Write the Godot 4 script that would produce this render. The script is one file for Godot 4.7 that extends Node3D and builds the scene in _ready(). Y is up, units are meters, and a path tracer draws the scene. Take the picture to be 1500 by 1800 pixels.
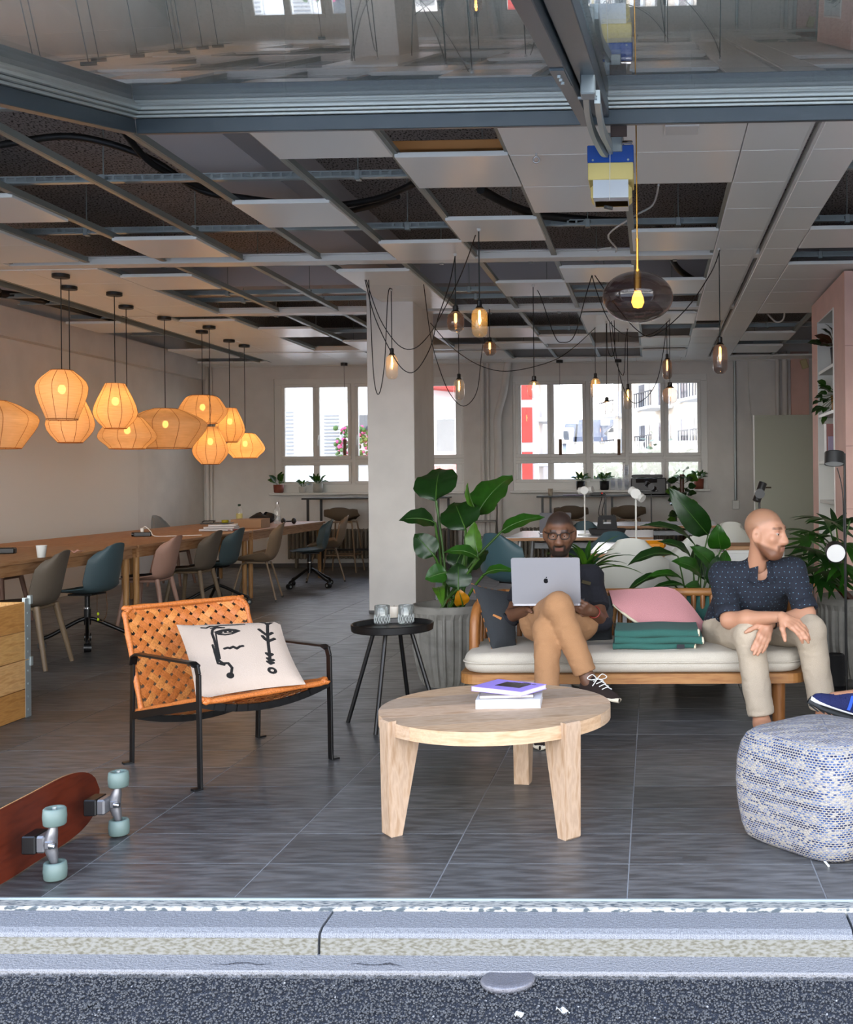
extends Node3D
# A co-working space seen from the street through its raised glass door. Metres, y up, the room runs away along -z.
# The photograph is 1500 x 1800; at() and on() turn one of its pixels into a point at a known depth or height.
const F := 1900.0
const EYE := Vector3(0, 1.265, 0)
var look := Basis(Vector3.UP, atan(58.0 / 1900.0)) * Basis(Vector3.BACK, -0.0096)
var mats := {}
var taken := {}
var rng := RandomNumberGenerator.new()

func ray(px: float, py: float) -> Vector3:
	return look * Vector3((px - 1090.0) / F, (842.0 - py) / F, -1.0)
func at(px: float, py: float, depth: float) -> Vector3:
	var r := ray(px, py)
	return EYE + r * (depth / -r.z)
func on(px: float, py: float, h := 0.0) -> Vector3:
	var r := ray(px, py)
	return EYE + r * ((h - EYE.y) / r.y)

# ---- materials
func ntex(seed_: int, freq: float, cols: Array, size := 256, octaves := 4, normal := 0.0, type := FastNoiseLite.TYPE_SIMPLEX_SMOOTH) -> NoiseTexture2D:
	var n := FastNoiseLite.new()
	n.seed = seed_
	n.noise_type = type
	n.frequency = freq
	n.fractal_octaves = octaves
	var t := NoiseTexture2D.new()
	t.width = size
	t.height = size
	t.seamless = true
	t.noise = n
	if normal > 0.0:
		t.as_normal_map = true
		t.bump_strength = normal
	elif cols.size():
		var g := Gradient.new()
		var offs := PackedFloat32Array()
		var cc := PackedColorArray()
		for c in cols:
			offs.append(c[0])
			cc.append(c[1])
		g.offsets = offs
		g.colors = cc
		t.color_ramp = g
	return t

func mat(key: String, col := Color.WHITE, rough := 0.6, metal := 0.0, spec := 0.5) -> StandardMaterial3D:
	if mats.has(key):
		return mats[key]
	var m := StandardMaterial3D.new()
	m.resource_name = key
	m.albedo_color = col
	m.roughness = rough
	m.metallic = metal
	m.metallic_specular = spec
	mats[key] = m
	return m

func tri(m: StandardMaterial3D, tex: Texture2D, scale: Vector3, world := false) -> StandardMaterial3D:
	m.albedo_texture = tex
	m.uv1_triplanar = true
	m.uv1_world_triplanar = world
	m.uv1_scale = scale
	return m

func bump(m: StandardMaterial3D, tex: Texture2D, strength := 1.0) -> StandardMaterial3D:
	m.normal_enabled = true
	m.normal_texture = tex
	m.normal_scale = strength
	return m

func pane(key: String, alpha: float, col := Color(1, 1, 1), spec := 0.5) -> StandardMaterial3D:
	var m := mat(key, Color(col.r, col.g, col.b, alpha), 0.0, 0.0, spec)
	m.transparency = BaseMaterial3D.TRANSPARENCY_ALPHA
	return m

func glow(key: String, col: Color, energy: float) -> StandardMaterial3D:
	var m := mat(key, col, 0.5)
	m.emission_enabled = true
	m.emission = col
	m.emission_energy_multiplier = energy
	return m

# ---- nodes
func numbered(called: String) -> String:
	taken[called] = taken.get(called, -1) + 1
	return called if taken[called] == 0 else "%s_%03d" % [called, taken[called]]

func tag(o: Node, label: String, category: String, group := "", kind := "") -> Node:
	if label: o.set_meta("label", label)
	if category: o.set_meta("category", category)
	if group: o.set_meta("group", group)
	if kind: o.set_meta("kind", kind)
	return o

func thing(called: String, label: String, category: String, where := Vector3.ZERO, turn := 0.0, group := "") -> Node3D:
	var o := Node3D.new()
	o.name = numbered(called)
	o.position = where
	o.rotation.y = turn
	add_child(o)
	tag(o, label, category, group)
	return o

func part(parent: Node, called: String, s, m: Material, xf := Transform3D()) -> MeshInstance3D:
	var o := MeshInstance3D.new()
	o.name = numbered(called) if parent == self else called
	o.mesh = s.mesh() if s is Shape else s
	o.material_override = m
	o.transform = xf
	parent.add_child(o, true)
	return o

func struct(called: String, s, m: Material) -> MeshInstance3D:
	var o := part(self, called, s, m)
	o.set_meta("kind", "structure")
	return o

func copy(o: Node3D, where: Vector3, turn := 0.0, label := "") -> Node3D:
	var c: Node3D = o.duplicate()
	var base := String(o.name)
	if base.length() > 4 and base[-4] == "_" and base.right(3).is_valid_int():
		base = base.left(-4)
	c.name = numbered(base)
	add_child(c)
	c.position = where
	c.rotation.y = turn
	if label: c.set_meta("label", label)
	return c

# ---- shapes
class Shape:
	var st := SurfaceTool.new()
	var x := Transform3D()
	var done: ArrayMesh
	var group := 0
	var colored := false
	func _init() -> void:
		st.begin(Mesh.PRIMITIVE_TRIANGLES)
	func flat() -> void:
		st.set_smooth_group(-1)
	func smooth() -> void:
		group += 1
		st.set_smooth_group(group)
	func v(p: Vector3, uv := Vector2.ZERO) -> void:
		st.set_uv(uv)
		st.add_vertex(x * p)
	func tri(a: Vector3, b: Vector3, c: Vector3, ua := Vector2.ZERO, ub := Vector2.ZERO, uc := Vector2.ZERO) -> void:
		v(a, ua); v(b, ub); v(c, uc)
	func quad(a: Vector3, b: Vector3, c: Vector3, d: Vector3) -> void:
		tri(a, b, c, Vector2(0, 1), Vector2(0, 0), Vector2(1, 0))
		tri(a, c, d, Vector2(0, 1), Vector2(1, 0), Vector2(1, 1))
	func at(t: Transform3D) -> Shape:
		x = t
		return self
	func box(c: Vector3, s: Vector3, b := Basis(), bevel := 0.0) -> Shape:
		flat()
		var h := s * 0.5
		var e := minf(bevel, minf(h.x, minf(h.y, h.z)) * 0.95)
		var faces := [[0, 1, 2], [1, 2, 0], [2, 0, 1]]
		for f in faces:
			for sg in [-1.0, 1.0]:
				var n := Vector3.ZERO; n[f[0]] = sg
				var u := Vector3.ZERO; u[f[1]] = 1.0
				var w := Vector3.ZERO; w[f[2]] = sg
				var cc: Vector3 = n * h[f[0]]
				var hu: Vector3 = u * (h[f[1]] - e)
				var hw: Vector3 = w * (h[f[2]] - e)
				quad(c + b * (cc - hu - hw), c + b * (cc - hu + hw), c + b * (cc + hu + hw), c + b * (cc + hu - hw))
		if e > 0.0:
			for f in faces:   # the chamfers along axis f[2], and the corners
				for su in [-1.0, 1.0]:
					for sv in [-1.0, 1.0]:
						var p := Vector3.ZERO; p[f[0]] = su * h[f[0]]; p[f[1]] = sv * (h[f[1]] - e)
						var q := Vector3.ZERO; q[f[0]] = su * (h[f[0]] - e); q[f[1]] = sv * h[f[1]]
						var l := Vector3.ZERO; l[f[2]] = h[f[2]] - e
						if su * sv > 0: quad(c + b * (p - l), c + b * (p + l), c + b * (q + l), c + b * (q - l))
						else: quad(c + b * (q - l), c + b * (q + l), c + b * (p + l), c + b * (p - l))
			for sx in [-1.0, 1.0]:
				for sy in [-1.0, 1.0]:
					for sz in [-1.0, 1.0]:
						var sg := Vector3(sx, sy, sz)
						var i := h - Vector3(e, e, e)
						var pa := Vector3(h.x, i.y, i.z) * sg
						var pb := Vector3(i.x, h.y, i.z) * sg
						var pc := Vector3(i.x, i.y, h.z) * sg
						if sx * sy * sz > 0: tri(c + b * pa, c + b * pc, c + b * pb)
						else: tri(c + b * pa, c + b * pb, c + b * pc)
		return self
	func bar(a: Vector3, b: Vector3, w: float, t: float, side := Vector3.RIGHT, bevel := 0.0) -> Shape:   # a straight bar from a to b, w wide along side, t thick
		var d := (b - a).normalized()
		if absf(d.dot(side)) > 0.98: side = Vector3.UP if absf(d.y) < 0.9 else Vector3.BACK
		var s := (side - d * d.dot(side)).normalized()
		return box((a + b) * 0.5, Vector3(w, (b - a).length(), t), Basis(s, d, s.cross(d)), bevel)
	func tube(pts: Array, r, n := 8, caps := true, squash := 1.0) -> Shape:   # r: number or array of radii
		smooth()
		var rings := []
		var nrm := Vector3.ZERO
		for i in pts.size():
			var d: Vector3 = (pts[mini(i + 1, pts.size() - 1)] - pts[maxi(i - 1, 0)]).normalized()
			if nrm == Vector3.ZERO:
				nrm = d.cross(Vector3.UP if absf(d.y) < 0.9 else Vector3.RIGHT).normalized()
			nrm = (nrm - d * nrm.dot(d)).normalized()
			var bi := d.cross(nrm)
			var rr: float = r[i] if r is Array else r
			var ring := []
			for k in n:
				var a := TAU * k / n
				ring.append(pts[i] + nrm * cos(a) * rr + bi * sin(a) * rr * squash)
			rings.append(ring)
		skin(rings, true)
		if caps:
			flat()
			for e in [0, rings.size() - 1]:
				for k in n:
					var p: Vector3 = rings[e][k]; var q: Vector3 = rings[e][(k + 1) % n]
					if e == 0: tri(pts[e], p, q)
					else: tri(pts[e], q, p)
		return self
	func skin(rings: Array, closed: bool) -> Shape:   # quads between rows of points
		var n: int = rings[0].size()
		for i in rings.size() - 1:
			for k in (n if closed else n - 1):
				var a: Vector3 = rings[i][k]; var b: Vector3 = rings[i + 1][k]
				var c: Vector3 = rings[i + 1][(k + 1) % n]; var d: Vector3 = rings[i][(k + 1) % n]
				var u0 := float(k) / n; var u1 := float(k + 1) / n
				var v0 := float(i) / (rings.size() - 1); var v1 := float(i + 1) / (rings.size() - 1)
				tri(a, b, c, Vector2(u0, v0), Vector2(u0, v1), Vector2(u1, v1))
				tri(a, c, d, Vector2(u0, v0), Vector2(u1, v1), Vector2(u1, v0))
		return self
	func lathe(prof: Array, n := 24, hard := false, arc := TAU) -> Shape:   # profile of Vector2(radius, y), about y
		if not hard: smooth()
		for i in prof.size() - 1:
			if hard: smooth()
			var pair := []
			for j in [i, i + 1]:
				var ring := []
				for k in (n if arc >= TAU else n + 1):
					var a := arc * k / n
					ring.append(Vector3(cos(a) * prof[j].x, prof[j].y, -sin(a) * prof[j].x))
				pair.append(ring)
			skin(pair, arc >= TAU)
		return self
	func prism(poly: PackedVector2Array, z0: float, z1: float) -> Shape:   # polygon in x, y pushed along z
		flat()
		var idx := Geometry2D.triangulate_polygon(poly)
		var cw := Geometry2D.is_polygon_clockwise(poly)
		for i in range(0, idx.size(), 3):
			var a := poly[idx[i]]; var b := poly[idx[i + 1]]; var c := poly[idx[i + 2]]
			if (b - a).cross(c - a) > 0: var t := b; b = c; c = t
			tri(Vector3(a.x, a.y, z1), Vector3(b.x, b.y, z1), Vector3(c.x, c.y, z1))
			tri(Vector3(a.x, a.y, z0), Vector3(c.x, c.y, z0), Vector3(b.x, b.y, z0))
		for i in poly.size():
			var a := poly[i]; var b := poly[(i + 1) % poly.size()]
			if cw: var t := a; a = b; b = t
			quad(Vector3(a.x, a.y, z1), Vector3(a.x, a.y, z0), Vector3(b.x, b.y, z0), Vector3(b.x, b.y, z1))
		return self
	func sheet(f: Callable, nu: int, nv: int, thick := 0.0) -> Shape:   # f(u, v) -> Vector3; with a thickness it is a closed slab
		smooth()
		var g := []
		for j in nv + 1:
			var row := []
			for i in nu + 1: row.append(f.call(float(i) / nu, float(j) / nv))
			g.append(row)
		if thick <= 0.0:
			skin(g, false)
			return self
		var under := []
		for j in nv + 1:
			var row := []
			for i in nu + 1:
				var du: Vector3 = g[j][mini(i + 1, nu)] - g[j][maxi(i - 1, 0)]
				var dv: Vector3 = g[mini(j + 1, nv)][i] - g[maxi(j - 1, 0)][i]
				row.append(g[j][i] - du.cross(dv).normalized() * thick)
			under.append(row)
		skin(g, false)
		smooth()
		for j in nv:
			for i in nu:
				tri(under[j][i], under[j][i + 1], under[j + 1][i + 1]); tri(under[j][i], under[j + 1][i + 1], under[j + 1][i])
		flat()
		for j in nv:
			quad(g[j][0], under[j][0], under[j + 1][0], g[j + 1][0]); quad(g[j + 1][nu], under[j + 1][nu], under[j][nu], g[j][nu])
		for i in nu:
			quad(g[0][i + 1], under[0][i + 1], under[0][i], g[0][i]); quad(g[nv][i], under[nv][i], under[nv][i + 1], g[nv][i + 1])
		return self
	func ball(c: Vector3, r: Vector3, nu := 16, nv := 10) -> Shape:
		smooth()
		var rings := []
		for j in nv + 1:
			var t := PI * j / nv
			var ring := []
			for k in nu:
				var a := TAU * k / nu
				ring.append(c + Vector3(sin(t) * cos(a) * r.x, cos(t) * r.y, sin(t) * sin(a) * r.z))
			rings.append(ring)
		return skin(rings, true)
	func mesh() -> ArrayMesh:
		if done == null:
			st.generate_normals()
			done = st.commit()
		return done

func rod(a: Vector3, b: Vector3, r: float, n := 8) -> Shape:
	return Shape.new().tube([a, b], r, n)
func arcs(pts: Array, steps := 6) -> Array:   # a smooth curve through the points
	var out := []
	for i in pts.size() - 1:
		var p0: Vector3 = pts[maxi(i - 1, 0)]; var p1: Vector3 = pts[i]; var p2: Vector3 = pts[i + 1]; var p3: Vector3 = pts[mini(i + 2, pts.size() - 1)]
		for k in steps:
			out.append(p1.cubic_interpolate(p2, p0, p3, float(k) / steps))
	out.append(pts[-1])
	return out
func sag(a: Vector3, b: Vector3, drop: float, n := 10) -> Array:
	var out := []
	for i in n + 1:
		var t := float(i) / n
		out.append(a.lerp(b, t) + Vector3.DOWN * drop * 4.0 * t * (1.0 - t))
	return out
func round_rect(w: float, h: float, r: float, n := 4) -> PackedVector2Array:
	var p := PackedVector2Array()
	for q in 4:
		var c := Vector2((w / 2 - r) * (1 if q in [0, 3] else -1), (h / 2 - r) * (1 if q < 2 else -1))
		for k in n + 1:
			var a := PI / 2 * (q + float(k) / n)
			p.append(c + Vector2(cos(a), sin(a)) * r)
	return p
# ---- camera, sky, exposure
func set_camera() -> void:
	var c := Camera3D.new()
	c.name = "camera"
	c.projection = Camera3D.PROJECTION_FRUSTUM
	c.near = 0.05
	c.far = 400.0
	c.size = 1800.0 / F * c.near
	c.frustum_offset = Vector2(-340.0, -58.0) / F * c.near
	c.transform = Transform3D(look, EYE)
	add_child(c)
	c.current = true
	var e := Environment.new()
	e.background_mode = Environment.BG_SKY
	var s := ProceduralSkyMaterial.new()
	s.sky_top_color = Color(0.42, 0.50, 0.63)
	s.sky_horizon_color = Color(1.0, 0.99, 0.97)
	s.sky_curve = 0.3
	s.ground_horizon_color = Color(0.62, 0.62, 0.62)
	s.ground_bottom_color = Color(0.4, 0.4, 0.41)
	s.energy_multiplier = SKY
	e.sky = Sky.new()
	e.sky.sky_material = s
	e.tonemap_mode = Environment.TONE_MAPPER_LINEAR
	e.tonemap_exposure = EXPOSURE
	e.sdfgi_enabled = true
	e.ssao_enabled = true
	e.ssil_enabled = true
	var w := WorldEnvironment.new()
	w.name = "surroundings"
	w.environment = e
	add_child(w)

const SKY := 11.0
const EXPOSURE := 1.06
const HT := 3.0      # underside of the hung ceiling
const SLAB := 3.55
const BACK := -15.9
const LEFT := -6.68
const RIGHT := 2.4
const FRONT := -3.2

func col_x(i: int) -> float:
	return -0.75 + 0.615 * i

func set_materials() -> void:
	var specks := ntex(3, 0.09, [[0.0, Color(0.0, 0.0, 0.0)], [0.25, Color(0.1, 0.1, 0.1)], [0.36, Color(0.85, 0.85, 0.85)], [1.0, Color(1, 1, 1)]], 512, 3)
	tri(mat("slab_woodwool", Color(0.66, 0.64, 0.635), 0.95), specks, Vector3(1.1, 1.1, 0.6), true)
	mat("concrete_plain", Color(0.72, 0.71, 0.72), 0.8)
	mat("ceiling_metal", Color(0.9, 0.905, 0.885), 0.32, 0.0, 0.6)
	mat("galvanised", Color(0.64, 0.68, 0.68), 0.4, 0.55)
	mat("grid_rail", Color(0.55, 0.58, 0.56), 0.42, 0.35)
	mat("white_trim", Color(0.84, 0.84, 0.82), 0.4)
	mat("black_cable", Color(0.05, 0.052, 0.055), 0.5)
	var plaster := ntex(5, 0.02, [[0.0, Color(0.94, 0.94, 0.94)], [1.0, Color(1, 1, 1)]], 256, 4)
	tri(mat("wall_white", Color(0.86, 0.85, 0.83), 0.75), plaster, Vector3(0.4, 0.4, 0.4), true)
	mat("whiteboard_paint", Color(0.845, 0.835, 0.815), 0.5)
	tri(mat("wall_pink", Color(0.86, 0.71, 0.66), 0.7), plaster, Vector3(0.5, 0.5, 0.5), true)
	mat("pvc_white", Color(0.85, 0.85, 0.83), 0.35)
	pane("window_glass", 0.03)
	mat("steel_dark", Color(0.27, 0.31, 0.33), 0.36, 0.3)
	mat("aluminium", Color(0.72, 0.75, 0.73), 0.35, 0.45)
	mat("black_metal", Color(0.045, 0.045, 0.048), 0.38, 0.2)
	mat("chrome", Color(0.8, 0.8, 0.8), 0.15, 1.0)
	mat("white_plastic", Color(0.86, 0.86, 0.84), 0.4)
	mat("black_plastic", Color(0.04, 0.04, 0.043), 0.4)
	# porcelain tiles with streaks along x, in four tones
	var streak := ntex(11, 0.018, [[0.0, Color(0.62, 0.62, 0.62)], [0.45, Color(0.82, 0.82, 0.82)], [0.7, Color(0.95, 0.95, 0.95)], [1.0, Color(1.0, 1.0, 1.0)]], 512, 6)
	var gloss := ntex(12, 0.03, [[0.0, Color(0.55, 0.55, 0.55)], [1.0, Color(0.95, 0.95, 0.95)]], 256, 5)
	var tones := [Color(0.365, 0.363, 0.36), Color(0.40, 0.398, 0.395), Color(0.33, 0.328, 0.325), Color(0.38, 0.378, 0.375)]
	for i in 4:
		var m := tri(mat("tile_%d" % i, tones[i], 0.5), streak, Vector3(0.55, 1.0, 3.2), true)
		m.uv1_offset = Vector3(0.37 * i, 0, 0.21 * i)
		m.roughness_texture = gloss
	tri(mat("grout", Color(0.55, 0.55, 0.55), 0.9), plaster, Vector3(2, 2, 2), true)
	var grain := ntex(21, 0.22, [[0.0, Color(0.5, 0.51, 0.54)], [0.4, Color(0.76, 0.77, 0.8)], [0.6, Color(0.93, 0.94, 0.96)], [1.0, Color(1, 1, 1)]], 512, 3)
	bump(tri(mat("granite", Color(0.56, 0.56, 0.56), 0.75), grain, Vector3(2.0, 2.0, 2.6), true), ntex(22, 0.12, [], 256, 3, 3.0), 0.5)
	bump(tri(mat("concrete_rough", Color(0.6, 0.59, 0.58), 0.9), grain, Vector3(2.6, 2.6, 2.6), true), mats["granite"].normal_texture, 0.8)
	tri(mat("kerb_grime_shade", Color(0.5, 0.495, 0.47), 0.9), ntex(26, 0.05, [[0.0, Color(0.62, 0.6, 0.52)], [0.35, Color(0.8, 0.78, 0.72)], [0.6, Color(0.95, 0.95, 0.94)], [1.0, Color(1, 1, 1)]], 512, 5), Vector3(1.6, 4.0, 1.6), true)  # mottled kerb dirt, toned down to hold the upright face's shade as well
	var chip := ntex(23, 0.05, [[0.0, Color(0.36, 0.42, 0.47)], [0.36, Color(0.45, 0.5, 0.54)], [0.42, Color(0.92, 0.91, 0.89)], [1.0, Color(1, 1, 0.98)]], 512, 5)
	tri(mat("chipped_paint", Color(0.66, 0.66, 0.645), 0.7), chip, Vector3(0.9, 1.5, 5.0), true)
	var tar := ntex(24, 0.11, [[0.0, Color(0.22, 0.22, 0.23)], [0.45, Color(0.52, 0.53, 0.55)], [0.72, Color(0.82, 0.82, 0.84)], [1.0, Color(1, 1, 1)]], 512, 4)
	bump(tri(mat("asphalt", Color(0.36, 0.37, 0.40), 0.9), tar, Vector3(3.4, 3.4, 3.4), true), ntex(25, 0.13, [], 512, 3, 6.0), 1.0)

func build_floor() -> void:
	var f := struct("floor", Shape.new().box(Vector3((LEFT + RIGHT) / 2, -0.0775, (FRONT + BACK) / 2 - 0.02), Vector3(RIGHT - LEFT, 0.152, FRONT - BACK)), mats.grout)
	var tile := Shape.new().box(Vector3(0, -0.006, 0), Vector3(0.5965, 0.012, 0.2965), Basis(), 0.0012).mesh()
	var rest := Shape.new()
	var n := 0
	rng.seed = 5
	for j in 43:
		var z := -3.25 - 0.3 * j - 0.15
		for i in range(-9, 9):
			var x := -1.89 + 0.6 * i + 0.3
			if x < LEFT + 0.3 or x > RIGHT - 0.25 or z < BACK + 0.1:
				continue
			var shown := x > 0.61 * z - 0.45 and x < -0.19 * z + 0.4
			var tone := rng.randi_range(0, 3)
			if shown and n < 296:
				n += 1
				part(f, "tile", tile, mats["tile_%d" % tone], Transform3D(Basis(), Vector3(x, 0, z)))
			else:
				rest.box(Vector3(x, -0.006, z), Vector3(0.5965, 0.012, 0.2965))
	part(f, "tile_field", rest, mats.tile_1).set_meta("kind", "stuff")
	# door threshold, kerb and street
	var t := struct("trim_1", Shape.new().box(Vector3(-0.3, -0.035, -3.212), Vector3(5.0, 0.07, 0.05), Basis(), 0.003), mats.chipped_paint)
	part(t, "rail", Shape.new().box(Vector3(-0.3, -0.001, -3.243), Vector3(5.0, 0.012, 0.012), Basis(), 0.002), mats.galvanised)
	var cuts := [-5.5, -3.98, -2.47, -0.962, 0.553, 2.06, 3.6]
	var k := thing("kerb", "weathered grey granite kerb along the raised floor edge", "kerb")
	for i in cuts.size() - 1:
		var a: float = cuts[i] + 0.004
		var b: float = cuts[i + 1] - 0.004
		var pr := PackedVector2Array([Vector2(3.185, -0.2), Vector2(3.185, -0.012), Vector2(3.075, -0.014), Vector2(3.055, -0.022), Vector2(3.05, -0.03), Vector2(3.035, -0.2)])
		part(k, "kerb_stone", Shape.new().at(Transform3D(Basis(Vector3(0, 0, -1), Vector3.UP, Vector3(1, 0, 0)), Vector3.ZERO)).prism(pr, a, b), mats.granite)
		part(k, "grimy_shaded_face", Shape.new().at(Transform3D(Basis(Vector3(0, 0, -1), Vector3.UP, Vector3(1, 0, 0)), Vector3.ZERO)).prism(PackedVector2Array([Vector2(3.051, -0.034), Vector2(3.048, -0.034), Vector2(3.034, -0.19), Vector2(3.037, -0.19)]), a, b), mats.kerb_grime_shade)  # thin slab over the front: real dirt and painted shade in one colour
	part(k, "mortar_bed", Shape.new().box(Vector3(-0.9, -0.16, -3.0), Vector3(9.0, 0.16, 0.11), Basis(), 0.004), mats.concrete_rough)
	var hump := FastNoiseLite.new()
	hump.seed = 4
	hump.frequency = 6.0
	var road := Shape.new().sheet(func(u: float, v: float):
		var x := lerpf(-4.5, 3.5, u)
		var z := -2.985 + 1.2 * v * v + 3.0 * maxf(0, v - 0.8)
		var edge := exp(-v * 26.0)
		return Vector3(x, -0.098 + 0.022 * edge * (0.4 + hump.get_noise_2d(x * 0.35, 3.0)) + 0.006 * hump.get_noise_2d(x, z * 1.5) * (0.5 + 2.0 * edge) + 0.004 * hump.get_noise_2d(x * 6.0, z * 6.0) - 0.012 * v, z - 0.02 * edge * hump.get_noise_2d(x * 2.0, 9.0)), 260, 60)
	var r := struct("road_surface", road, mats.asphalt)
	part(r, "road_base", Shape.new().box(Vector3(0, -0.26, -1.5), Vector3(60, 0.2, 2.8)), mats.asphalt)
	part(r, "added_bounce_pavement", Shape.new().box(Vector3(0, -0.26, 10.0), Vector3(60, 0.2, 20.0)), mat("pavement_bounce", Color(0.83, 0.83, 0.82), 0.9))  # unseen pale ground, added to bounce daylight up to the ceiling
	part(r, "side_base", Shape.new().box(Vector3(-17.5, -0.26, -3.4), Vector3(26, 0.2, 1.2)), mats.asphalt)
	# loose-textured tarmac: chippings standing proud of the binder near the kerb
	var chip_mesh := Shape.new().ball(Vector3.ZERO, Vector3(1, 0.7, 1), 5, 3).mesh()
	var mm := MultiMesh.new()
	mm.transform_format = MultiMesh.TRANSFORM_3D
	mm.use_colors = true
	mm.mesh = chip_mesh
	mm.instance_count = 26000
	rng.seed = 91
	for i in 26000:
		var x := rng.randf_range(-2.4, 0.85)
		var z := -3.0 + 0.5 * pow(rng.randf(), 1.1)
		var sz := rng.randf_range(0.0018, 0.0042)
		mm.set_instance_transform(i, Transform3D(Basis.from_euler(Vector3(rng.randf(), rng.randf() * TAU, rng.randf())).scaled(Vector3.ONE * sz), Vector3(x, -0.094 + 0.012 * exp(-(z + 3.0) * 22.0) - 0.012 * (z + 3.0), z)))
		var g := rng.randf_range(0.05, 0.1) if rng.randf() < 0.994 else 0.3
		mm.set_instance_color(i, Color(g, g * 1.01, g * 1.05))
	var mi := MultiMeshInstance3D.new()
	mi.name = "chippings"
	mi.multimesh = mm
	var cm := mat("chipping", Color.WHITE, 0.8)
	cm.vertex_color_use_as_albedo = true
	mi.material_override = cm
	mi.set_meta("kind", "stuff")
	r.add_child(mi)
	# an oval iron cover in the tarmac, and litter
	var c := on(893, 1724, -0.09)
	var cover := Shape.new().at(Transform3D(Basis(Vector3.UP, 0.12).scaled_local(Vector3(1, 1, 0.82)), Vector3(c.x, -0.1, c.z)))
	cover.lathe([Vector2(0, 0.0), Vector2(0.072, 0.0), Vector2(0.074, 0.014), Vector2(0.07, 0.018), Vector2(0.045, 0.0175), Vector2(0, 0.0165)], 28)
	tag(part(self, "iron_cover", cover, bump(tri(mat("worn_iron", Color(0.52, 0.51, 0.52), 0.5, 0.3), mats.granite.albedo_texture, Vector3(3, 3, 3), true), mats.granite.normal_texture, 0.5)), "worn grey oval iron cover set in the tarmac beside the kerb", "cover")
	var scraps := [[912, 1787, 0.022, 0.4, "crumpled white paper scrap lying on the tarmac"], [990, 1780, 0.035, -0.5, "thin strip of pale plastic lying on the tarmac"]]
	for s in scraps:
		var p := on(s[0], s[1], -0.1)
		var w: float = s[2]
		var thin := 0.35 if w > 0.03 else 0.8
		var sc := Shape.new().at(Transform3D(Basis(Vector3.UP, s[3]), Vector3(p.x, -0.1, p.z))).sheet(func(u, v): return Vector3((u - 0.5) * w, 0.006 + 0.006 * sin(u * 7.0 + v * 5.0), -(v - 0.5) * w * thin), 6, 4, 0.0008)
		tag(part(self, "litter_scrap", sc, mats.white_plastic), s[4], "litter")

func wall_with_holes(called: String, x0: float, x1: float, y1: float, z: float, t: float, holes: Array) -> MeshInstance3D:   # along x
	var s := Shape.new()
	var x := x0
	for h in holes:
		s.box(Vector3((x + h[0]) / 2, y1 / 2, z), Vector3(h[0] - x, y1, t))
		s.box(Vector3((h[0] + h[1]) / 2, h[2] / 2, z), Vector3(h[1] - h[0], h[2], t))
		s.box(Vector3((h[0] + h[1]) / 2, (h[3] + y1) / 2, z), Vector3(h[1] - h[0], y1 - h[3], t))
		x = h[1]
	s.box(Vector3((x + x1) / 2, y1 / 2, z), Vector3(x1 - x, y1, t))
	return struct(called, s, mats.wall_white)

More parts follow.
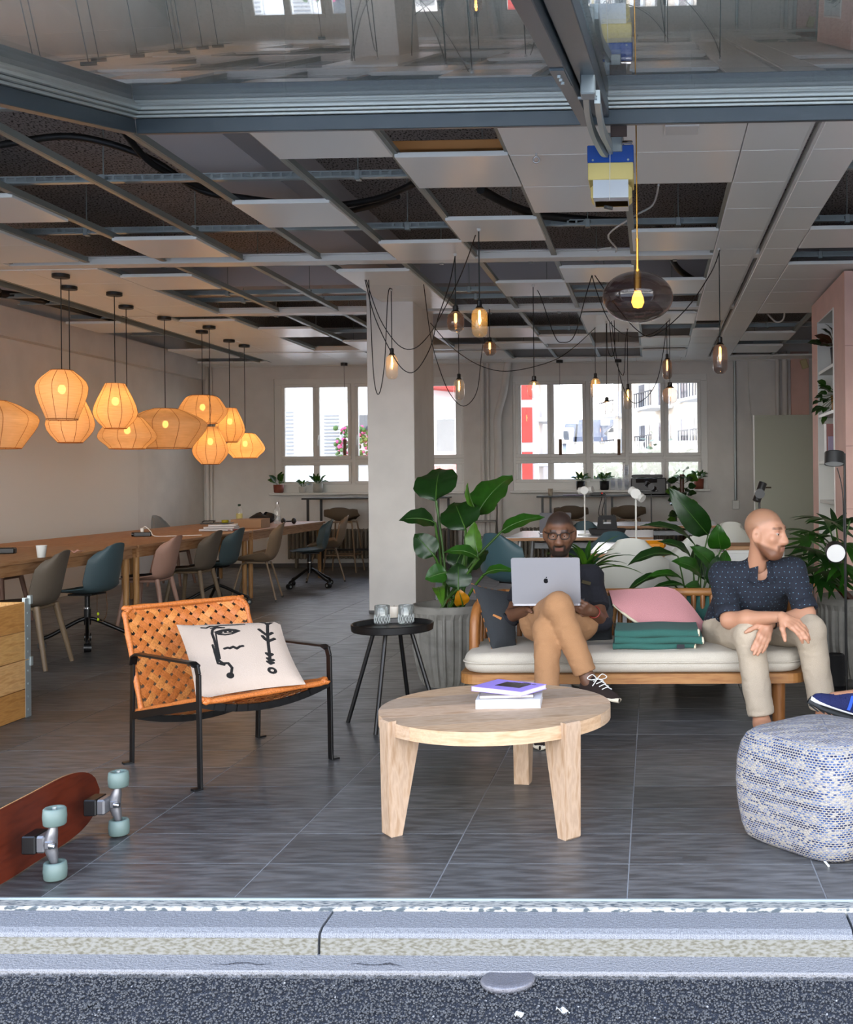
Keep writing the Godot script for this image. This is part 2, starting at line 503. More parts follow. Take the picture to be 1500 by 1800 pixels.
func build_walls() -> void:
	var w := wall_with_holes("wall_back", LEFT - 0.2, RIGHT + 0.2, 3.75, BACK - 0.15, 0.3, [[-5.62, -2.79, 1.1, 2.8], [-2.06, 0.81, 1.1, 2.8]])
	var l := struct("wall_left", Shape.new().box(Vector3(LEFT - 0.1, 1.85, (FRONT + BACK) / 2), Vector3(0.2, 3.8, FRONT - BACK + 0.4)), mats.wall_white)
	# the writable panel painted on the left wall
	part(l, "whiteboard_panel", Shape.new().box(Vector3(LEFT + 0.004, 1.02, -9.6), Vector3(0.008, 2.04, 8.4)), mats.whiteboard_paint)
	part(l, "cable_duct", Shape.new().box(Vector3(LEFT + 0.06, 2.93, -9.5), Vector3(0.12, 0.3, 12.4)), mats.wall_white)
	struct("wall_right", Shape.new().box(Vector3(RIGHT + 0.1, 1.85, (FRONT + BACK) / 2), Vector3(0.2, 3.8, FRONT - BACK + 0.4)), mats.wall_white)
	# street front: jambs and the storeys above the opening
	var s := Shape.new()
	s.box(Vector3(-2.85, 1.5, FRONT - 0.17), Vector3(0.3, 3.2, 0.3)); s.box(Vector3(-8.2, 1.5, FRONT - 0.17), Vector3(3.8, 3.2, 0.3)); s.box(Vector3(-4.65, 0.2, FRONT - 0.17), Vector3(3.4, 0.6, 0.3)); s.box(Vector3(5.1, 1.5, FRONT - 0.17), Vector3(6.0, 3.2, 0.3)); s.box(Vector3(-0.9, 6.0, FRONT - 0.17), Vector3(18.0, 6.0, 0.3))
	struct("wall_front", s, mats.wall_white)
	var extra_glazing := struct("window_3", Shape.new().box(Vector3(-4.65, 0.54, FRONT - 0.17), Vector3(3.3, 0.08, 0.08)).box(Vector3(-4.65, 2.96, FRONT - 0.17), Vector3(3.3, 0.08, 0.08)).box(Vector3(-4.65, 1.75, FRONT - 0.17), Vector3(0.06, 2.4, 0.08)), mats.steel_dark)  # unseen window beside the door, added to let more daylight in
	for x in [-5.48, -3.84]: part(extra_glazing, "pane", Shape.new().box(Vector3(x, 1.75, FRONT - 0.17), Vector3(1.6, 2.4, 0.008)), mats.window_glass)
	struct("baseboard_back", Shape.new().box(Vector3((LEFT + RIGHT) / 2, 0.03, BACK + 0.008), Vector3(RIGHT - LEFT, 0.06, 0.016)), mat("skirting", Color(0.3, 0.3, 0.31), 0.6))
	part(w, "pink_panel", Shape.new().box(Vector3(2.16, 1.55, BACK + 0.03), Vector3(0.26, 3.1, 0.06)), mats.wall_pink)
	# pipes and trunking on the back wall
	for p in [[-6.615, 0.03, 0.02], [-6.555, 0.022, 0.02], [-2.5, 0.03, 0.03], [-2.42, 0.018, 0.03]]:
		part(w, "pipe", rod(Vector3(p[0], 0.0, BACK + p[2] + 0.02), Vector3(p[0], 3.2, BACK + p[2] + 0.02), p[1], 10), mats.wall_white)
	part(w, "bent_pipe", Shape.new().tube(arcs([Vector3(-2.27, 0, BACK + 0.08), Vector3(-2.27, 1.7, BACK + 0.08), Vector3(-2.27, 2.2, BACK + 0.08), Vector3(-2.17, 2.6, BACK + 0.08), Vector3(-2.08, 3.2, BACK + 0.08)], 5), 0.055, 12), mats.wall_white)
	part(w, "conduit", Shape.new().tube([Vector3(1.21, 0.94, BACK + 0.03), Vector3(1.21, 3.1, BACK + 0.03)], 0.02, 10), mats.galvanised)
	part(w, "wall_socket", Shape.new().box(Vector3(1.21, 0.87, BACK + 0.025), Vector3(0.11, 0.13, 0.05), Basis(), 0.008), mats.white_plastic)
	part(w, "loose_cable", Shape.new().tube(arcs([Vector3(1.4, 3.1, BACK + 0.02), Vector3(1.42, 2.4, BACK + 0.03), Vector3(1.5, 1.7, BACK + 0.02), Vector3(1.58, 0.9, BACK + 0.02)], 6), 0.006, 5), mats.white_plastic)
	part(w, "corner_pipe", rod(Vector3(1.83, 1.3, BACK + 0.05), Vector3(1.83, 3.1, BACK + 0.05), 0.03, 8), mats.wall_white)
	part(w, "corner_pipe", rod(Vector3(1.94, 1.3, BACK + 0.05), Vector3(1.94, 3.1, BACK + 0.05), 0.04, 8), mats.wall_white)
	# the column
	var c := struct("wall_column", Shape.new().box(Vector3(-2.513, 1.77, -10.79), Vector3(0.453, 3.54, 0.94), Basis(), 0.004), mats.wall_white)
	part(c, "skirting", Shape.new().box(Vector3(-2.513, 0.012, -10.79), Vector3(0.46, 0.024, 0.947)), mats.skirting)

func sash(parent: Node, x0: float, x1: float, y0: float, y1: float, z: float, b: float, handle := 0) -> void:   # outer size; b: frame width
	var s := Shape.new()
	s.box(Vector3((x0 + x1) / 2, y0 + b / 2, z), Vector3(x1 - x0, b, 0.06), Basis(), 0.006).box(Vector3((x0 + x1) / 2, y1 - b / 2, z), Vector3(x1 - x0, b, 0.06), Basis(), 0.006)
	s.box(Vector3(x0 + b / 2, (y0 + y1) / 2, z), Vector3(b, y1 - y0 - 2 * b, 0.06), Basis(), 0.006).box(Vector3(x1 - b / 2, (y0 + y1) / 2, z), Vector3(b, y1 - y0 - 2 * b, 0.06), Basis(), 0.006)
	var o := part(parent, "sash", s, mats.pvc_white)
	part(o, "pane", Shape.new().box(Vector3((x0 + x1) / 2, (y0 + y1) / 2, z - 0.01), Vector3(x1 - x0 - 2 * b + 0.01, y1 - y0 - 2 * b + 0.01, 0.006)), mats.window_glass)
	if handle:
		var hx := x0 + 0.03 if handle < 0 else x1 - 0.03
		part(o, "handle", Shape.new().box(Vector3(hx, y0 + 0.33, z + 0.045), Vector3(0.028, 0.07, 0.03), Basis(), 0.005).box(Vector3(hx, y0 + 0.27, z + 0.06), Vector3(0.02, 0.13, 0.014), Basis(), 0.005), mats.white_plastic)

func build_windows() -> void:
	var n := 0
	for ox in [-3.49, 0.0]:
		n += 1
		var z := BACK - 0.06
		var fr := Shape.new()
		var x0: float = -2.06 + ox - (0.07 if ox < 0 else 0.0)
		var x1: float = 0.81 + ox - (0.11 if ox < 0 else 0.0)
		fr.box(Vector3((x0 + x1) / 2, 1.17, z), Vector3(x1 - x0, 0.14, 0.09), Basis(), 0.006).box(Vector3((x0 + x1) / 2, 2.757, z), Vector3(x1 - x0, 0.115, 0.09), Basis(), 0.006)
		fr.box(Vector3((x0 + x1) / 2, 1.575, z), Vector3(x1 - x0 - 0.02, 0.06, 0.076), Basis(), 0.004)
		fr.box(Vector3(x0 + 0.06, 1.96, z), Vector3(0.12, 1.5, 0.082), Basis(), 0.004).box(Vector3(x1 - 0.06, 1.96, z), Vector3(0.12, 1.5, 0.082), Basis(), 0.004)
		for mx in [-1.5, -0.95, -0.375, 0.18]:
			fr.box(Vector3(mx + ox, 1.96, z), Vector3(0.07, 1.5, 0.082), Basis(), 0.004)
		var w := struct("window_%d" % n, fr, mats.pvc_white)
		part(w, "window_sill", Shape.new().box(Vector3((x0 + x1) / 2, 1.09, BACK + 0.02), Vector3(x1 - x0 + 0.06, 0.035, 0.3), Basis(), 0.006), mats.pvc_white)
		var g := [[-1.97, -1.55], [-1.45, -1.03], [-0.87, -0.45], [-0.30, 0.12], [0.24, 0.66]]
		for i in 5:
			var a: float = g[i][0] + ox
			var b: float = g[i][1] + ox
			sash(w, a - 0.052, b + 0.052, 1.595, 2.72, z + 0.03, 0.052, [0, -1, -1, 0, -1][i])
			sash(w, a - 0.052, b + 0.052, 1.225, 1.555, z + 0.03, 0.047)
		part(w, "latch", Shape.new().box(Vector3(-1.5 + ox, 1.585, z + 0.07), Vector3(0.12, 0.018, 0.02), Basis(), 0.004).box(Vector3(-0.66 + ox, 1.585, z + 0.07), Vector3(0.12, 0.018, 0.02), Basis(), 0.004), mats.white_plastic)

func build_ceiling() -> void:
	var c := struct("ceiling", Shape.new().box(Vector3((LEFT + RIGHT) / 2, SLAB + 0.1, (FRONT + BACK) / 2), Vector3(RIGHT - LEFT + 0.4, 0.2, FRONT - BACK + 0.4)), mats.slab_woodwool)
	part(c, "downstand_beam", Shape.new().box(Vector3(-2.635, 3.375, -9.5), Vector3(0.53, 0.35, 12.6)), mats.concrete_plain)
	part(c, "downstand_beam", Shape.new().box(Vector3(-2.14, 3.385, -10.95), Vector3(9.04, 0.33, 0.6)), mats.concrete_plain)
	# panels: x range, z range
	var P := []
	var col := func(i: int, z0: float, z1: float, n := 1):
		for k in n:
			P.append([col_x(i), col_x(i + 1), lerpf(z0, z1, float(k) / n), lerpf(z0, z1, float(k + 1) / n)])
	col.call(-6, 6.37, 7.0); col.call(-5, 7.55, 8.17); col.call(-2, 5.1, 5.72); col.call(-1, 5.72, 6.34); col.call(-3, 6.62, 7.25); col.call(-2, 7.79, 8.4); col.call(-1, 7.13, 7.78)
	col.call(0, 5.1, 6.97, 3); col.call(1, 5.1, 6.33, 2); col.call(1, 7.56, 8.2); col.call(-7, 5.2, 8.27, 5)
	col.call(-6, 8.9, 9.52); col.call(-3, 8.82, 10.77, 3); col.call(0, 8.81, 9.46); col.call(-1, 9.43, 10.12); col.call(1, 9.42, 10.12); col.call(-7, 8.55, 11.0, 4)
	col.call(-6, 12.05, 12.75); col.call(-5, 13.24, 14.08); col.call(0, 11.33, 12.69, 2); col.call(-2, 12.24, 13.03); col.call(-1, 12.98, 13.7); col.call(-2, 13.6, 14.1); col.call(-3, 12.3, 13.0)
	col.call(1, 11.32, 12.07); col.call(1, 13.26, 14.06); col.call(1, 14.55, 15.4); col.call(-7, 11.4, 14.1, 4); col.call(-7, 14.3, 15.7, 2); col.call(-6, 14.3, 15.7, 2); col.call(-4, 14.5, 15.3); col.call(-3, 14.5, 15.3)
	for b in [[5.2, 8.38], [8.55, 10.95], [11.1, 14.1], [14.3, 15.8]]:
		var n := int(round((b[1] - b[0]) / 0.62))
		for k in n:
			var z0: float = lerpf(b[0], b[1], float(k) / n)
			var z1: float = lerpf(b[0], b[1], float(k + 1) / n)
			P.append([-5.46, -5.055, z0, z1])
	for k in 11:
		var z0: float = 5.1 + 0.615 * k
		P.append([0.48, 0.795, z0, z0 + 0.615])
		P.append([0.855, 1.11, z0, z0 + 0.615])
	for k in 5:
		var z0: float = 12.6 + 0.62 * k
		P.append([0.48, 0.795, z0, z0 + 0.62])
		P.append([0.855, 1.11, z0, z0 + 0.62])
	P.append([0.855, 1.11, 11.865, 12.6])
	P.append_array([[1.11, 1.725, 7.57, 8.19], [1.11, 1.725, 8.8, 9.45], [1.11, 1.725, 9.45, 10.1], [1.11, 1.725, 10.1, 10.75], [1.11, 1.725, 10.75, 11.4], [1.11, 1.725, 12.95, 13.65], [1.11, 1.725, 14.2, 14.95], [-6.31, -5.7, 11.45, 12.17], [-6.31, -5.7, 13.9, 14.8]])
	for p in P:
		var s := Shape.new().box(Vector3.ZERO, Vector3(p[1] - p[0] - 0.006, 0.028, p[3] - p[2] - 0.006), Basis(), 0.003)
		part(c, "ceiling_panel", s, mats.ceiling_metal, Transform3D(Basis(), Vector3((p[0] + p[1]) / 2, HT + 0.004, -(p[2] + p[3]) / 2)))
	# rails that run into the depth, broken at the white cross beams
	for i in range(-7, 5):
		if i == 3: continue
		for b in [[5.1, 8.38], [8.56, 10.95], [11.12, 14.1], [14.3, 15.88]]:
			part(c, "rail", Shape.new().box(Vector3(col_x(i), HT + 0.03, -(b[0] + b[1]) / 2), Vector3(0.024, 0.045, b[1] - b[0])).box(Vector3(col_x(i), HT + 0.012, -(b[0] + b[1]) / 2), Vector3(0.044, 0.006, b[1] - b[0])), mats.grid_rail)
	for x in [-5.49, -5.66, 0.80, 0.85]:
		part(c, "slot_rail", Shape.new().box(Vector3(x, HT + 0.02, -10.48), Vector3(0.018, 0.05, 10.75)), mats.white_trim if x > 0 else mats.grid_rail)
	for z in [8.47, 11.03, 14.2]:
		part(c, "cross_beam", Shape.new().box(Vector3(-2.3, HT + 0.02, -z), Vector3(6.3, 0.05, 0.15), Basis(), 0.004), mats.white_trim)
		part(c, "cross_beam_flange", Shape.new().box(Vector3(-2.3, HT + 0.05, -z), Vector3(6.3, 0.01, 0.17)), mats.white_trim)
	for k in 14: part(c, "edge_panel", Shape.new().box(Vector3(LEFT + 0.33 + 0.645 * k, HT + 0.006, -15.64), Vector3(0.64, 0.028, 0.44), Basis(), 0.003), mats.ceiling_metal)
	part(c, "edge_trim", Shape.new().box(Vector3(-2.1, HT - 0.005, -15.87), Vector3(9.0, 0.03, 0.04)), mats.white_trim)
	# slotted carrier channels above the rails, hung from thin rods
	for z in [5.15, 6.43, 7.74, 8.98, 10.35, 10.75, 11.7, 13.1, 14.75]:
		var s := Shape.new().box(Vector3(-2.1, HT + 0.085, -z), Vector3(8.6, 0.004, 0.04)).box(Vector3(-2.1, HT + 0.105, -z - 0.02), Vector3(8.6, 0.044, 0.003)).box(Vector3(-2.1, HT + 0.09, -z + 0.02), Vector3(8.6, 0.012, 0.003))
		for k in 7:
			s.box(Vector3(-2.1, HT + 0.122, -z + 0.02), Vector3(8.6, 0.008, 0.003))
			break
		var ch := part(c, "carrier_channel", s, mats.galvanised)
		if z < 9.0:
			var web := Shape.new()
			for k in 142:
				web.box(Vector3(-6.35 + 0.06 * k, HT + 0.107, -z + 0.02), Vector3(0.014, 0.024, 0.003))
			part(ch, "slots", web, mats.galvanised)
		for x in [-5.3, -4.1, -3.3, -1.75, -1.0, -0.45, 0.2, 1.4]:
			var k := part(c, "hanger", rod(Vector3(x, HT + 0.08, -z), Vector3(x, SLAB, -z), 0.004, 5), mats.grid_rail)
			part(k, "clip", Shape.new().box(Vector3(x, HT + 0.1, -z), Vector3(0.035, 0.06, 0.05), Basis(), 0.004), mats.galvanised)
	# cables and a batten lying in the void
	var pts := [on(0, 255, 3.3), on(128, 240, 3.32), on(255, 275, 3.25), on(350, 333, 3.12), on(420, 347, 3.1), on(560, 362, 3.1), on(660, 350, 3.12), on(730, 322, 3.15)]
	part(c, "conduit", Shape.new().tube(arcs(pts, 6), 0.022, 8), mats.black_cable)
	part(c, "conduit", Shape.new().tube(arcs([on(215, 228, 3.3), on(270, 290, 3.18), on(360, 331, 3.13), on(440, 352, 3.12), on(600, 372, 3.12), on(700, 345, 3.12)], 6), 0.02, 8), mats.black_cable)
	part(c, "conduit", Shape.new().tube(arcs([on(845, 333, 3.12), on(900, 362, 3.14), on(960, 379, 3.14), on(1060, 388, 3.14), on(1130, 390, 3.15), on(1160, 402, 3.2), on(1190, 470, 3.2), on(1235, 500, 3.2)], 6), 0.03, 8), mats.black_cable)
	part(c, "conduit", Shape.new().tube(arcs([on(0, 516, 3.12), on(60, 525, 3.12), on(120, 540, 3.12), on(200, 560, 3.12)], 6), 0.04, 8), mats.black_cable)
	part(c, "white_cable", Shape.new().tube(arcs([on(1158, 325, 3.1), on(1148, 360, 3.08), on(1115, 380, 3.05), on(1070, 413, 3.03), on(1085, 440, 3.03), on(1060, 452, 3.03), on(1052, 440, 3.04), on(1075, 435, 3.05)], 5), 0.007, 6), mats.white_trim)
	part(c, "white_cable", Shape.new().tube(arcs([on(1380, 535, 3.1), on(1378, 560, 3.02), on(1365, 566, 3.0), on(1350, 552, 3.08)], 5), 0.01, 6), mats.white_trim)
	part(c, "batten", Shape.new().box((on(690, 256, 3.1) + on(888, 258, 3.1)) / 2, Vector3(0.72, 0.05, 0.07), Basis(), 0.004), mat("pine_batten", Color(0.72, 0.5, 0.28), 0.6))
	# recessed fitting, ring hook, sensor
	part(c, "speaker_grille", Shape.new().box(on(1199, 230, HT - 0.02) + Vector3(0, 0.01, 0), Vector3(0.17, 0.02, 0.14), Basis(), 0.004), mats.white_trim)
	part(c, "ring_hook", Shape.new().tube([on(943, 266, HT), on(943, 266, HT) + Vector3(0, -0.03, 0)], 0.006, 8).at(Transform3D(Basis(), on(943, 266, HT) + Vector3(0, -0.045, 0))).tube(circle(0.016, 16), 0.005, 6, false), mats.chrome)

func circle(r: float, n: int, axis := Vector3.BACK) -> Array:
	var b := Basis(Quaternion(Vector3.BACK, axis)) if axis != Vector3.BACK else Basis()
	var o := []
	for k in n + 1: o.append(b * Vector3(cos(TAU * k / n) * r, sin(TAU * k / n) * r, 0))
	return o
# ---- the raised glass door and its motor
const DOOR_TILT := 0.2095
func build_door() -> void:
	var d := Node3D.new()
	d.name = "door_1"
	d.set_meta("kind", "structure")
	add_child(d)
	var o := at(750, 222, 4.85)
	d.transform = Transform3D(Basis(Vector3.RIGHT, DOOR_TILT), Vector3(0, o.y + 0.108, -4.85))   # local z runs down the leaf towards the street, y is its normal
	var x0 := at(236, 230, 4.85).x
	var x1 := 1.75
	var len := 2.65
	var mid := at(1052, 187, 4.85).x
	var step := func(called: String, a: Vector3, b: Vector3, inward: Vector3):
		# stepped edge profile from a to b: dark steel lowest, then three light glazing beads that climb to the glass
		var along := (b - a).normalized()
		var st := Shape.new()
		st.bar(a + Vector3(0, -0.078, 0) - inward * 0.03, b + Vector3(0, -0.078, 0) - inward * 0.03, 0.06, 0.066, inward, 0.003)
		var e := part(d, called, st, mats.steel_dark)
		for i in 3:
			var y := -0.037 + 0.0145 * i
			var w := 0.075 + 0.022 * i
			part(e, "glazing_bead", Shape.new().bar(a + Vector3(0, y, 0) + inward * (w / 2 - 0.06), b + Vector3(0, y, 0) + inward * (w / 2 - 0.06), w, 0.0125, inward, 0.002), mats.aluminium)
	step.call("bottom_rail", Vector3(x0, 0, 0), Vector3(x1, 0, 0), Vector3(0, 0, 1))
	step.call("stile", Vector3(x0, 0, 0), Vector3(x0, 0, len), Vector3(1, 0, 0))
	step.call("stile", Vector3(x1, 0, 0), Vector3(x1, 0, len), Vector3(-1, 0, 0))
	step.call("top_rail", Vector3(x0, 0, len), Vector3(x1, 0, len), Vector3(0, 0, -1))
	var m := part(d, "mullion", Shape.new().box(Vector3(mid - 0.055, -0.065, len / 2), Vector3(0.05, 0.1, len), Basis(), 0.003).box(Vector3(mid + 0.012, -0.045, len / 2), Vector3(0.07, 0.07, len), Basis(), 0.003), mats.steel_dark)
	part(m, "bolt_plate", Shape.new().box(Vector3(mid - 0.055, -0.118, 1.42), Vector3(0.044, 0.008, 0.34)), mats.steel_dark)
	for k in 3:
		part(m, "bolt", rod(Vector3(mid - 0.055, -0.118, 1.36 + 0.07 * k), Vector3(mid - 0.055, -0.13, 1.36 + 0.07 * k), 0.007, 6), mats.galvanised)
	var g := pane("door_glass", 0.04, Color(0.82, 0.9, 0.86))
	part(d, "pane", Shape.new().box(Vector3((x0 + mid) / 2, 0.0, len / 2), Vector3(mid - x0, 0.01, len)), g)
	part(d, "pane", Shape.new().box(Vector3((x1 + mid) / 2, 0.0, len / 2), Vector3(x1 - mid, 0.01, len)), g)
	part(d, "added_outer_pane", Shape.new().box(Vector3((x0 + mid) / 2, 0.02, len / 2), Vector3(mid - x0, 0.006, len)), g)  # second sheet of glass, added to strengthen the mirrored room
	part(d, "added_outer_pane", Shape.new().box(Vector3((x1 + mid) / 2, 0.02, len / 2), Vector3(x1 - mid, 0.006, len)), g)
	# the lifting gear: bracket, two bowed arms, motor in a blue and yellow housing
	var t := thing("door_motor", "blue and yellow boxed door motor hanging below the glass door frame", "motor", at(1075, 300, 5.12))
	var px := func(x: float, y: float, z: float) -> Vector3: return at(x, y, z) - t.position
	var w: float = (px.call(1113, 300, 5.12) - px.call(1033, 300, 5.12)).x
	var top: float = px.call(1073, 266, 5.12).y
	var mid_y: float = px.call(1073, 296, 5.12).y
	var low: float = px.call(1073, 357, 5.12).y
	var knee: float = px.call(1073, 326, 5.12).y
	part(t, "cover", Shape.new().box(Vector3(0, (top + mid_y) / 2, 0), Vector3(w, top - mid_y, 0.2), Basis(), 0.004), mat("motor_blue", Color(0.03, 0.27, 0.58), 0.4))
	var hs := Shape.new().at(Transform3D(Basis(Vector3(0, 0, -1), Vector3.UP, Vector3.RIGHT), Vector3.ZERO))
	var body := part(t, "housing", Shape.new().box(Vector3(0, (mid_y + knee) / 2, 0), Vector3(w * 0.98, mid_y - knee, 0.2), Basis(), 0.004).box(Vector3(0, (knee + low) / 2, -0.02), Vector3(w * 0.9, knee - low, 0.15), Basis(), 0.02), mat("motor_yellow", Color(0.83, 0.76, 0.47), 0.5))
	part(body, "clear_hood", hs.prism(PackedVector2Array([Vector2(-0.1, knee), Vector2(0.06, low + 0.012), Vector2(0.065, low), Vector2(-0.1, low)]), -w * 0.38, w * 0.38), mat("hood_grey", Color(0.75, 0.78, 0.8), 0.15))
	for x in [-w * 0.38, w * 0.38]:
		part(t, "screw", rod(Vector3(x, mid_y + 0.01, 0.1), Vector3(x, mid_y + 0.01, 0.104), 0.005, 8), mats.galvanised)
	part(t, "bracket", Shape.new().box(px.call(1085, 248, 5.05), Vector3(0.05, 0.12, 0.09), Basis(), 0.004).box(px.call(1072, 255, 5.04), Vector3(0.03, 0.1, 0.05), Basis(), 0.003), mats.galvanised)
	part(t, "weld_plate", Shape.new().box(px.call(1088, 226, 4.93), Vector3(0.075, 0.075, 0.012), Basis(), 0.002), mat("rusty_steel", Color(0.3, 0.25, 0.23), 0.6, 0.4))
	for a in [[[1030, 162], [1033, 195], [1042, 230], [1058, 262], [1066, 268]], [[1050, 170], [1054, 200], [1060, 230], [1070, 252], [1074, 262]]]:
		var pts := []
		for k in 5: pts.append(px.call(a[k][0], a[k][1], [3.75, 4.1, 4.5, 4.85, 5.02][k]))
		var s := Shape.new()
		var cur := arcs(pts, 4)
		for k in cur.size() - 1: s.bar(cur[k], cur[k + 1] + (cur[k + 1] - cur[k]) * 0.08, 0.02, 0.045, Vector3.RIGHT)
		part(t, "lift_arm", s, mats.galvanised)
	part(t, "hinge_block", Shape.new().box(px.call(1034, 152, 3.7), Vector3(0.05, 0.07, 0.06), Basis(), 0.004).tube([px.call(1016, 172, 3.75), px.call(1050, 172, 3.75)], 0.007, 8), mats.galvanised)
	part(t, "hand_chain", rod(px.call(1073, 250, 5.0), px.call(1072, 352, 5.0), 0.0015, 5), mats.white_trim)
	part(t, "pull_tag", Shape.new().box(px.call(1070, 365, 5.0), Vector3(0.04, 0.012, 0.02), Basis(Vector3.BACK, -0.2)), mats.black_plastic)
	part(t, "wing_nut", Shape.new().box(px.call(1103, 250, 5.0), Vector3(0.05, 0.014, 0.014), Basis(), 0.003), mats.chrome)

# ---- paper lanterns
func paper_lantern(label: String, canopy: Vector2, box_px: Array, prof: Array, warm := 1.0, depth := 0.0) -> void:
	# canopy: its pixel on the ceiling; box_px: left, right, top, bottom of the shade; prof: [height share from the top, radius share]
	var base := on(canopy.x, canopy.y, HT - 0.01) if depth == 0.0 else at(canopy.x, canopy.y, depth)
	var z := -base.z
	var top := at((box_px[0] + box_px[1]) / 2.0, box_px[2], z)
	var bot := at((box_px[0] + box_px[1]) / 2.0, box_px[3], z)
	var r: float = (at(box_px[1], box_px[2], z).x - at(box_px[0], box_px[2], z).x) / 2
	var h := top.y - bot.y
	var t := thing("paper_lantern", label, "pendant lamp", Vector3(top.x, top.y, base.z), 0.0, "paper lanterns over the long table")
	var ceil_y := HT - 0.012 - top.y
	part(t, "canopy", Shape.new().lathe([Vector2(0, ceil_y - 0.03), Vector2(0.064, ceil_y - 0.03), Vector2(0.068, ceil_y - 0.026), Vector2(0.068, ceil_y), Vector2(0, ceil_y)], 24, true), mats.black_plastic)
	part(t, "cord", rod(Vector3(0, ceil_y - 0.03, 0), Vector3(0, -0.05, 0), 0.004, 6), mats.black_cable)
	var pr := []
	for p in prof: pr.append(Vector3(p[1] * r, -p[0] * h, 0))
	var curve := arcs(pr, 4)
	var lp := []
	for k in range(curve.size() - 1, -1, -1): lp.append(Vector2(curve[k].x, curve[k].y))
	var sh := part(t, "shade", Shape.new().lathe(lp, 40), lantern_paper())
	var ribs := Shape.new()
	for k in 10:
		var a := TAU * (k + 0.3) / 10
		var path := []
		for p in lp: path.append(Vector3(cos(a) * (p.x - 0.001), p.y, sin(a) * (p.x - 0.001)))
		ribs.tube(path, 0.0026, 4, false)
	part(sh, "ribs", ribs, mat("lantern_rib", Color(0.62, 0.38, 0.16), 0.7))
	for e in [0, -1]:
		part(sh, "rim", Shape.new().at(Transform3D(Basis(), Vector3(0, lp[e].y, 0))).tube(circle(lp[e].x, 30, Vector3.UP), 0.004, 5, false), mats.lantern_rib)
	part(t, "socket", Shape.new().tube([Vector3(0, -0.01, 0), Vector3(0, -h * 0.3, 0)], 0.016, 10), mats.black_plastic)
	part(t, "light_bulb", Shape.new().ball(Vector3(0, -h * 0.3 - 0.035, 0), Vector3(0.03, 0.04, 0.03), 12, 8), glow("lantern_bulb", Color(1.0, 0.72, 0.36), 14.0))
	var l := OmniLight3D.new()
	l.name = "lantern_light"
	l.light_color = Color(1.0, 0.83, 0.61)
	l.light_energy = 0.04 * warm
	l.light_size = 0.03
	l.omni_range = 25.0
	l.omni_attenuation = 2.0
	l.shadow_enabled = true
	l.position = Vector3(0, -h * 0.3 - 0.035, 0)
	t.add_child(l)

func lantern_paper() -> StandardMaterial3D:
	if mats.has("lantern_paper"):
		return mats.lantern_paper
	var m := mat("lantern_paper", Color(0.95, 0.86, 0.72, 0.9), 0.8)
	m.transparency = BaseMaterial3D.TRANSPARENCY_ALPHA
	m.albedo_texture = ntex(31, 0.03, [[0.0, Color(0.86, 0.84, 0.8)], [1.0, Color(1, 1, 1)]], 256, 4)
	m.uv1_triplanar = true
	m.uv1_scale = Vector3(0.8, 14.0, 0.8)
	m.backlight_enabled = true
	m.backlight = Color(1.0, 0.9, 0.75)
	m.emission_enabled = true
	m.emission = Color(1.0, 0.72, 0.44)
	m.emission_energy_multiplier = 0.07
	return m

func build_lanterns() -> void:
	var tall := [[0.0, 0.42], [0.34, 1.0], [0.97, 0.62], [1.0, 0.6]]
	var drop := [[0.0, 0.42], [0.05, 0.5], [0.64, 1.0], [1.0, 0.5]]
	var disc := [[0.0, 0.3], [0.12, 0.62], [0.4, 1.0], [0.9, 0.68], [1.0, 0.6]]
	var flat := [[0.0, 0.42], [0.1, 0.6], [0.6, 1.0], [0.9, 0.7], [1.0, 0.6]]
	var drum := [[0.0, 0.5], [0.12, 0.72], [0.58, 1.0], [0.92, 0.72], [1.0, 0.6]]
	paper_lantern("amber paper lantern, wide high shoulders tapering down, above the drop-shaped one", Vector2(106, 482), [67, 150, 651, 737], tall, 1.0)
	paper_lantern("drop-shaped amber paper lantern partly behind the wide-shouldered one", Vector2(122, 503), [84, 162, 690, 778], drop, 0.9)
	paper_lantern("drop-shaped amber paper lantern above the squat pot-shaped one", Vector2(201, 514), [167, 238, 675, 753], drop, 1.1)
	paper_lantern("squat pot-shaped amber paper lantern in front of the broad disc lantern", Vector2(223, 537), [176, 271, 733, 789], flat, 1.0)
	paper_lantern("broad flat disc paper lantern at the middle of the row", Vector2(284, 557), [222, 359, 719, 788], disc, 1.3)
	paper_lantern("rounded drum-shaped amber paper lantern hanging highest of its cluster", Vector2(354, 581), [316, 396, 696, 744], drum, 1.2)
	paper_lantern("small drop-shaped amber paper lantern hanging lowest of all", Vector2(367, 573), [340, 399, 751, 816], drop, 1.0)
	paper_lantern("small drop-shaped amber paper lantern beside the drum-shaped one", Vector2(401, 597), [379, 429, 718, 777], drop, 1.1)
	paper_lantern("bright yellow squat paper lantern at the window end of the row", Vector2(426, 606), [398, 464, 762, 805], flat, 2.2)
	paper_lantern("broad flat disc paper lantern at the street end of the row", Vector2(-14, 455), [-82, 59, 705, 788], disc, 1.0, 9.3)

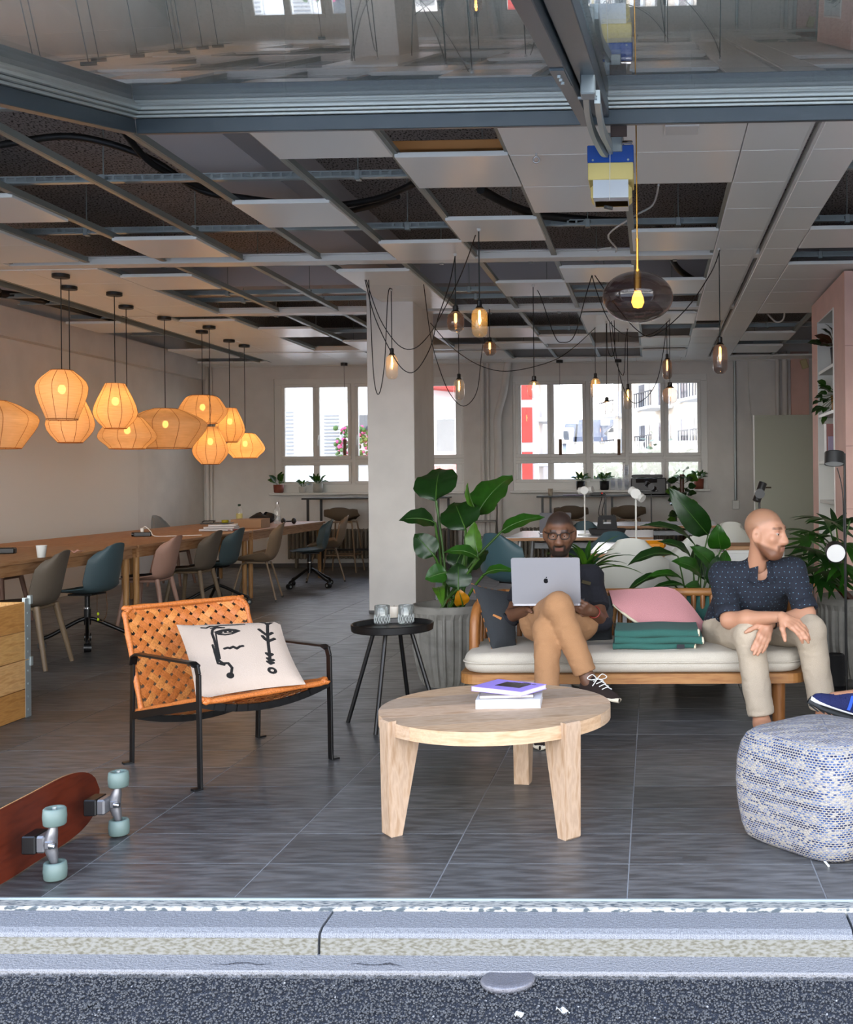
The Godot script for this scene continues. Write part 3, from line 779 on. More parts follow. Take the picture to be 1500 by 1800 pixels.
# ---- glass pendants
func glass_pendant(label: String, x: float, hook_y: float, y0: float, y1: float, w: float, tint: Color, alpha: float, tall: bool) -> Node3D:
	# x: pixel column; hook_y: its hook on the ceiling; y0 top of the cap, y1 bottom of the glass; w: glass width in pixels
	var hook := on(x, hook_y, HT - 0.01)
	var z := -hook.z
	var cap := at(x, y0, z)
	var h := cap.y - at(x, y1, z).y
	var r := (at(x + w, y0, z).x - at(x, y0, z).x) / 2
	var t := thing("glass_pendant", label, "pendant lamp", Vector3(cap.x, cap.y, hook.z), 0.0, "bottle-glass pendants on looped cords")
	var up := HT - 0.01 - cap.y
	part(t, "hook", Shape.new().lathe([Vector2(0, up - 0.02), Vector2(0.012, up - 0.016), Vector2(0.014, up), Vector2(0, up)], 10), mats.white_trim)
	part(t, "cord", rod(Vector3(0, up - 0.015, 0), Vector3.ZERO, 0.0042, 6), mat("cord_green", Color(0.1, 0.14, 0.13), 0.6) if tint.b < tint.r * 0.9 else mats.black_cable)
	var ch := h * 0.22 if tall else h * 0.26
	part(t, "cap", Shape.new().lathe([Vector2(0.0, -ch), Vector2(r * 0.55, -ch), Vector2(r * 0.42, -ch * 0.82), Vector2(r * 0.32, -ch * 0.7), Vector2(r * 0.32, -ch * 0.1), Vector2(r * 0.24, 0), Vector2(0, 0.002)], 16, true), mats.black_plastic)
	var gy := -ch * 0.85
	var gh := h + gy
	var pr := []
	var shape := [[0.0, 0.4], [0.06, 0.62], [0.14, 0.88], [0.22, 0.98], [0.35, 1.0], [0.78, 1.0], [0.88, 0.92], [0.96, 0.66], [1.0, 0.35], [1.0, 0.0]] if tall else [[0.0, 0.4], [0.08, 0.6], [0.2, 0.92], [0.32, 1.0], [0.62, 1.0], [0.8, 0.93], [0.92, 0.74], [1.0, 0.45], [1.0, 0.0]]
	for k in range(shape.size() - 1, -1, -1): pr.append(Vector2(shape[k][1] * r, gy - shape[k][0] * gh))
	part(t, "glass", Shape.new().lathe(pr, 24), pane("pendant_glass_%s" % tint.to_html(), alpha, tint))
	var fl := gh * 0.42
	part(t, "filament_bulb", Shape.new().tube([Vector3(0, gy - gh * 0.1, 0), Vector3(0, gy - gh * 0.16, 0), Vector3(0, gy - gh * 0.16 - fl * 0.8, 0), Vector3(0, gy - gh * 0.16 - fl, 0)], [r * 0.1, r * 0.16, r * 0.16, r * 0.05], 8), glow("filament", Color(1.0, 0.66, 0.3), 14.0))
	var l := OmniLight3D.new()
	l.name = "pendant_light"
	l.light_color = Color(1.0, 0.78, 0.5)
	l.light_energy = 0.02
	l.light_size = 0.012
	l.omni_range = 25.0
	l.omni_attenuation = 2.0
	l.shadow_enabled = true
	l.position = Vector3(0, gy - gh * 0.35, 0)
	t.add_child(l)
	return t

func cord(owner_: Node3D, called: String, pts: Array) -> void:   # pts in pixels and depth, in the thing's own axes
	var p := []
	for q in pts: p.append(at(q[0], q[1], q[2]) - owner_.position)
	part(owner_, called, Shape.new().tube(arcs(p, 5), 0.0042, 5), mats.black_cable)

func build_pendants() -> void:
	var gold := Color(0.7, 0.64, 0.42)
	var smoke := Color(0.2, 0.17, 0.17)
	var clear := Color(0.42, 0.44, 0.44)
	var a := glass_pendant("tall pale gold glass pendant in front of the white column", 689, 508, 612, 667, 21, gold, 0.16, true)
	cord(a, "swag_cord", [[689, 508, 9.15], [682, 520, 9.1], [676, 640, 9.1], [666, 693, 9.1], [657, 660, 9.1], [651, 540, 9.1], [648, 492, 9.1]])
	var b := glass_pendant("round smoked glass pendant beside the column and the tall gold one", 801, 446, 537, 583, 30, smoke, 0.42, false)
	cord(b, "swag_cord", [[801, 446, 8.2], [790, 500, 8.4], [770, 560, 8.7], [757, 610, 9.0], [735, 648, 9.1], [716, 654, 9.1], [694, 630, 9.1], [660, 560, 9.1], [642, 492, 9.1]])
	var c := glass_pendant("tall clear gold glass pendant above the small round smoked one", 843, 402, 528, 593, 28, gold, 0.16, true)
	cord(c, "swag_cord", [[840, 402, 7.5], [812, 480, 8.0], [775, 555, 8.5], [752, 592, 9.0], [727, 613, 9.1], [700, 606, 9.1], [668, 560, 9.1], [644, 492, 9.1]])
	var d := glass_pendant("small round smoked glass pendant below the tall clear gold one", 861, 540, 593, 625, 23, smoke, 0.42, false)
	cord(d, "swag_cord", [[851, 592, 10.9], [846, 630, 10.9], [838, 690, 10.9], [815, 714, 10.8], [790, 690, 10.6], [770, 640, 10.2], [757, 590, 9.6], [745, 500, 9.2]])
	glass_pendant("slim clear glass pendant hanging before the window pane beside the column", 807, 585, 657, 703, 19, clear, 0.14, true)
	var f := glass_pendant("round clear glass pendant before the window with the red house", 939, 501, 661, 699, 24, clear, 0.14, false)
	cord(f, "swag_cord", [[939, 503, 9.8], [950, 520, 9.8], [975, 590, 9.6], [990, 602, 9.5], [1010, 590, 9.4], [1030, 520, 9.1], [1041, 484, 9.0]])
	var g := glass_pendant("slim gold glass pendant before the middle window mullion", 1047, 575, 656, 699, 17, gold, 0.14, true)
	cord(g, "swag_cord", [[1047, 576, 11.9], [1010, 610, 11.7], [970, 635, 11.4], [900, 652, 11.0], [850, 645, 10.7], [800, 615, 10.3], [757, 568, 9.4]])
	var h := glass_pendant("squat clear glass pendant hanging lowest before the grey roofs", 1067, 566, 698, 727, 21, clear, 0.14, false)
	cord(h, "swag_cord", [[1067, 568, 11.6], [1068, 610, 11.6], [1075, 627, 11.6], [1081, 612, 11.6], [1080, 563, 11.6]])
	var i := glass_pendant("slim clear glass pendant crossed by a looping black cord", 1104, 577, 675, 719, 16, clear, 0.14, true)
	cord(i, "swag_cord", [[1104, 578, 11.9], [1100, 600, 11.9], [1096, 660, 11.9], [1078, 620, 11.8], [1072, 565, 11.7]])
	var j := glass_pendant("slim smoked glass pendant directly above the round smoked one", 1173, 564, 622, 667, 17, smoke, 0.42, true)
	cord(j, "swag_cord", [[1173, 566, 11.5], [1166, 620, 11.5], [1155, 670, 11.5], [1135, 700, 11.4], [1110, 706, 11.4], [1090, 660, 11.5], [1075, 565, 11.6]])
	var k := glass_pendant("round smoked glass pendant before the houses with balconies", 1178, 560, 672, 709, 27, Color(0.45, 0.41, 0.4), 0.2, false)
	cord(k, "swag_cord", [[1178, 562, 11.4], [1150, 585, 10.8], [1110, 592, 10.2], [1075, 570, 9.6], [1052, 520, 9.2], [1041, 484, 9.0]])
	var l := glass_pendant("tall smoked glass pendant hanging from the white panel strip", 1266, 437, 592, 657, 26, smoke, 0.45, true)
	cord(l, "swag_cord", [[1266, 439, 8.0], [1250, 480, 8.1], [1205, 545, 8.4], [1150, 590, 8.7], [1120, 580, 8.8], [1085, 540, 8.9], [1046, 484, 9.0]])
	# the big smoked globe on a brass stem
	var z := 5.06
	var top := at(1121, 478, z)
	var R := (at(1185, 525, z).x - at(1060, 525, z).x) / 2
	var hh := top.y - at(1121, 567, z).y
	var t := thing("smoked_globe_pendant", "large flattened smoked glass globe pendant on a thin brass stem", "pendant lamp", top)
	var brass := mat("brass", Color(0.83, 0.62, 0.28), 0.3, 0.9)
	var up := HT - 0.01 - top.y
	part(t, "canopy", Shape.new().lathe([Vector2(0, up - 0.03), Vector2(0.05, up - 0.03), Vector2(0.055, up), Vector2(0, up)], 24, true), brass)
	part(t, "cord", rod(Vector3(0, up - 0.03, 0), Vector3(0, 0.13, 0), 0.0035, 6), brass)
	part(t, "stem", Shape.new().tube([Vector3(0, 0.15, 0), Vector3(0, 0.0, 0)], 0.0065, 10).tube([Vector3(0, 0.012, 0), Vector3(0, -0.008, 0)], 0.011, 10).tube([Vector3(0, 0.155, 0), Vector3(0, 0.145, 0)], 0.008, 10), brass)
	var pr := []
	for q in 25:
		var an := PI * (1.0 - float(q) / 24.0)
		pr.append(Vector2(maxf(0.0, sin(an)) * R, -hh * 0.5 + cos(an) * hh * 0.5))
	part(t, "glass", Shape.new().lathe(pr, 48), pane("globe_glass", 0.66, Color(0.10, 0.075, 0.08)))
	part(t, "socket", rod(Vector3(0, 0, 0), Vector3(0, -hh * 0.38, 0), 0.018, 12), brass)
	part(t, "light_bulb", Shape.new().lathe([Vector2(0, -hh * 0.72), Vector2(0.02, -hh * 0.7), Vector2(0.03, -hh * 0.6), Vector2(0.026, -hh * 0.5), Vector2(0.014, -hh * 0.38)], 16), glow("globe_bulb", Color(1.0, 0.62, 0.22), 14.0))
	var lt := OmniLight3D.new()
	lt.name = "globe_light"
	lt.light_color = Color(1.0, 0.62, 0.28)
	lt.light_energy = 0.05
	lt.light_size = 0.025
	lt.omni_range = 25.0
	lt.omni_attenuation = 2.0
	lt.shadow_enabled = true
	lt.position = Vector3(0, -hh * 0.57, 0)
	t.add_child(lt)
	# slim timber rods at the windows
	for q in [[605, 638, "slim brown rod pendant at the window behind the long table"], [984, 633, "slim brown rod pendant before the window beside the red house"], [1087, 632, "slim brown rod pendant before the cream house through the window"]]:
		var p := on(q[0], q[1], HT - 0.01)
		var s := thing("rod_pendant", q[2], "pendant lamp", p, 0.0, "slim rod pendants at the windows")
		var y0 := at(q[0], 772, -p.z).y - p.y
		var y1 := at(q[0], 800, -p.z).y - p.y
		part(s, "canopy", Shape.new().lathe([Vector2(0, -0.04), Vector2(0.05, -0.04), Vector2(0.05, 0), Vector2(0, 0)], 16, true), mats.black_plastic)
		part(s, "cord", rod(Vector3(0, -0.03, 0), Vector3(0, y0, 0), 0.003, 5), mats.black_cable)
		part(s, "rod", rod(Vector3(0, y0, 0), Vector3(0, y1, 0), 0.024, 12), mat("rod_brown", Color(0.42, 0.29, 0.17), 0.5))
# ---- things in the lounge by the door
func front_materials() -> void:
	var wood := ntex(41, 0.012, [[0.0, Color(0.80, 0.72, 0.63)], [0.3, Color(0.9, 0.85, 0.79)], [0.5, Color(0.97, 0.94, 0.91)], [0.75, Color(0.89, 0.85, 0.81)], [1.0, Color(1, 0.98, 0.96)]], 512, 5)
	for k in 4:
		var m := tri(mat("mango_%d" % k, [Color(0.75, 0.65, 0.54), Color(0.71, 0.63, 0.545), Color(0.77, 0.675, 0.585), Color(0.67, 0.605, 0.54)][k], 0.62), wood, Vector3(0.9, 5.0, 5.0))
		m.uv1_offset = Vector3(0.31 * k, 0.17 * k, 0.4 * k)
	tri(mat("mango_leg", Color(0.68, 0.60, 0.52), 0.62), wood, Vector3(5.0, 0.9, 5.0))
	var oak := ntex(42, 0.014, [[0.0, Color(0.78, 0.66, 0.52)], [0.5, Color(0.95, 0.88, 0.78)], [1.0, Color(1, 0.96, 0.9)]], 512, 5)
	tri(mat("bench_wood_x", Color(0.63, 0.47, 0.29), 0.45), oak, Vector3(0.7, 7.0, 7.0))
	tri(mat("bench_wood_y", Color(0.57, 0.40, 0.235), 0.42), oak, Vector3(7.0, 0.7, 7.0))
	tri(mat("oak_z", Color(0.66, 0.53, 0.41), 0.5), oak, Vector3(6.0, 6.0, 0.6))
	tri(mat("oak_y", Color(0.70, 0.56, 0.38), 0.5), oak, Vector3(6.0, 0.6, 6.0))
	tri(mat("oak_x", Color(0.68, 0.54, 0.40), 0.5), oak, Vector3(0.6, 6.0, 6.0))
	for k in 3:
		var m := tri(mat("pine_%d" % k, [Color(0.80, 0.64, 0.40), Color(0.74, 0.55, 0.30), Color(0.84, 0.68, 0.46)][k], 0.65), wood, Vector3(6.0, 5.0, 0.7))
		m.uv1_offset = Vector3(0.3 * k, 0.5 * k, 0.1)
	var weave := ntex(43, 0.16, [], 256, 3, 3.0)
	var linen := ntex(44, 0.1, [[0.0, Color(0.9, 0.9, 0.9)], [1.0, Color(1, 1, 1)]], 256, 3)
	for c in [["cream_cloth", Color(0.74, 0.71, 0.655)], ["denim_grey", Color(0.17, 0.185, 0.2)], ["wool_green", Color(0.17, 0.36, 0.33)], ["wool_pink", Color(0.78, 0.55, 0.56)], ["wool_cream", Color(0.86, 0.82, 0.72)]]:
		var m := bump(tri(mat(c[0], c[1], 0.95), linen, Vector3(6, 6, 6)), weave, 0.6)
		m.rim_enabled = true
		m.rim = 0.25
	tri(mat("pot_concrete", Color(0.50, 0.49, 0.46), 0.85), ntex(45, 0.02, [[0.0, Color(0.72, 0.72, 0.7)], [0.5, Color(0.92, 0.92, 0.92)], [1.0, Color(1, 1, 1)]], 256, 5), Vector3(1.5, 1.5, 1.5))
	mat("soil", Color(0.12, 0.09, 0.07), 1.0)
	for c in [["leaf_dark", Color(0.08, 0.21, 0.045)], ["leaf_mid", Color(0.14, 0.32, 0.06)], ["leaf_light", Color(0.27, 0.44, 0.1)], ["leaf_yellow", Color(0.75, 0.5, 0.05)], ["leaf_brown", Color(0.3, 0.14, 0.06)]]:
		var m := mat(c[0], c[1], 0.38)
		m.albedo_texture = ntex(46, 0.03, [[0.0, Color(0.75, 0.75, 0.75)], [1.0, Color(1, 1, 1)]], 128, 3)
		m.uv1_triplanar = true
		m.uv1_scale = Vector3(5, 5, 5)
		m.backlight_enabled = true
		m.backlight = Color(0.35, 0.45, 0.1)
	mat("stem_green", Color(0.2, 0.33, 0.1), 0.5)

# a leaf along start -> tip; up: roughly the way its upper face looks
func leaf(start: Vector3, tip: Vector3, w: float, up: Vector3, arch := 0.15, fold := 0.25, full := 0.8, n := 10) -> Shape:
	var d := tip - start
	var l := d.length()
	d /= l
	up = (up - d * up.dot(d)).normalized()
	var side := d.cross(up)
	var s := Shape.new()
	return s.sheet(func(u: float, v: float):
		var t := v
		var hw := w * 0.5 * pow(sin(PI * pow(clampf(t, 0.0, 1.0), full)), 0.75)
		var e := (u - 0.5) * 2.0
		var wave := 0.04 * w * sin(t * 17.0 + e * 2.0) * absf(e)
		return start + d * l * t + up * (arch * l * 4.0 * t * (1.0 - t) + absf(e) * hw * fold + wave - arch * l * 0.4 * t * t) + side * e * hw * (1.0 - 0.15 * fold), 6, n)

func plant_leaf(p: Node3D, base: Vector3, start: Vector3, tip: Vector3, w: float, up: Vector3, m: String, arch := 0.12, fold := 0.25, r := 0.006, full := 0.8) -> void:
	var o := p.position
	var bend := (start - base) * 0.5 + Vector3(0, 0.06 * (start - base).length(), 0)
	var lf := part(p, "leaf", leaf(start - o, tip - o, w, up, arch, fold, full), mats[m])
	var mid := (tip - start)
	var upn := (up - mid.normalized() * up.dot(mid.normalized())).normalized()
	var rib := []
	for k in 6:
		var t := k / 6.0
		rib.append(start - o + mid * t + upn * (arch * mid.length() * (4.0 * t * (1.0 - t) - 0.4 * t * t) + 0.001))
	part(lf, "midrib", Shape.new().tube(rib, [r * 0.7, r * 0.6, r * 0.5, r * 0.4, r * 0.3, r * 0.15], 5), mats.stem_green)
	if base != start:
		part(p, "stalk", Shape.new().tube(arcs([base - o, base + bend - o, start - o], 5), r, 6), mats.stem_green)

func stroke(img: Image, pts: Array, r: float, c: Color) -> void:
	var s := img.get_width()
	for i in pts.size() - 1:
		var a := Vector2(pts[i][0], pts[i][1]) * s
		var b := Vector2(pts[i + 1][0], pts[i + 1][1]) * s
		var n := int(a.distance_to(b) / 2.0) + 1
		for k in n + 1:
			var p := a.lerp(b, float(k) / n)
			for y in range(int(p.y - r), int(p.y + r) + 1):
				for x in range(int(p.x - r), int(p.x + r) + 1):
					if x >= 0 and y >= 0 and x < s and y < s and Vector2(x, y).distance_to(p) <= r:
						img.set_pixel(x, y, c)

# a cushion spread between four corners (top left, top right, bottom right, bottom left)
func cushion(p: Node3D, called: String, c: Array, fat: float, front: Material, back: Material, pinch := 0.08, edge := "") -> MeshInstance3D:
	var nrm: Vector3 = (c[1] - c[0]).cross(c[0] - c[3]).normalized()
	var pt := func(u: float, v: float, side: float) -> Vector3:
		var eu := 4.0 * u * (1.0 - u)
		var ev := 4.0 * v * (1.0 - v)
		var uu := 0.5 + (u - 0.5) * (1.0 - pinch * ev * 0.6)
		var vv := 0.5 + (v - 0.5) * (1.0 - pinch * eu * 0.6)
		var q: Vector3 = c[0].lerp(c[1], uu).lerp(c[3].lerp(c[2], uu), vv)
		return q + nrm * side * fat * (pow(eu * ev, 0.42) + 0.05 * sin(u * 9.0 + v * 4.0) * eu * ev)
	var f := Shape.new()
	var b := Shape.new()
	for sh in [[f, 1.0], [b, -1.0]]:
		var s: Shape = sh[0]
		s.smooth()
		var n := 18
		for j in n:
			for i in n:
				var u0 := float(i) / n; var u1 := float(i + 1) / n; var v0 := float(j) / n; var v1 := float(j + 1) / n
				var q := [pt.call(u0, v0, sh[1]), pt.call(u1, v0, sh[1]), pt.call(u1, v1, sh[1]), pt.call(u0, v1, sh[1])]
				var t := [Vector2(u0, v0), Vector2(u1, v0), Vector2(u1, v1), Vector2(u0, v1)]
				if sh[1] > 0.0:
					s.tri(q[0], q[1], q[2], t[0], t[1], t[2]); s.tri(q[0], q[2], q[3], t[0], t[2], t[3])
				else:
					s.tri(q[0], q[2], q[1], t[0], t[2], t[1]); s.tri(q[0], q[3], q[2], t[0], t[3], t[2])
	var o := part(p, called, f, front)
	part(p, "back_cover", b, back)
	if edge:
		var path := []
		for k in 4 * 14 + 1:
			var q := int(k / 14.0) % 4
			var t := (k % 14) / 14.0
			var uv: Vector2 = [Vector2(t, 0), Vector2(1, t), Vector2(1 - t, 1), Vector2(0, 1 - t)][q]
			path.append(pt.call(uv.x, uv.y, 1.0))
		var st := Shape.new()
		for k in path.size() - 1:
			if k % 2 == 0: st.tube([path[k], path[k].lerp(path[k + 1], 0.8)], 0.0035, 5)
		part(p, "edge_stitching", st, mat("stitch_orange", Color(0.55, 0.33, 0.12), 0.8)).set_meta("kind", "stuff")
	return o

func build_armchair() -> void:
	var t := thing("armchair", "low armchair with woven orange cane seat and black flat-steel frame", "chair", Vector3(-1.92, 0, -4.85), 0.863)
	var hw := 0.31
	for s in [-1.0, 1.0]:
		var sd := Shape.new()
		var x: float = s * hw
		var pts := [Vector3(x + s * 0.035, 0.003, 0.32), Vector3(x, 0.003, 0.318), Vector3(x, 0.03, 0.316), Vector3(x, 0.47, 0.31), Vector3(x, 0.505, 0.295), Vector3(x, 0.515, 0.26), Vector3(x, 0.5, -0.26), Vector3(x, 0.485, -0.3), Vector3(x, 0.45, -0.313), Vector3(x, 0.03, -0.33), Vector3(x, 0.003, -0.332), Vector3(x + s * 0.035, 0.003, -0.335)]
		for k in pts.size() - 1:
			var a: Vector3 = pts[k]; var b: Vector3 = pts[k + 1]
			var arm := k >= 4 and k <= 7
			sd.bar(a, b + (b - a).normalized() * 0.004, 0.034 if arm else 0.01, 0.01 if arm else 0.034, Vector3.RIGHT, 0.0015)
		part(t, "side_frame", sd, mats.black_metal)
		part(t, "side_rail", Shape.new().bar(Vector3(x, 0.215, -0.32), Vector3(x, 0.345, 0.31), 0.009, 0.034, Vector3.RIGHT, 0.001), mats.black_metal)
	# seat a: across, b: from the rear (0) to the front (1); back a: across, b: upwards
	var seat := func(a: float, b: float) -> Vector3:
		return Vector3(a, lerpf(0.235, 0.372, b) - 0.05 * (1.0 - pow(a / 0.3, 2.0)), lerpf(-0.3, 0.325, b))
	var back := func(a: float, b: float) -> Vector3:
		return Vector3(a, lerpf(0.225, 0.69, b), lerpf(-0.245, -0.40, b) - 0.045 * (1.0 - pow(a / 0.3, 2.0)) - 0.03 * b * b)
	for b in [0.03, 0.985]:
		var fr := Shape.new()
		for k in 12:
			var p0: Vector3 = seat.call(lerpf(-0.3, 0.3, k / 12.0), b) - Vector3(0, 0.022, 0)
			var p1: Vector3 = seat.call(lerpf(-0.3, 0.3, (k + 1) / 12.0), b) - Vector3(0, 0.022, 0)
			fr.bar(p0, p1 + (p1 - p0) * 0.1, 0.03, 0.012, Vector3.UP)
		part(t, "cross_rail", fr, mats.black_metal)
	var cane := tri(mat("cane", Color(0.80, 0.47, 0.22), 0.5), ntex(51, 0.05, [[0.0, Color(0.55, 0.48, 0.4)], [0.4, Color(0.9, 0.88, 0.84)], [1.0, Color(1, 1, 1)]], 256, 4), Vector3(8, 8, 8))
	var cane2 := tri(mat("cane_pale", Color(0.87, 0.57, 0.30), 0.5), mats.cane.albedo_texture, Vector3(8, 8, 8))
	for surf in [[seat, 0.6, 0.64, "seat"], [back, 0.6, 0.49, "backrest"]]:
		var f: Callable = surf[0]
		var W: float = surf[1]
		var H: float = surf[2]
		var rim := []
		for q in round_rect(W, H, 0.05, 5): rim.append(f.call(q.x, q.y / H + 0.5))
		rim.append(rim[0])
		var rimr := []
		var fine := arcs(rim, 8)
		for k in fine.size(): rimr.append(0.0125 + 0.002 * sin(k * 1.9))
		var e := part(t, surf[3], Shape.new().tube(fine, rimr, 8, false), cane)
		var pitch := 0.043
		for dir: float in [1.0, -1.0]:
			var c := -0.6
			var idx := 0
			while c < 0.6:
				c += pitch
				idx += 1
				# points (x, y) with y = dir * x + c * sqrt2, clipped to the rounded panel
				var run := []
				for k in 61:
					var x := lerpf(-W / 2, W / 2, k / 60.0)
					var y := dir * x + c * 1.414
					var ax := absf(x) - (W / 2 - 0.05)
					var ay := absf(y) - (H / 2 - 0.05)
					if absf(x) < W / 2 and absf(y) < H / 2 and not (ax > 0 and ay > 0 and Vector2(ax, ay).length() > 0.05):
						run.append(Vector2(x, y))
				if run.size() < 3: continue
				var rows := []
				for q in run:
					var other: float = (q.y + dir * q.x) / 1.414   # position along the crossing family
					var lift: float = 0.0035 * dir * (1.0 if idx % 2 == 0 else -1.0) * cos(PI * other / pitch)
					var p: Vector3 = f.call(q.x, q.y / H + 0.5)
					var px_: Vector3 = f.call(q.x + 0.01, q.y / H + 0.5) - p
					var py_: Vector3 = f.call(q.x, (q.y + 0.01) / H + 0.5) - p
					var nn := px_.cross(py_).normalized()
					var across := (px_ * -dir + py_).normalized() if dir > 0 else (px_ + py_).normalized()
					var row := []
					for m in 7:
						var w := (m / 6.0 - 0.5) * 0.031
						row.append(p + across * w + nn * (lift + 0.0016 * absf(sin(m * PI / 2.0)) + 0.001))
					rows.append(row)
				var st := Shape.new()
				st.smooth()
				st.skin(rows, false)
				part(e, "cane_band", st, cane if idx % 3 else cane2)
	# its cushion
	var cs := thing("cushion", "cream linen cushion with a black line-drawn face leaning in the armchair", "cushion", Vector3(-1.9, 0.36, -4.8))
	var img := Image.create(512, 512, false, Image.FORMAT_RGB8)
	img.fill(Color(0.67, 0.61, 0.56))
	var k := Color(0.03, 0.025, 0.025)
	var L := [[[[0.218, 0.117], [0.262, 0.129], [0.308, 0.098], [0.353, 0.107], [0.405, 0.087], [0.46, 0.086], [0.522, 0.089], [0.578, 0.087], [0.64, 0.088]], 6.0], [[[0.307, 0.138], [0.374, 0.119], [0.432, 0.139]], 6.0],
		[[[0.432, 0.139], [0.355, 0.134], [0.315, 0.172], [0.297, 0.237], [0.299, 0.326], [0.29, 0.481], [0.277, 0.634], [0.309, 0.684], [0.36, 0.696], [0.383, 0.763], [0.361, 0.827]], 7.0], [[[0.265, 0.412], [0.263, 0.544], [0.263, 0.672], [0.319, 0.708]], 6.0], [[[0.336, 0.218], [0.31, 0.439], [0.297, 0.615]], 4.0],
		[[[0.334, 0.213], [0.407, 0.183], [0.471, 0.173], [0.537, 0.192], [0.569, 0.22]], 6.0], [[[0.334, 0.213], [0.359, 0.253], [0.418, 0.27], [0.489, 0.262], [0.569, 0.22]], 6.0], [[[0.37, 0.222], [0.45, 0.21], [0.53, 0.222]], 14.0],
		[[[0.369, 0.486], [0.401, 0.479], [0.421, 0.493], [0.456, 0.474], [0.486, 0.51], [0.523, 0.483], [0.551, 0.482]], 8.0], [[[0.873, 0.077], [0.843, 0.26], [0.822, 0.381], [0.785, 0.596], [0.757, 0.737]], 8.0], [[[0.802, 0.048], [0.849, 0.068], [0.864, 0.113], [0.895, 0.071], [0.917, 0.047]], 7.0],
		[[[0.768, 0.205], [0.794, 0.256], [0.822, 0.302]], 9.0], [[[0.887, 0.259], [0.857, 0.286], [0.831, 0.308]], 9.0], [[[0.78, 0.327], [0.795, 0.378], [0.816, 0.405]], 9.0], [[[0.89, 0.359], [0.855, 0.385], [0.821, 0.41]], 9.0], [[[0.756, 0.603], [0.775, 0.638], [0.807, 0.612]], 9.0], [[[0.746, 0.674], [0.761, 0.709], [0.798, 0.696]], 8.0], [[[0.735, 0.721], [0.754, 0.749], [0.785, 0.735]], 8.0],
		[[[0.344, 0.845], [0.35, 0.85]], 17.0], [[[0.744, 0.838], [0.746, 0.84]], 22.0]]
	for s in L: stroke(img, s[0], s[1], k)
	for s in [[0.41, 0.225, 5.0], [0.455, 0.22, 5.0], [0.5, 0.218, 4.0], [0.745, 0.839, 8.0]]:
		stroke(img, [[s[0], s[1]], [s[0], s[1]]], s[2], Color(0.67, 0.61, 0.56))
	var pm := bump(mat("cushion_print", Color.WHITE, 0.95), ntex(52, 0.2, [], 256, 2, 2.0), 0.4)
	pm.albedo_texture = ImageTexture.create_from_image(img)
	var q := [at(310, 1098, 4.86), at(492, 1092, 4.93), at(538, 1203, 4.70), at(345, 1231, 4.52)]
	for i in 4: q[i] -= cs.position
	cushion(cs, "front_cover", q, 0.055, pm, mat("cushion_black", Color(0.03, 0.03, 0.03), 0.9), 0.1)

func build_side_table() -> void:
	var c := Vector3(-1.365, 0, -5.6)
	var t := thing("side_table", "small round black tray table with four slanting legs", "table", c)
	part(t, "tray", Shape.new().lathe([Vector2(0, 0.488), Vector2(0.205, 0.488), Vector2(0.21, 0.492), Vector2(0.213, 0.524), Vector2(0.209, 0.527), Vector2(0.202, 0.524), Vector2(0.198, 0.501), Vector2(0, 0.5)], 48, true), mats.black_metal)
	for k in 4:
		var a := 0.12 + PI / 2 * k
		part(t, "leg", Shape.new().tube([Vector3(cos(a) * 0.25, 0.0, sin(a) * 0.25), Vector3(cos(a) * 0.1, 0.489, sin(a) * 0.1)], 0.011, 10), mats.black_metal)
	var gl := mat("cut_glass", Color(0.95, 0.97, 0.96, 0.08), 0.03)
	gl.refraction_enabled = true
	gl.refraction_scale = 0.05
	gl.transparency = BaseMaterial3D.TRANSPARENCY_ALPHA
	for g in [[672, 1097, "cut-glass tumbler on the black tray, on the armchair's side of the candle"], [714, 1096, "cut-glass tumbler on the black tray, on the fluted pot's side of the candle"]]:
		var p := on(g[0], g[1], 0.501)
		var o := thing("tumbler", g[2], "glass", Vector3(p.x, 0.5015, p.z), 0.0, "tumblers on the tray table")
		var r := 0.041
		part(o, "glass_body", Shape.new().lathe([Vector2(0, 0), Vector2(r - 0.003, 0.0), Vector2(r, 0.004), Vector2(r, 0.098), Vector2(r - 0.003, 0.1), Vector2(r - 0.0045, 0.096), Vector2(r - 0.005, 0.018), Vector2(0, 0.016)], 32), gl)
		var cut := Shape.new()
		for k in 16:
			for sg in [-1.0, 1.0]:
				var a := TAU * k / 16
				var pts := []
				for m in 5: pts.append(Vector3(cos(a + sg * 0.1 * m) * (r + 0.0005), 0.008 + 0.011 * m, sin(a + sg * 0.1 * m) * (r + 0.0005)))
				cut.tube(pts, 0.0014, 4, false)
		part(o, "cut_pattern", cut, pane("glass_cut", 0.35, Color(0.85, 0.88, 0.87)))
	var cp := on(693, 1092, 0.501)
	var cd := thing("candle", "short white candle between the two tumblers", "candle", Vector3(cp.x, 0.5015, cp.z))
	part(cd, "wax", Shape.new().lathe([Vector2(0, 0), Vector2(0.028, 0), Vector2(0.028, 0.078), Vector2(0.024, 0.081), Vector2(0, 0.079)], 24), mat("wax_white", Color(0.9, 0.86, 0.8), 0.5))
	part(cd, "wick", rod(Vector3(0, 0.079, 0), Vector3(0.001, 0.088, 0), 0.001, 5), mats.black_cable)

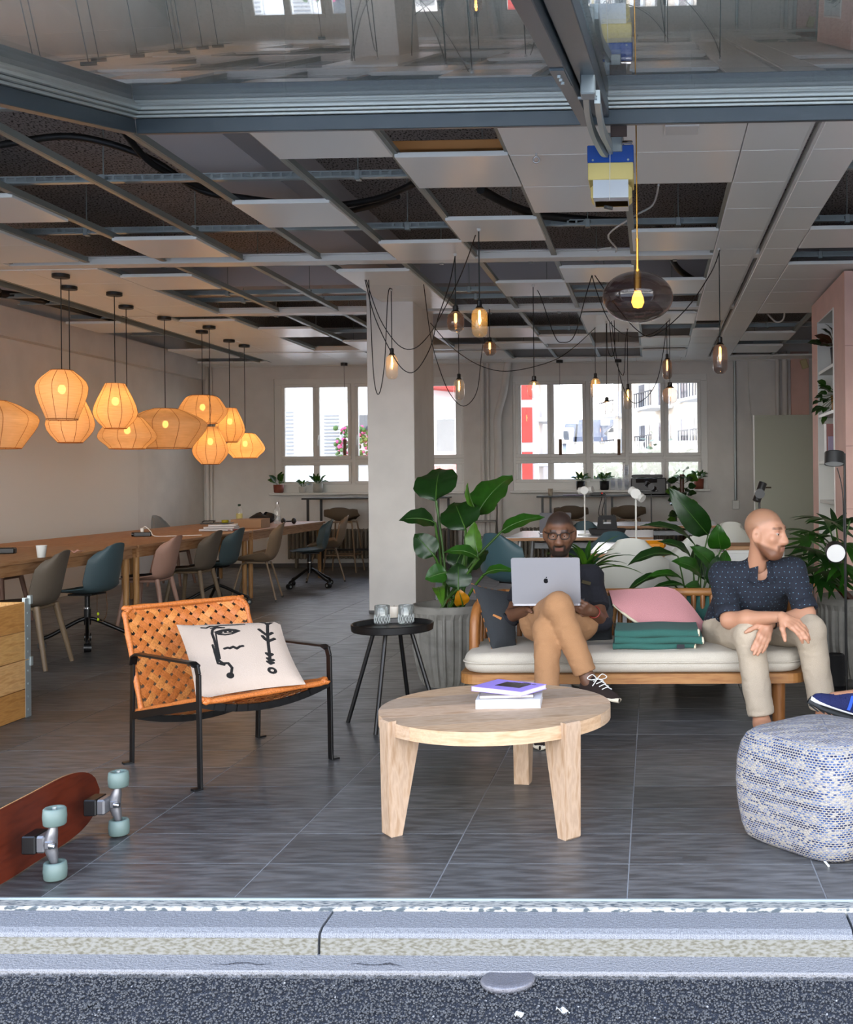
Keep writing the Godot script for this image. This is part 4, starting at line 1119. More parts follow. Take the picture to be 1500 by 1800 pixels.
func build_coffee_table() -> void:
	var c := Vector3(-0.61, 0, -4.125)
	var t := thing("coffee_table", "round pale mango-wood coffee table on three tapered block legs", "table", c, 0.3)
	var R := 0.44
	var circ := PackedVector2Array()
	for k in 64: circ.append(Vector2(cos(TAU * k / 64), sin(TAU * k / 64)) * R)
	var cuts := [-0.45, -0.27, -0.1, 0.06, 0.25, 0.45]
	for k in 5:
		var rect := PackedVector2Array([Vector2(-0.5, cuts[k] + 0.0006), Vector2(0.5, cuts[k] + 0.0006), Vector2(0.5, cuts[k + 1] - 0.0006), Vector2(-0.5, cuts[k + 1] - 0.0006)])
		var polys := Geometry2D.intersect_polygons(circ, rect)
		for poly in polys:
			part(t, "plank", Shape.new().prism(poly, -0.024, 0.024), mats["mango_%d" % (k % 4)], Transform3D(Basis(Vector3.RIGHT, -PI / 2), Vector3(0, 0.378, 0)))
	for l in [[Vector2(-0.34, 0.285), 0.0], [Vector2(0.345, 0.36), 0.0], [Vector2(0.06, -0.40), 0.06]]:
		var w := Vector3(l[0].x, 0, l[0].y).rotated(Vector3.UP, -0.3)
		var a := atan2(w.x, w.z)
		# radial profile: flush outside, tapering inside; x radial, y up
		var o := R + 0.028
		var pr := PackedVector2Array([Vector2(o - 0.055 - l[1], 0.0), Vector2(o - 0.012 - l[1], 0.0), Vector2(o - 0.006 - l[1], 0.006), Vector2(o, 0.405), Vector2(o - 0.006, 0.412), Vector2(o - 0.034, 0.412), Vector2(o - 0.034, 0.352), Vector2(o - 0.13, 0.352)])
		var sh := Shape.new().at(Transform3D(Basis(Vector3.UP, -PI / 2), Vector3.ZERO)).prism(pr, -0.032, 0.032)
		part(t, "leg", sh, mats.mango_leg, Transform3D(Basis(Vector3.UP, a), Vector3.ZERO))
	# three books
	var white := mat("book_paper", Color(0.76, 0.75, 0.75), 0.6)
	var bk := func(label: String, pos: Vector3, turn: float, size: Vector3, cover: Material, cat := "book") -> Node3D:
		var b := thing("book", label, cat, pos, turn, "books on the coffee table")
		part(b, "pages", Shape.new().box(Vector3(0.0, size.y / 2, 0.001), Vector3(size.x - 0.004, size.y - 0.003, size.z - 0.005)), white)
		part(b, "cover", Shape.new().box(Vector3(0, size.y - 0.0008, 0), Vector3(size.x, 0.0016, size.z)).box(Vector3(0, 0.0008, 0), Vector3(size.x, 0.0016, size.z)).box(Vector3(-size.x / 2 + 0.0008, size.y / 2, 0), Vector3(0.0016, size.y, size.z)), cover)
		return b
	var p := on(897, 1236, 0.403)
	bk.call("thick white paperback at the bottom of the book pile", Vector3(p.x, 0.403, p.z), 0.06, Vector3(0.245, 0.034, 0.2), mat("book_white", Color(0.78, 0.78, 0.79), 0.45))
	bk.call("thin grey-covered booklet in the middle of the book pile", Vector3(p.x - 0.01, 0.438, p.z + 0.005), 0.1, Vector3(0.205, 0.012, 0.15), mat("book_taupe", Color(0.42, 0.38, 0.36), 0.5))
	var top: Node3D = bk.call("lilac-covered book with a dark photograph on top of the pile", Vector3(p.x - 0.005, 0.4515, p.z - 0.015), -0.5, Vector3(0.235, 0.018, 0.17), mat("book_lilac", Color(0.60, 0.52, 0.86), 0.4))
	part(top, "cover_photo", Shape.new().box(Vector3(0.01, 0.0185, -0.012), Vector3(0.115, 0.0006, 0.08)), tri(mat("cover_photo", Color(0.4, 0.38, 0.38), 0.4), ntex(53, 0.03, [[0.0, Color(0.15, 0.15, 0.15)], [0.6, Color(0.4, 0.4, 0.4)], [1.0, Color(0.9, 0.9, 0.9)]], 128, 4), Vector3(6, 6, 6)))
	var row := 0
	for word in ["new", "perspectives"]:
		var tm := TextMesh.new()
		tm.text = word
		tm.font_size = 16
		tm.pixel_size = 0.0011
		tm.depth = 0.0004
		part(top, "title_line", tm, mats.black_plastic, Transform3D(Basis(Vector3.RIGHT, -PI / 2), Vector3(0.035, 0.0184, -0.069 + 0.0125 * row)))
		row += 1

func build_bench() -> void:
	var x0 := -1.02
	var x1 := 0.785
	var z0 := -5.57
	var z1 := -6.32
	var mid := Vector3((x0 + x1) / 2, 0, (z0 + z1) / 2)
	var t := thing("bench", "wooden spindle-back bench with round legs under a cream seat pad", "bench", mid)
	var w := x1 - x0
	var d := z0 - z1
	var rr := round_rect(w, d, 0.1, 6)
	part(t, "seat_board", Shape.new().prism(rr, 0.0, 0.05), mats.bench_wood_x, Transform3D(Basis(Vector3.RIGHT, -PI / 2), Vector3(0, 0.208, 0)))
	for q in [[-0.78, 0.3], [0.76, 0.3], [-0.78, -0.28], [0.76, -0.28]]:
		part(t, "leg", Shape.new().tube([Vector3(q[0], 0, q[1]), Vector3(q[0], 0.21, q[1])], [0.033, 0.036], 16), mats.bench_wood_y)
	# bent arms and the spindle back
	var arm := Shape.new()
	for s in [-1.0, 1.0]:
		var x: float = s * (w / 2 - 0.045)
		part(t, "arm_post", Shape.new().tube(arcs([Vector3(x, 0.24, 0.13), Vector3(x, 0.45, 0.12), Vector3(x - s * 0.005, 0.555, 0.07), Vector3(x - s * 0.015, 0.585, -0.02), Vector3(x - s * 0.03, 0.6, -0.2), Vector3(x - s * 0.1, 0.605, -d / 2 + 0.035)], 5), 0.027, 12), mats.bench_wood_y)
		for k in 3:
			part(t, "spindle", rod(Vector3(x, 0.25, 0.04 - 0.12 * k), Vector3(x - s * 0.01, 0.58, 0.02 - 0.12 * k), 0.014, 10), mats.bench_wood_y)
	part(t, "top_rail", Shape.new().tube([Vector3(-w / 2 + 0.12, 0.605, -d / 2 + 0.035), Vector3(w / 2 - 0.12, 0.605, -d / 2 + 0.035)], 0.024, 12), mats.bench_wood_x)
	for k in 30:
		var x := lerpf(-w / 2 + 0.13, w / 2 - 0.13, k / 29.0)
		part(t, "spindle", rod(Vector3(x, 0.25, -d / 2 + 0.06), Vector3(x, 0.6, -d / 2 + 0.037), 0.015, 10), mats.bench_wood_y)
	# seat pad: a soft slab with a seam
	var pad := thing("seat_pad", "long cream upholstered seat pad lying on the wooden bench", "seat pad", mid + Vector3(0, 0.2585, 0.0))
	var pw := w - 0.03
	var pd := d - 0.1
	var rings := []
	for j in 13:
		var a := PI * j / 12.0
		var inset := 0.055 * (1.0 - pow(sin(a), 0.55)) + (0.006 if j == 6 else 0.0)
		var y := 0.055 - 0.055 * cos(a)
		var ring := []
		for q in round_rect(pw - 2 * inset, pd - 2 * inset, 0.11, 6): ring.append(Vector3(q.x, y + 0.004 * sin(q.x * 9.0) * (1.0 if j > 6 else 0.0), -q.y + 0.04))
		rings.append(ring)
	var sp := Shape.new()
	sp.smooth()
	sp.skin(rings, true)
	var tops := []
	for rr2 in [1.0, 0.75, 0.5, 0.25, 0.0]:
		var ring := []
		for q in rings[12]: ring.append(Vector3(q.x * rr2, q.y + 0.008 * (1.0 - rr2), (q.z - 0.04) * rr2 + 0.04))
		tops.append(ring)
	sp.skin(tops, true)
	part(pad, "cover", sp, mats.cream_cloth)
	var seam := []
	for q in round_rect(pw + 0.003, pd + 0.003, 0.11, 6): seam.append(Vector3(q.x, 0.058, -q.y + 0.04))
	seam.append(seam[0])
	part(pad, "piping", Shape.new().tube(seam, 0.005, 6, false), mats.cream_cloth)
	# dark cushions
	for c in [[[829, 1026, 5.95], [906, 1040, 6.05], [908, 1138, 5.86], [866, 1146, 5.74], "slate grey cushion with orange stitching leaning on the bench arm beside the fluted pot"], [[1030, 1040, 6.16], [1082, 1046, 6.2], [1076, 1136, 6.0], [1026, 1136, 5.98], "slate grey cushion behind the man with the laptop"], [[1355, 1010, 6.1], [1432, 1026, 6.05], [1420, 1122, 5.9], [1352, 1126, 5.95], "slate grey cushion behind the man in the patterned shirt"]]:
		var q := []
		for k in 4: q.append(at(c[k][0], c[k][1], c[k][2]))
		var o: Vector3 = (q[2] + q[3]) / 2
		var cu := thing("bench_cushion", c[4], "cushion", o, 0.0, "slate grey cushions on the bench")
		for k in 4: q[k] -= o
		cushion(cu, "cover", q, 0.06, mats.denim_grey, mats.denim_grey, 0.12, "stitch")
		if c[0][0] < 900: part(cu, "leather_tag", Shape.new().box(at(874, 1085, 5.83) - o, Vector3(0.05, 0.018, 0.004), Basis(Vector3.BACK, -0.4)), mat("tag_tan", Color(0.62, 0.4, 0.18), 0.7))
	# folded green blanket on the pad
	var g := on(1150, 1160, 0.37)
	var bl := thing("folded_blanket", "green wool blanket with cream trim folded on the seat pad", "blanket", Vector3(g.x, 0.375, -5.83))
	var layers := [[0.0, 0.43, 0.30, 0.0, 0.022], [0.03, 0.46, 0.33, 0.05, 0.026], [0.062, 0.44, 0.30, 0.03, 0.03]]
	for l in layers:
		var y0: float = l[0]
		var lw: float = l[1]
		var ld: float = l[2]
		var th: float = l[4]
		var prof := PackedVector2Array()
		for k in 13:
			var a := PI / 2 + PI * k / 12.0
			prof.append(Vector2(-ld / 2 + cos(a) * th / 2, y0 + th / 2 + sin(a) * th / 2))
		prof.append(Vector2(ld / 2, y0)); prof.append(Vector2(ld / 2, y0 + th))
		var fold := part(bl, "fold", Shape.new().sheet(func(u: float, v: float):
			var a := PI / 2 + PI * clampf((v - 0.3) / 0.4, 0.0, 1.0)
			var zz := 0.0
			if v < 0.3: zz = lerpf(-ld / 2, ld / 2, v / 0.3)
			elif v > 0.7: zz = lerpf(ld / 2, -ld / 2, (v - 0.7) / 0.3)
			else: zz = ld / 2 - cos(a) * th * 0.5
			var yy := y0 + th * 0.5 + sin(a) * th * 0.5
			return Vector3((u - 0.5) * lw + l[3] * 0.5, yy + 0.004 * sin(u * 8.0 + y0 * 60.0), zz + 0.012 * sin(u * 5.0 + y0 * 90.0)), 20, 20, 0.006), mats.wool_green)
		var trim := []
		for k in 15: trim.append(Vector3(lw / 2 + l[3] * 0.5, y0 + th * 0.5 + sin(PI / 2 + PI * k / 14.0) * th * 0.5, ld / 2 - cos(PI / 2 + PI * k / 14.0) * th * 0.5 + 0.012 * sin(5.0 + y0 * 90.0)))
		part(fold, "trim", Shape.new().tube(trim, 0.007, 6), mats.wool_cream)
	part(bl, "label_tab", Shape.new().box(Vector3(0.14, 0.012, 0.175), Vector3(0.04, 0.022, 0.003)), mat("tab_navy", Color(0.05, 0.06, 0.1), 0.7))
	# two-sided throw over the back rest
	var th := thing("throw_blanket", "pink and green reversible wool throw draped over the bench back", "blanket", Vector3(0.15, 0.6, -6.2))
	var o := th.position
	var pk := [[1071, 1040, 6.24], [1120, 1037, 6.22], [1187, 1038, 6.22], [1240, 1100, 6.02]]
	var lo := [[1078, 1062, 6.1], [1110, 1088, 6.08], [1150, 1108, 6.04], [1226, 1120, 5.96]]
	var drape := func(a: Array, b: Array, u: float) -> Array:
		var pa := []; var pb := []
		for k in a.size():
			pa.append(at(a[k][0], a[k][1], a[k][2]) - o); pb.append(at(b[k][0], b[k][1], b[k][2]) - o)
		var ca := arcs(pa, 8); var cb := arcs(pb, 8)
		var i := mini(int(u * (ca.size() - 1)), ca.size() - 2)
		var f := u * (ca.size() - 1) - i
		return [ca[i].lerp(ca[i + 1], f), cb[i].lerp(cb[i + 1], f)]
	var pink := part(th, "pink_side", Shape.new().sheet(func(u: float, v: float):
		var e: Array = drape.call(pk, lo, u)
		return e[0].lerp(e[1], v) + Vector3(0, 0.0, 0.03 * sin(PI * v) + 0.012 * sin(u * 14.0) * v), 26, 10, 0.008), mats.wool_pink)
	var edge := []
	for k in 20:
		edge.append(drape.call(pk, lo, k / 19.0)[1] + Vector3(0, 0, 0.004))
	part(pink, "trim", Shape.new().tube(edge, 0.008, 6), mats.wool_cream)
	var gt := [[1180, 1036, 6.34], [1215, 1038, 6.34], [1262, 1038, 6.34]]
	var gb := [[1190, 1075, 6.24], [1228, 1104, 6.2], [1264, 1124, 6.18]]
	var gn := part(th, "green_side", Shape.new().sheet(func(u: float, v: float):
		var e: Array = drape.call(gt, gb, u)
		return e[0].lerp(e[1], v) + Vector3(0, 0, 0.01 * sin(u * 10.0)), 16, 8, 0.008), mats.wool_green)
	var e2 := []
	for k in 12: e2.append(at(lerpf(1185, 1238, k / 11.0), [1037, 1048, 1058, 1066, 1072, 1078, 1083, 1088, 1092, 1096, 1099, 1102][k], 6.25 - 0.02 * k) - o)
	part(gn, "trim", Shape.new().tube(e2, 0.009, 6), mats.wool_cream)

func fluted_pot(label: String, c: Vector3, r: float, h: float) -> Node3D:
	var t := thing("fluted_pot", label, "plant pot", c, 0.0, "fluted concrete pots")
	var s := Shape.new()
	s.smooth()
	var n := 168
	var rings := []
	for j in 15:
		var v := j / 14.0
		var y := h * v
		var rr := r * (0.72 + 0.28 * pow(minf(1.0, v * 2.2), 0.55)) if v < 0.45 else r
		var flute := 0.0 if v > 0.86 or v < 0.02 else 1.0
		if v > 0.86: rr = r + 0.004
		var ring := []
		for k in n:
			var ph := fposmod(k / float(n) * 28.0, 1.0)
			var g := -0.012 * flute * (1.0 if ph > 0.25 and ph < 0.9 else 0.0)
			var a := TAU * k / n
			ring.append(Vector3(cos(a) * (rr + g), y, -sin(a) * (rr + g)))
		rings.append(ring)
	s.flat()
	s.skin(rings, true)
	s.at(Transform3D()).lathe([Vector2(r + 0.004, h), Vector2(r - 0.002, h + 0.008), Vector2(r - 0.022, h + 0.006), Vector2(r - 0.028, h - 0.06)], 48)
	part(t, "pot_body", s, mats.pot_concrete)
	part(t, "soil", Shape.new().lathe([Vector2(r - 0.02, h - 0.08), Vector2(r - 0.025, h - 0.055), Vector2(0, h - 0.04)], 32), mats.soil)
	return t

func build_plants() -> void:
	var c := at(792, 1100, 6.72)
	fluted_pot("fluted grey concrete pot standing between the column and the bench", Vector3(c.x, 0, -6.72), 0.235, 0.49)
	var p := thing("strelitzia_plant", "large-leaved bird-of-paradise plant in the pot beside the column", "plant", Vector3(c.x, 0.45, -6.72))
	var z := 6.72
	var cam := Vector3(0, 0.35, 1.0)
	# start px, tip px, start depth, tip depth, width m, up, material
	var L := [[767, 880, 6.7, 774, 822, 6.95, 0.30, Vector3(-0.1, 0.35, 1), "leaf_dark", 0.08, 0.18], [765, 919, 6.6, 702, 913, 6.5, 0.16, Vector3(0.1, 0.8, 0.75), "leaf_dark", 0.12, 0.2], [837, 908, 6.8, 900, 834, 6.95, 0.30, Vector3(-0.55, 0.5, 0.8), "leaf_mid", 0.08, 0.15], [835, 893, 6.7, 822, 849, 6.66, 0.07, Vector3(-1, 0.2, 0.6), "leaf_light", 0.05, 0.7],
		[819, 931, 6.6, 799, 882, 6.8, 0.26, Vector3(0.1, 0.35, 1), "leaf_dark", 0.08, 0.15], [764, 977, 6.6, 729, 938, 6.62, 0.16, Vector3(-0.1, 0.4, 0.9), "leaf_dark", 0.08, 0.2], [841, 974, 6.55, 833, 917, 6.6, 0.13, Vector3(-0.5, 0.3, 0.9), "leaf_light", 0.08, 0.3], [842, 982, 6.5, 781, 969, 6.4, 0.11, Vector3(0, 1, 0.8), "leaf_mid", 0.16, 0.2],
		[880, 936, 6.75, 957, 907, 6.75, 0.13, Vector3(-0.2, 0.9, 0.75), "leaf_mid", 0.1, 0.15], [850, 1011, 6.5, 903, 1002, 6.4, 0.09, Vector3(0, 1, 0.8), "leaf_mid", 0.12, 0.2], [786, 1006, 6.55, 747, 1018, 6.5, 0.14, Vector3(-0.1, 0.5, 1), "leaf_mid", 0.08, 0.2], [806, 1036, 6.55, 806, 988, 6.6, 0.17, Vector3(0.2, 0.4, 1), "leaf_dark", 0.08, 0.2], [826, 1004, 6.8, 858, 966, 6.9, 0.14, Vector3(-0.3, 0.6, 0.8), "leaf_dark", 0.1, 0.2],
		[800, 1000, 6.9, 822, 955, 7.0, 0.16, Vector3(-0.2, 0.5, 0.9), "leaf_dark", 0.1, 0.2], [770, 1035, 6.7, 778, 1062, 6.48, 0.08, Vector3(0, 1, 0.6), "leaf_light", 0.2, 0.2], [814, 1064, 6.6, 806, 1036, 6.55, 0.1, Vector3(0.2, 0.4, 1), "leaf_yellow", 0.1, 0.2], [800, 1058, 6.6, 784, 1060, 6.5, 0.03, Vector3(0, 1, 0.3), "leaf_brown", 0.2, 0.3]]
	rng.seed = 8
	for l in L:
		var b := Vector3(c.x + rng.randf_range(-0.07, 0.09), 0.46, -6.72 + rng.randf_range(-0.07, 0.07))
		plant_leaf(p, b, at(l[0], l[1], l[2]), at(l[3], l[4], l[5]), l[6], l[7], l[8], l[9], l[10], 0.0085, 0.68)
	# peace lily behind the bench
	var q := at(1230, 1060, 6.75)
	var pl := thing("peace_lily_plant", "leafy dark green peace lily standing behind the bench", "plant", Vector3(q.x, 0.0, -6.75))
	part(pl, "planter", Shape.new().lathe([Vector2(0, 0), Vector2(0.16, 0), Vector2(0.2, 0.36), Vector2(0.185, 0.37), Vector2(0.17, 0.32), Vector2(0, 0.33)], 32), mats.pot_concrete)
	var S := [[1245, 940, 6.7, 1176, 858, 6.55, 0.17, Vector3(-0.5, 0.6, 0.7), "leaf_dark"], [1222, 958, 6.65, 1128, 920, 6.5, 0.11, Vector3(-0.1, 1, 0.5), "leaf_dark"], [1268, 966, 6.7, 1262, 922, 6.6, 0.15, Vector3(-0.2, 0.4, 0.9), "leaf_mid"], [1192, 978, 6.6, 1104, 990, 6.4, 0.12, Vector3(-0.1, 1, 0.6), "leaf_dark"], [1215, 980, 6.7, 1158, 950, 6.6, 0.1, Vector3(0, 0.9, 0.6), "leaf_dark"], [1232, 1010, 6.6, 1183, 985, 6.45, 0.12, Vector3(0, 0.6, 0.8), "leaf_mid"],
		[1170, 1012, 6.55, 1100, 1040, 6.4, 0.075, Vector3(0, 1, 0.5), "leaf_dark"], [1200, 1018, 6.55, 1135, 1014, 6.4, 0.08, Vector3(0, 1, 0.7), "leaf_mid"], [1205, 1030, 6.5, 1140, 1038, 6.4, 0.06, Vector3(0, 1, 0.6), "leaf_dark"], [1255, 1000, 6.65, 1215, 960, 6.55, 0.12, Vector3(0, 0.6, 0.8), "leaf_mid"], [1232, 1036, 6.5, 1205, 1030, 6.4, 0.08, Vector3(0, 0.5, 1), "leaf_mid"], [1250, 1030, 6.6, 1262, 975, 6.6, 0.11, Vector3(0.2, 0.4, 1), "leaf_dark"], [1262, 1020, 6.6, 1278, 966, 6.7, 0.1, Vector3(0.4, 0.4, 1), "leaf_mid"], [1240, 1020, 6.8, 1225, 955, 6.95, 0.14, Vector3(0, 0.3, 1), "leaf_dark"]]
	for l in S:
		plant_leaf(pl, q + Vector3(rng.randf_range(-0.06, 0.06), 0.33 - q.y, rng.randf_range(-0.05, 0.05)), at(l[0], l[1], l[2]), at(l[3], l[4], l[5]), l[6], l[7], l[8], 0.12, 0.25, 0.005, 0.75)
	# striped dracaena behind the laptop man
	var dq := at(1040, 1050, 6.7)
	var dr := thing("dracaena_plant", "striped narrow-leaved dracaena behind the man with the laptop", "plant", Vector3(dq.x, 0, -6.7))
	part(dr, "planter", Shape.new().lathe([Vector2(0, 0), Vector2(0.13, 0), Vector2(0.17, 0.36), Vector2(0.15, 0.36), Vector2(0.14, 0.32), Vector2(0, 0.33)], 32), mats.pot_concrete)
	part(dr, "trunk", rod(Vector3(0, 0.3, 0), Vector3(0, 0.62, 0), 0.018, 8), mats.leaf_brown)
	var heart := Vector3(dq.x - 0.03, 0.66, -6.7)
	for k in 26:
		var a := k * 2.4
		var e := 0.95 - 0.04 * k
		var dir := Vector3(cos(a) * cos(e), sin(e), sin(a) * cos(e) * 0.8)
		var len := rng.randf_range(0.24, 0.36)
		plant_leaf(dr, heart, heart, heart + dir * len, 0.045, Vector3(0, 1, 0) - dir * dir.y + Vector3(0, 0.01, 0.05), "leaf_light" if k % 3 == 0 else "leaf_mid", 0.14, 0.35, 0.0025, 0.7)
	# philodendron in the second fluted pot
	var r2 := at(1512, 1100, 6.9)
	fluted_pot("fluted grey concrete pot beside the black floor lamp", Vector3(r2.x, 0, -6.95), 0.255, 0.5)
	var ph := thing("philodendron_plant", "bushy philodendron with deeply cut leaves behind the floor lamp", "plant", Vector3(r2.x, 0.46, -6.95))
	part(ph, "trunk", Shape.new().tube(arcs([Vector3(-0.03, 0.0, 0.08), Vector3(-0.1, 0.07, 0.08), Vector3(-0.17, 0.16, 0.06)], 4), 0.026, 8), mats.leaf_brown)
	var Q := [[1452, 912, 6.8, 1420, 900, 6.55], [1495, 915, 6.9, 1505, 898, 6.7], [1430, 935, 6.75, 1392, 925, 6.55], [1462, 942, 6.7, 1440, 930, 6.5], [1430, 965, 6.7, 1388, 962, 6.5], [1450, 975, 6.65, 1418, 985, 6.45], [1490, 955, 6.75, 1500, 975, 6.5], [1440, 1000, 6.7, 1398, 1005, 6.5], [1475, 990, 6.6, 1455, 1010, 6.4], [1492, 1000, 6.7, 1510, 1025, 6.5], [1425, 950, 7.0, 1400, 935, 7.1], [1470, 925, 7.1, 1465, 900, 7.2], [1440, 1018, 6.6, 1415, 1040, 6.45], [1408, 985, 6.9, 1375, 985, 6.9], [1470, 1015, 6.8, 1490, 1045, 6.6]]
	for l in Q:
		var st := at(l[0], l[1], l[2])
		var tp := at(l[3], l[4], l[5])
		lobed_leaf(ph, Vector3(r2.x - 0.12, 0.56, -6.9), st, tp, 0.23)

func lobed_leaf(p: Node3D, base: Vector3, start: Vector3, tip: Vector3, size: float) -> void:
	var o := p.position
	var d := (tip - start).normalized()
	var len := maxf((tip - start).length(), size)
	var up := Vector3(0, 1, 0.45)
	up = (up - d * up.dot(d)).normalized()
	var side := d.cross(up)
	var s := Shape.new()
	s.smooth()
	var n := 9
	for k in n:   # fingers round the stalk's end
		var a := lerpf(-2.1, 2.1, k / float(n - 1))
		var dir := d * cos(a) + side * sin(a)
		var l := len * (1.0 - 0.18 * absf(a))
		var acr := up.cross(dir).normalized()
		var c0 := start - o
		var w := len * 0.075
		var prev := [c0 + acr * w * 0.6, c0 - acr * w * 0.6]
		for m in range(1, 6):
			var t := m / 5.0
			var hw := w * sin(PI * (0.25 + 0.75 * t) ) * 1.15
			var pos := c0 + dir * l * t - up * len * 0.22 * t * t
			var cur := [pos + acr * hw, pos - acr * hw]
			s.tri(prev[0], cur[0], cur[1]); s.tri(prev[0], cur[1], prev[1])
			prev = cur
	part(p, "leaf", s, mats.leaf_mid if int(start.x * 1000) % 2 else mats.leaf_dark)
	part(p, "stalk", Shape.new().tube(arcs([base - o, (base + start) / 2 + Vector3(0, 0.08, 0) - o, start - o], 5), 0.0055, 6), mats.stem_green)

func build_pouf() -> void:
	var c := Vector3(0.595, 0, -3.82)
	var t := thing("pouf", "square blue and white woven pouf on the tiled floor", "pouf", c, 0.72)
	var S := 0.475
	var H := 0.40
	# chunky cord weave drawn as rows of stitches
	var sz := 1024
	var img := Image.create(sz, sz, false, Image.FORMAT_RGB8)
	var hgt := Image.create(sz, sz, false, Image.FORMAT_RGB8)
	img.fill(Color(0.60, 0.58, 0.55))
	hgt.fill(Color(0.25, 0.25, 0.25))
	rng.seed = 77
	var band := FastNoiseLite.new()
	band.seed = 3
	band.frequency = 0.035
	var blues := [Color(0.07, 0.12, 0.26), Color(0.16, 0.24, 0.42), Color(0.30, 0.38, 0.53), Color(0.46, 0.49, 0.57)]
	var ph := 16
	var pw := 22
	for j in int(sz / ph):
		for i in int(sz / pw) + 1:
			var dark := band.get_noise_2d(i * 1.6, j * 6.0) + 0.25 * sin(j * 0.9)
			var col := Color(0.63, 0.61, 0.575)
			if rng.randf() < 0.78 + 0.5 * dark:
				col = blues[clampi(int(2.0 - dark * 4.0 + rng.randf_range(-0.8, 0.9)), 0, 3)]
			var cx := i * pw + (pw / 2 if j % 2 else 0)
			var cy := j * ph + 5
			for y in range(-5, 6):
				for x in range(-9, 10):
					var e := (x * x) / 81.0 + (y * y) / 25.0
					if e <= 1.0:
						var X := posmod(cx + x, sz)
						var Y := posmod(cy + y, sz)
						img.set_pixel(X, Y, col)
						var g := 0.45 + 0.55 * (1.0 - e)
						hgt.set_pixel(X, Y, Color(g, g, g))
			for x in pw:   # the pale cord between the rows
				for y in range(11, 16):
					var g := 0.5 + 0.3 * sin(PI * (y - 10) / 6.0)
					hgt.set_pixel(posmod(i * pw + x, sz), posmod(j * ph + y, sz), Color(g, g, g))
	var m := mat("pouf_weave", Color.WHITE, 0.95)
	m.albedo_texture = ImageTexture.create_from_image(img)
	hgt.bump_map_to_normal_map(6.0)
	bump(m, ImageTexture.create_from_image(hgt), 1.0)
	var s := Shape.new()
	s.smooth()
	# sides: rounded square rings, uv in stitches round the girth; then the top as its own patch
	var n := 72
	var ring := func(inset: float, y: float, bulge: float) -> Array:
		var out := []
		for k in n + 1:
			var a := TAU * k / n
			var ca := cos(a); var sa := sin(a)
			var rr := 1.0 / pow(pow(absf(ca), 5.0) + pow(absf(sa), 5.0), 0.2)
			out.append(Vector3(ca * rr * (S / 2 - inset + bulge), y, -sa * rr * (S / 2 - inset + bulge)))
		return out
	var prof := [[0.03, 0.0], [0.012, 0.012], [0.0, 0.05], [-0.012, 0.13], [-0.016, 0.2], [-0.012, 0.28], [0.0, 0.335], [0.014, 0.362], [0.036, 0.378]]
	var rows := []
	for q in prof: rows.append(ring.call(q[0], q[1], 0.0))
	for i in rows.size() - 1:
		for k in n:
			var v0: float = prof[i][1] / 0.5
			var v1: float = prof[i + 1][1] / 0.5
			var u0 := 3.0 * k / n
			var u1 := 3.0 * (k + 1) / n
			s.tri(rows[i][k], rows[i + 1][k], rows[i + 1][k + 1], Vector2(u0, v0), Vector2(u0, v1), Vector2(u1, v1))
			s.tri(rows[i][k], rows[i + 1][k + 1], rows[i][k + 1], Vector2(u0, v0), Vector2(u1, v1), Vector2(u1, v0))
	var last: Array = rows[-1]
	for g in 6:
		var f0 := 1.0 - g / 6.0
		var f1 := 1.0 - (g + 1) / 6.0
		for k in n:
			var pts := []
			for e in [[f0, k], [f1, k], [f1, k + 1], [f0, k + 1]]:
				var b: Vector3 = last[e[1]]
				pts.append(Vector3(b.x * e[0], b.y + 0.022 * (1.0 - e[0] * e[0]), b.z * e[0]))
			var uv := []
			for q in pts: uv.append(Vector2(q.x + q.z, q.x - q.z) * 1.5)
			s.tri(pts[0], pts[1], pts[2], uv[0], uv[1], uv[2]); s.tri(pts[0], pts[2], pts[3], uv[0], uv[2], uv[3])
	part(t, "woven_cover", s, m)
	var zip := Shape.new()
	zip.tube([Vector3(-0.2, 0.006, 0.16), Vector3(-0.225, 0.0045, 0.2)], 0.004, 6)
	part(t, "zip_pull", zip, mats.white_trim)
	part(t, "base_cloth", Shape.new().prism(round_rect(S - 0.1, S - 0.1, 0.08, 4), 0.0, 0.012), mats.cream_cloth, Transform3D(Basis(Vector3.RIGHT, -PI / 2), Vector3(0, 0.0005, 0)))

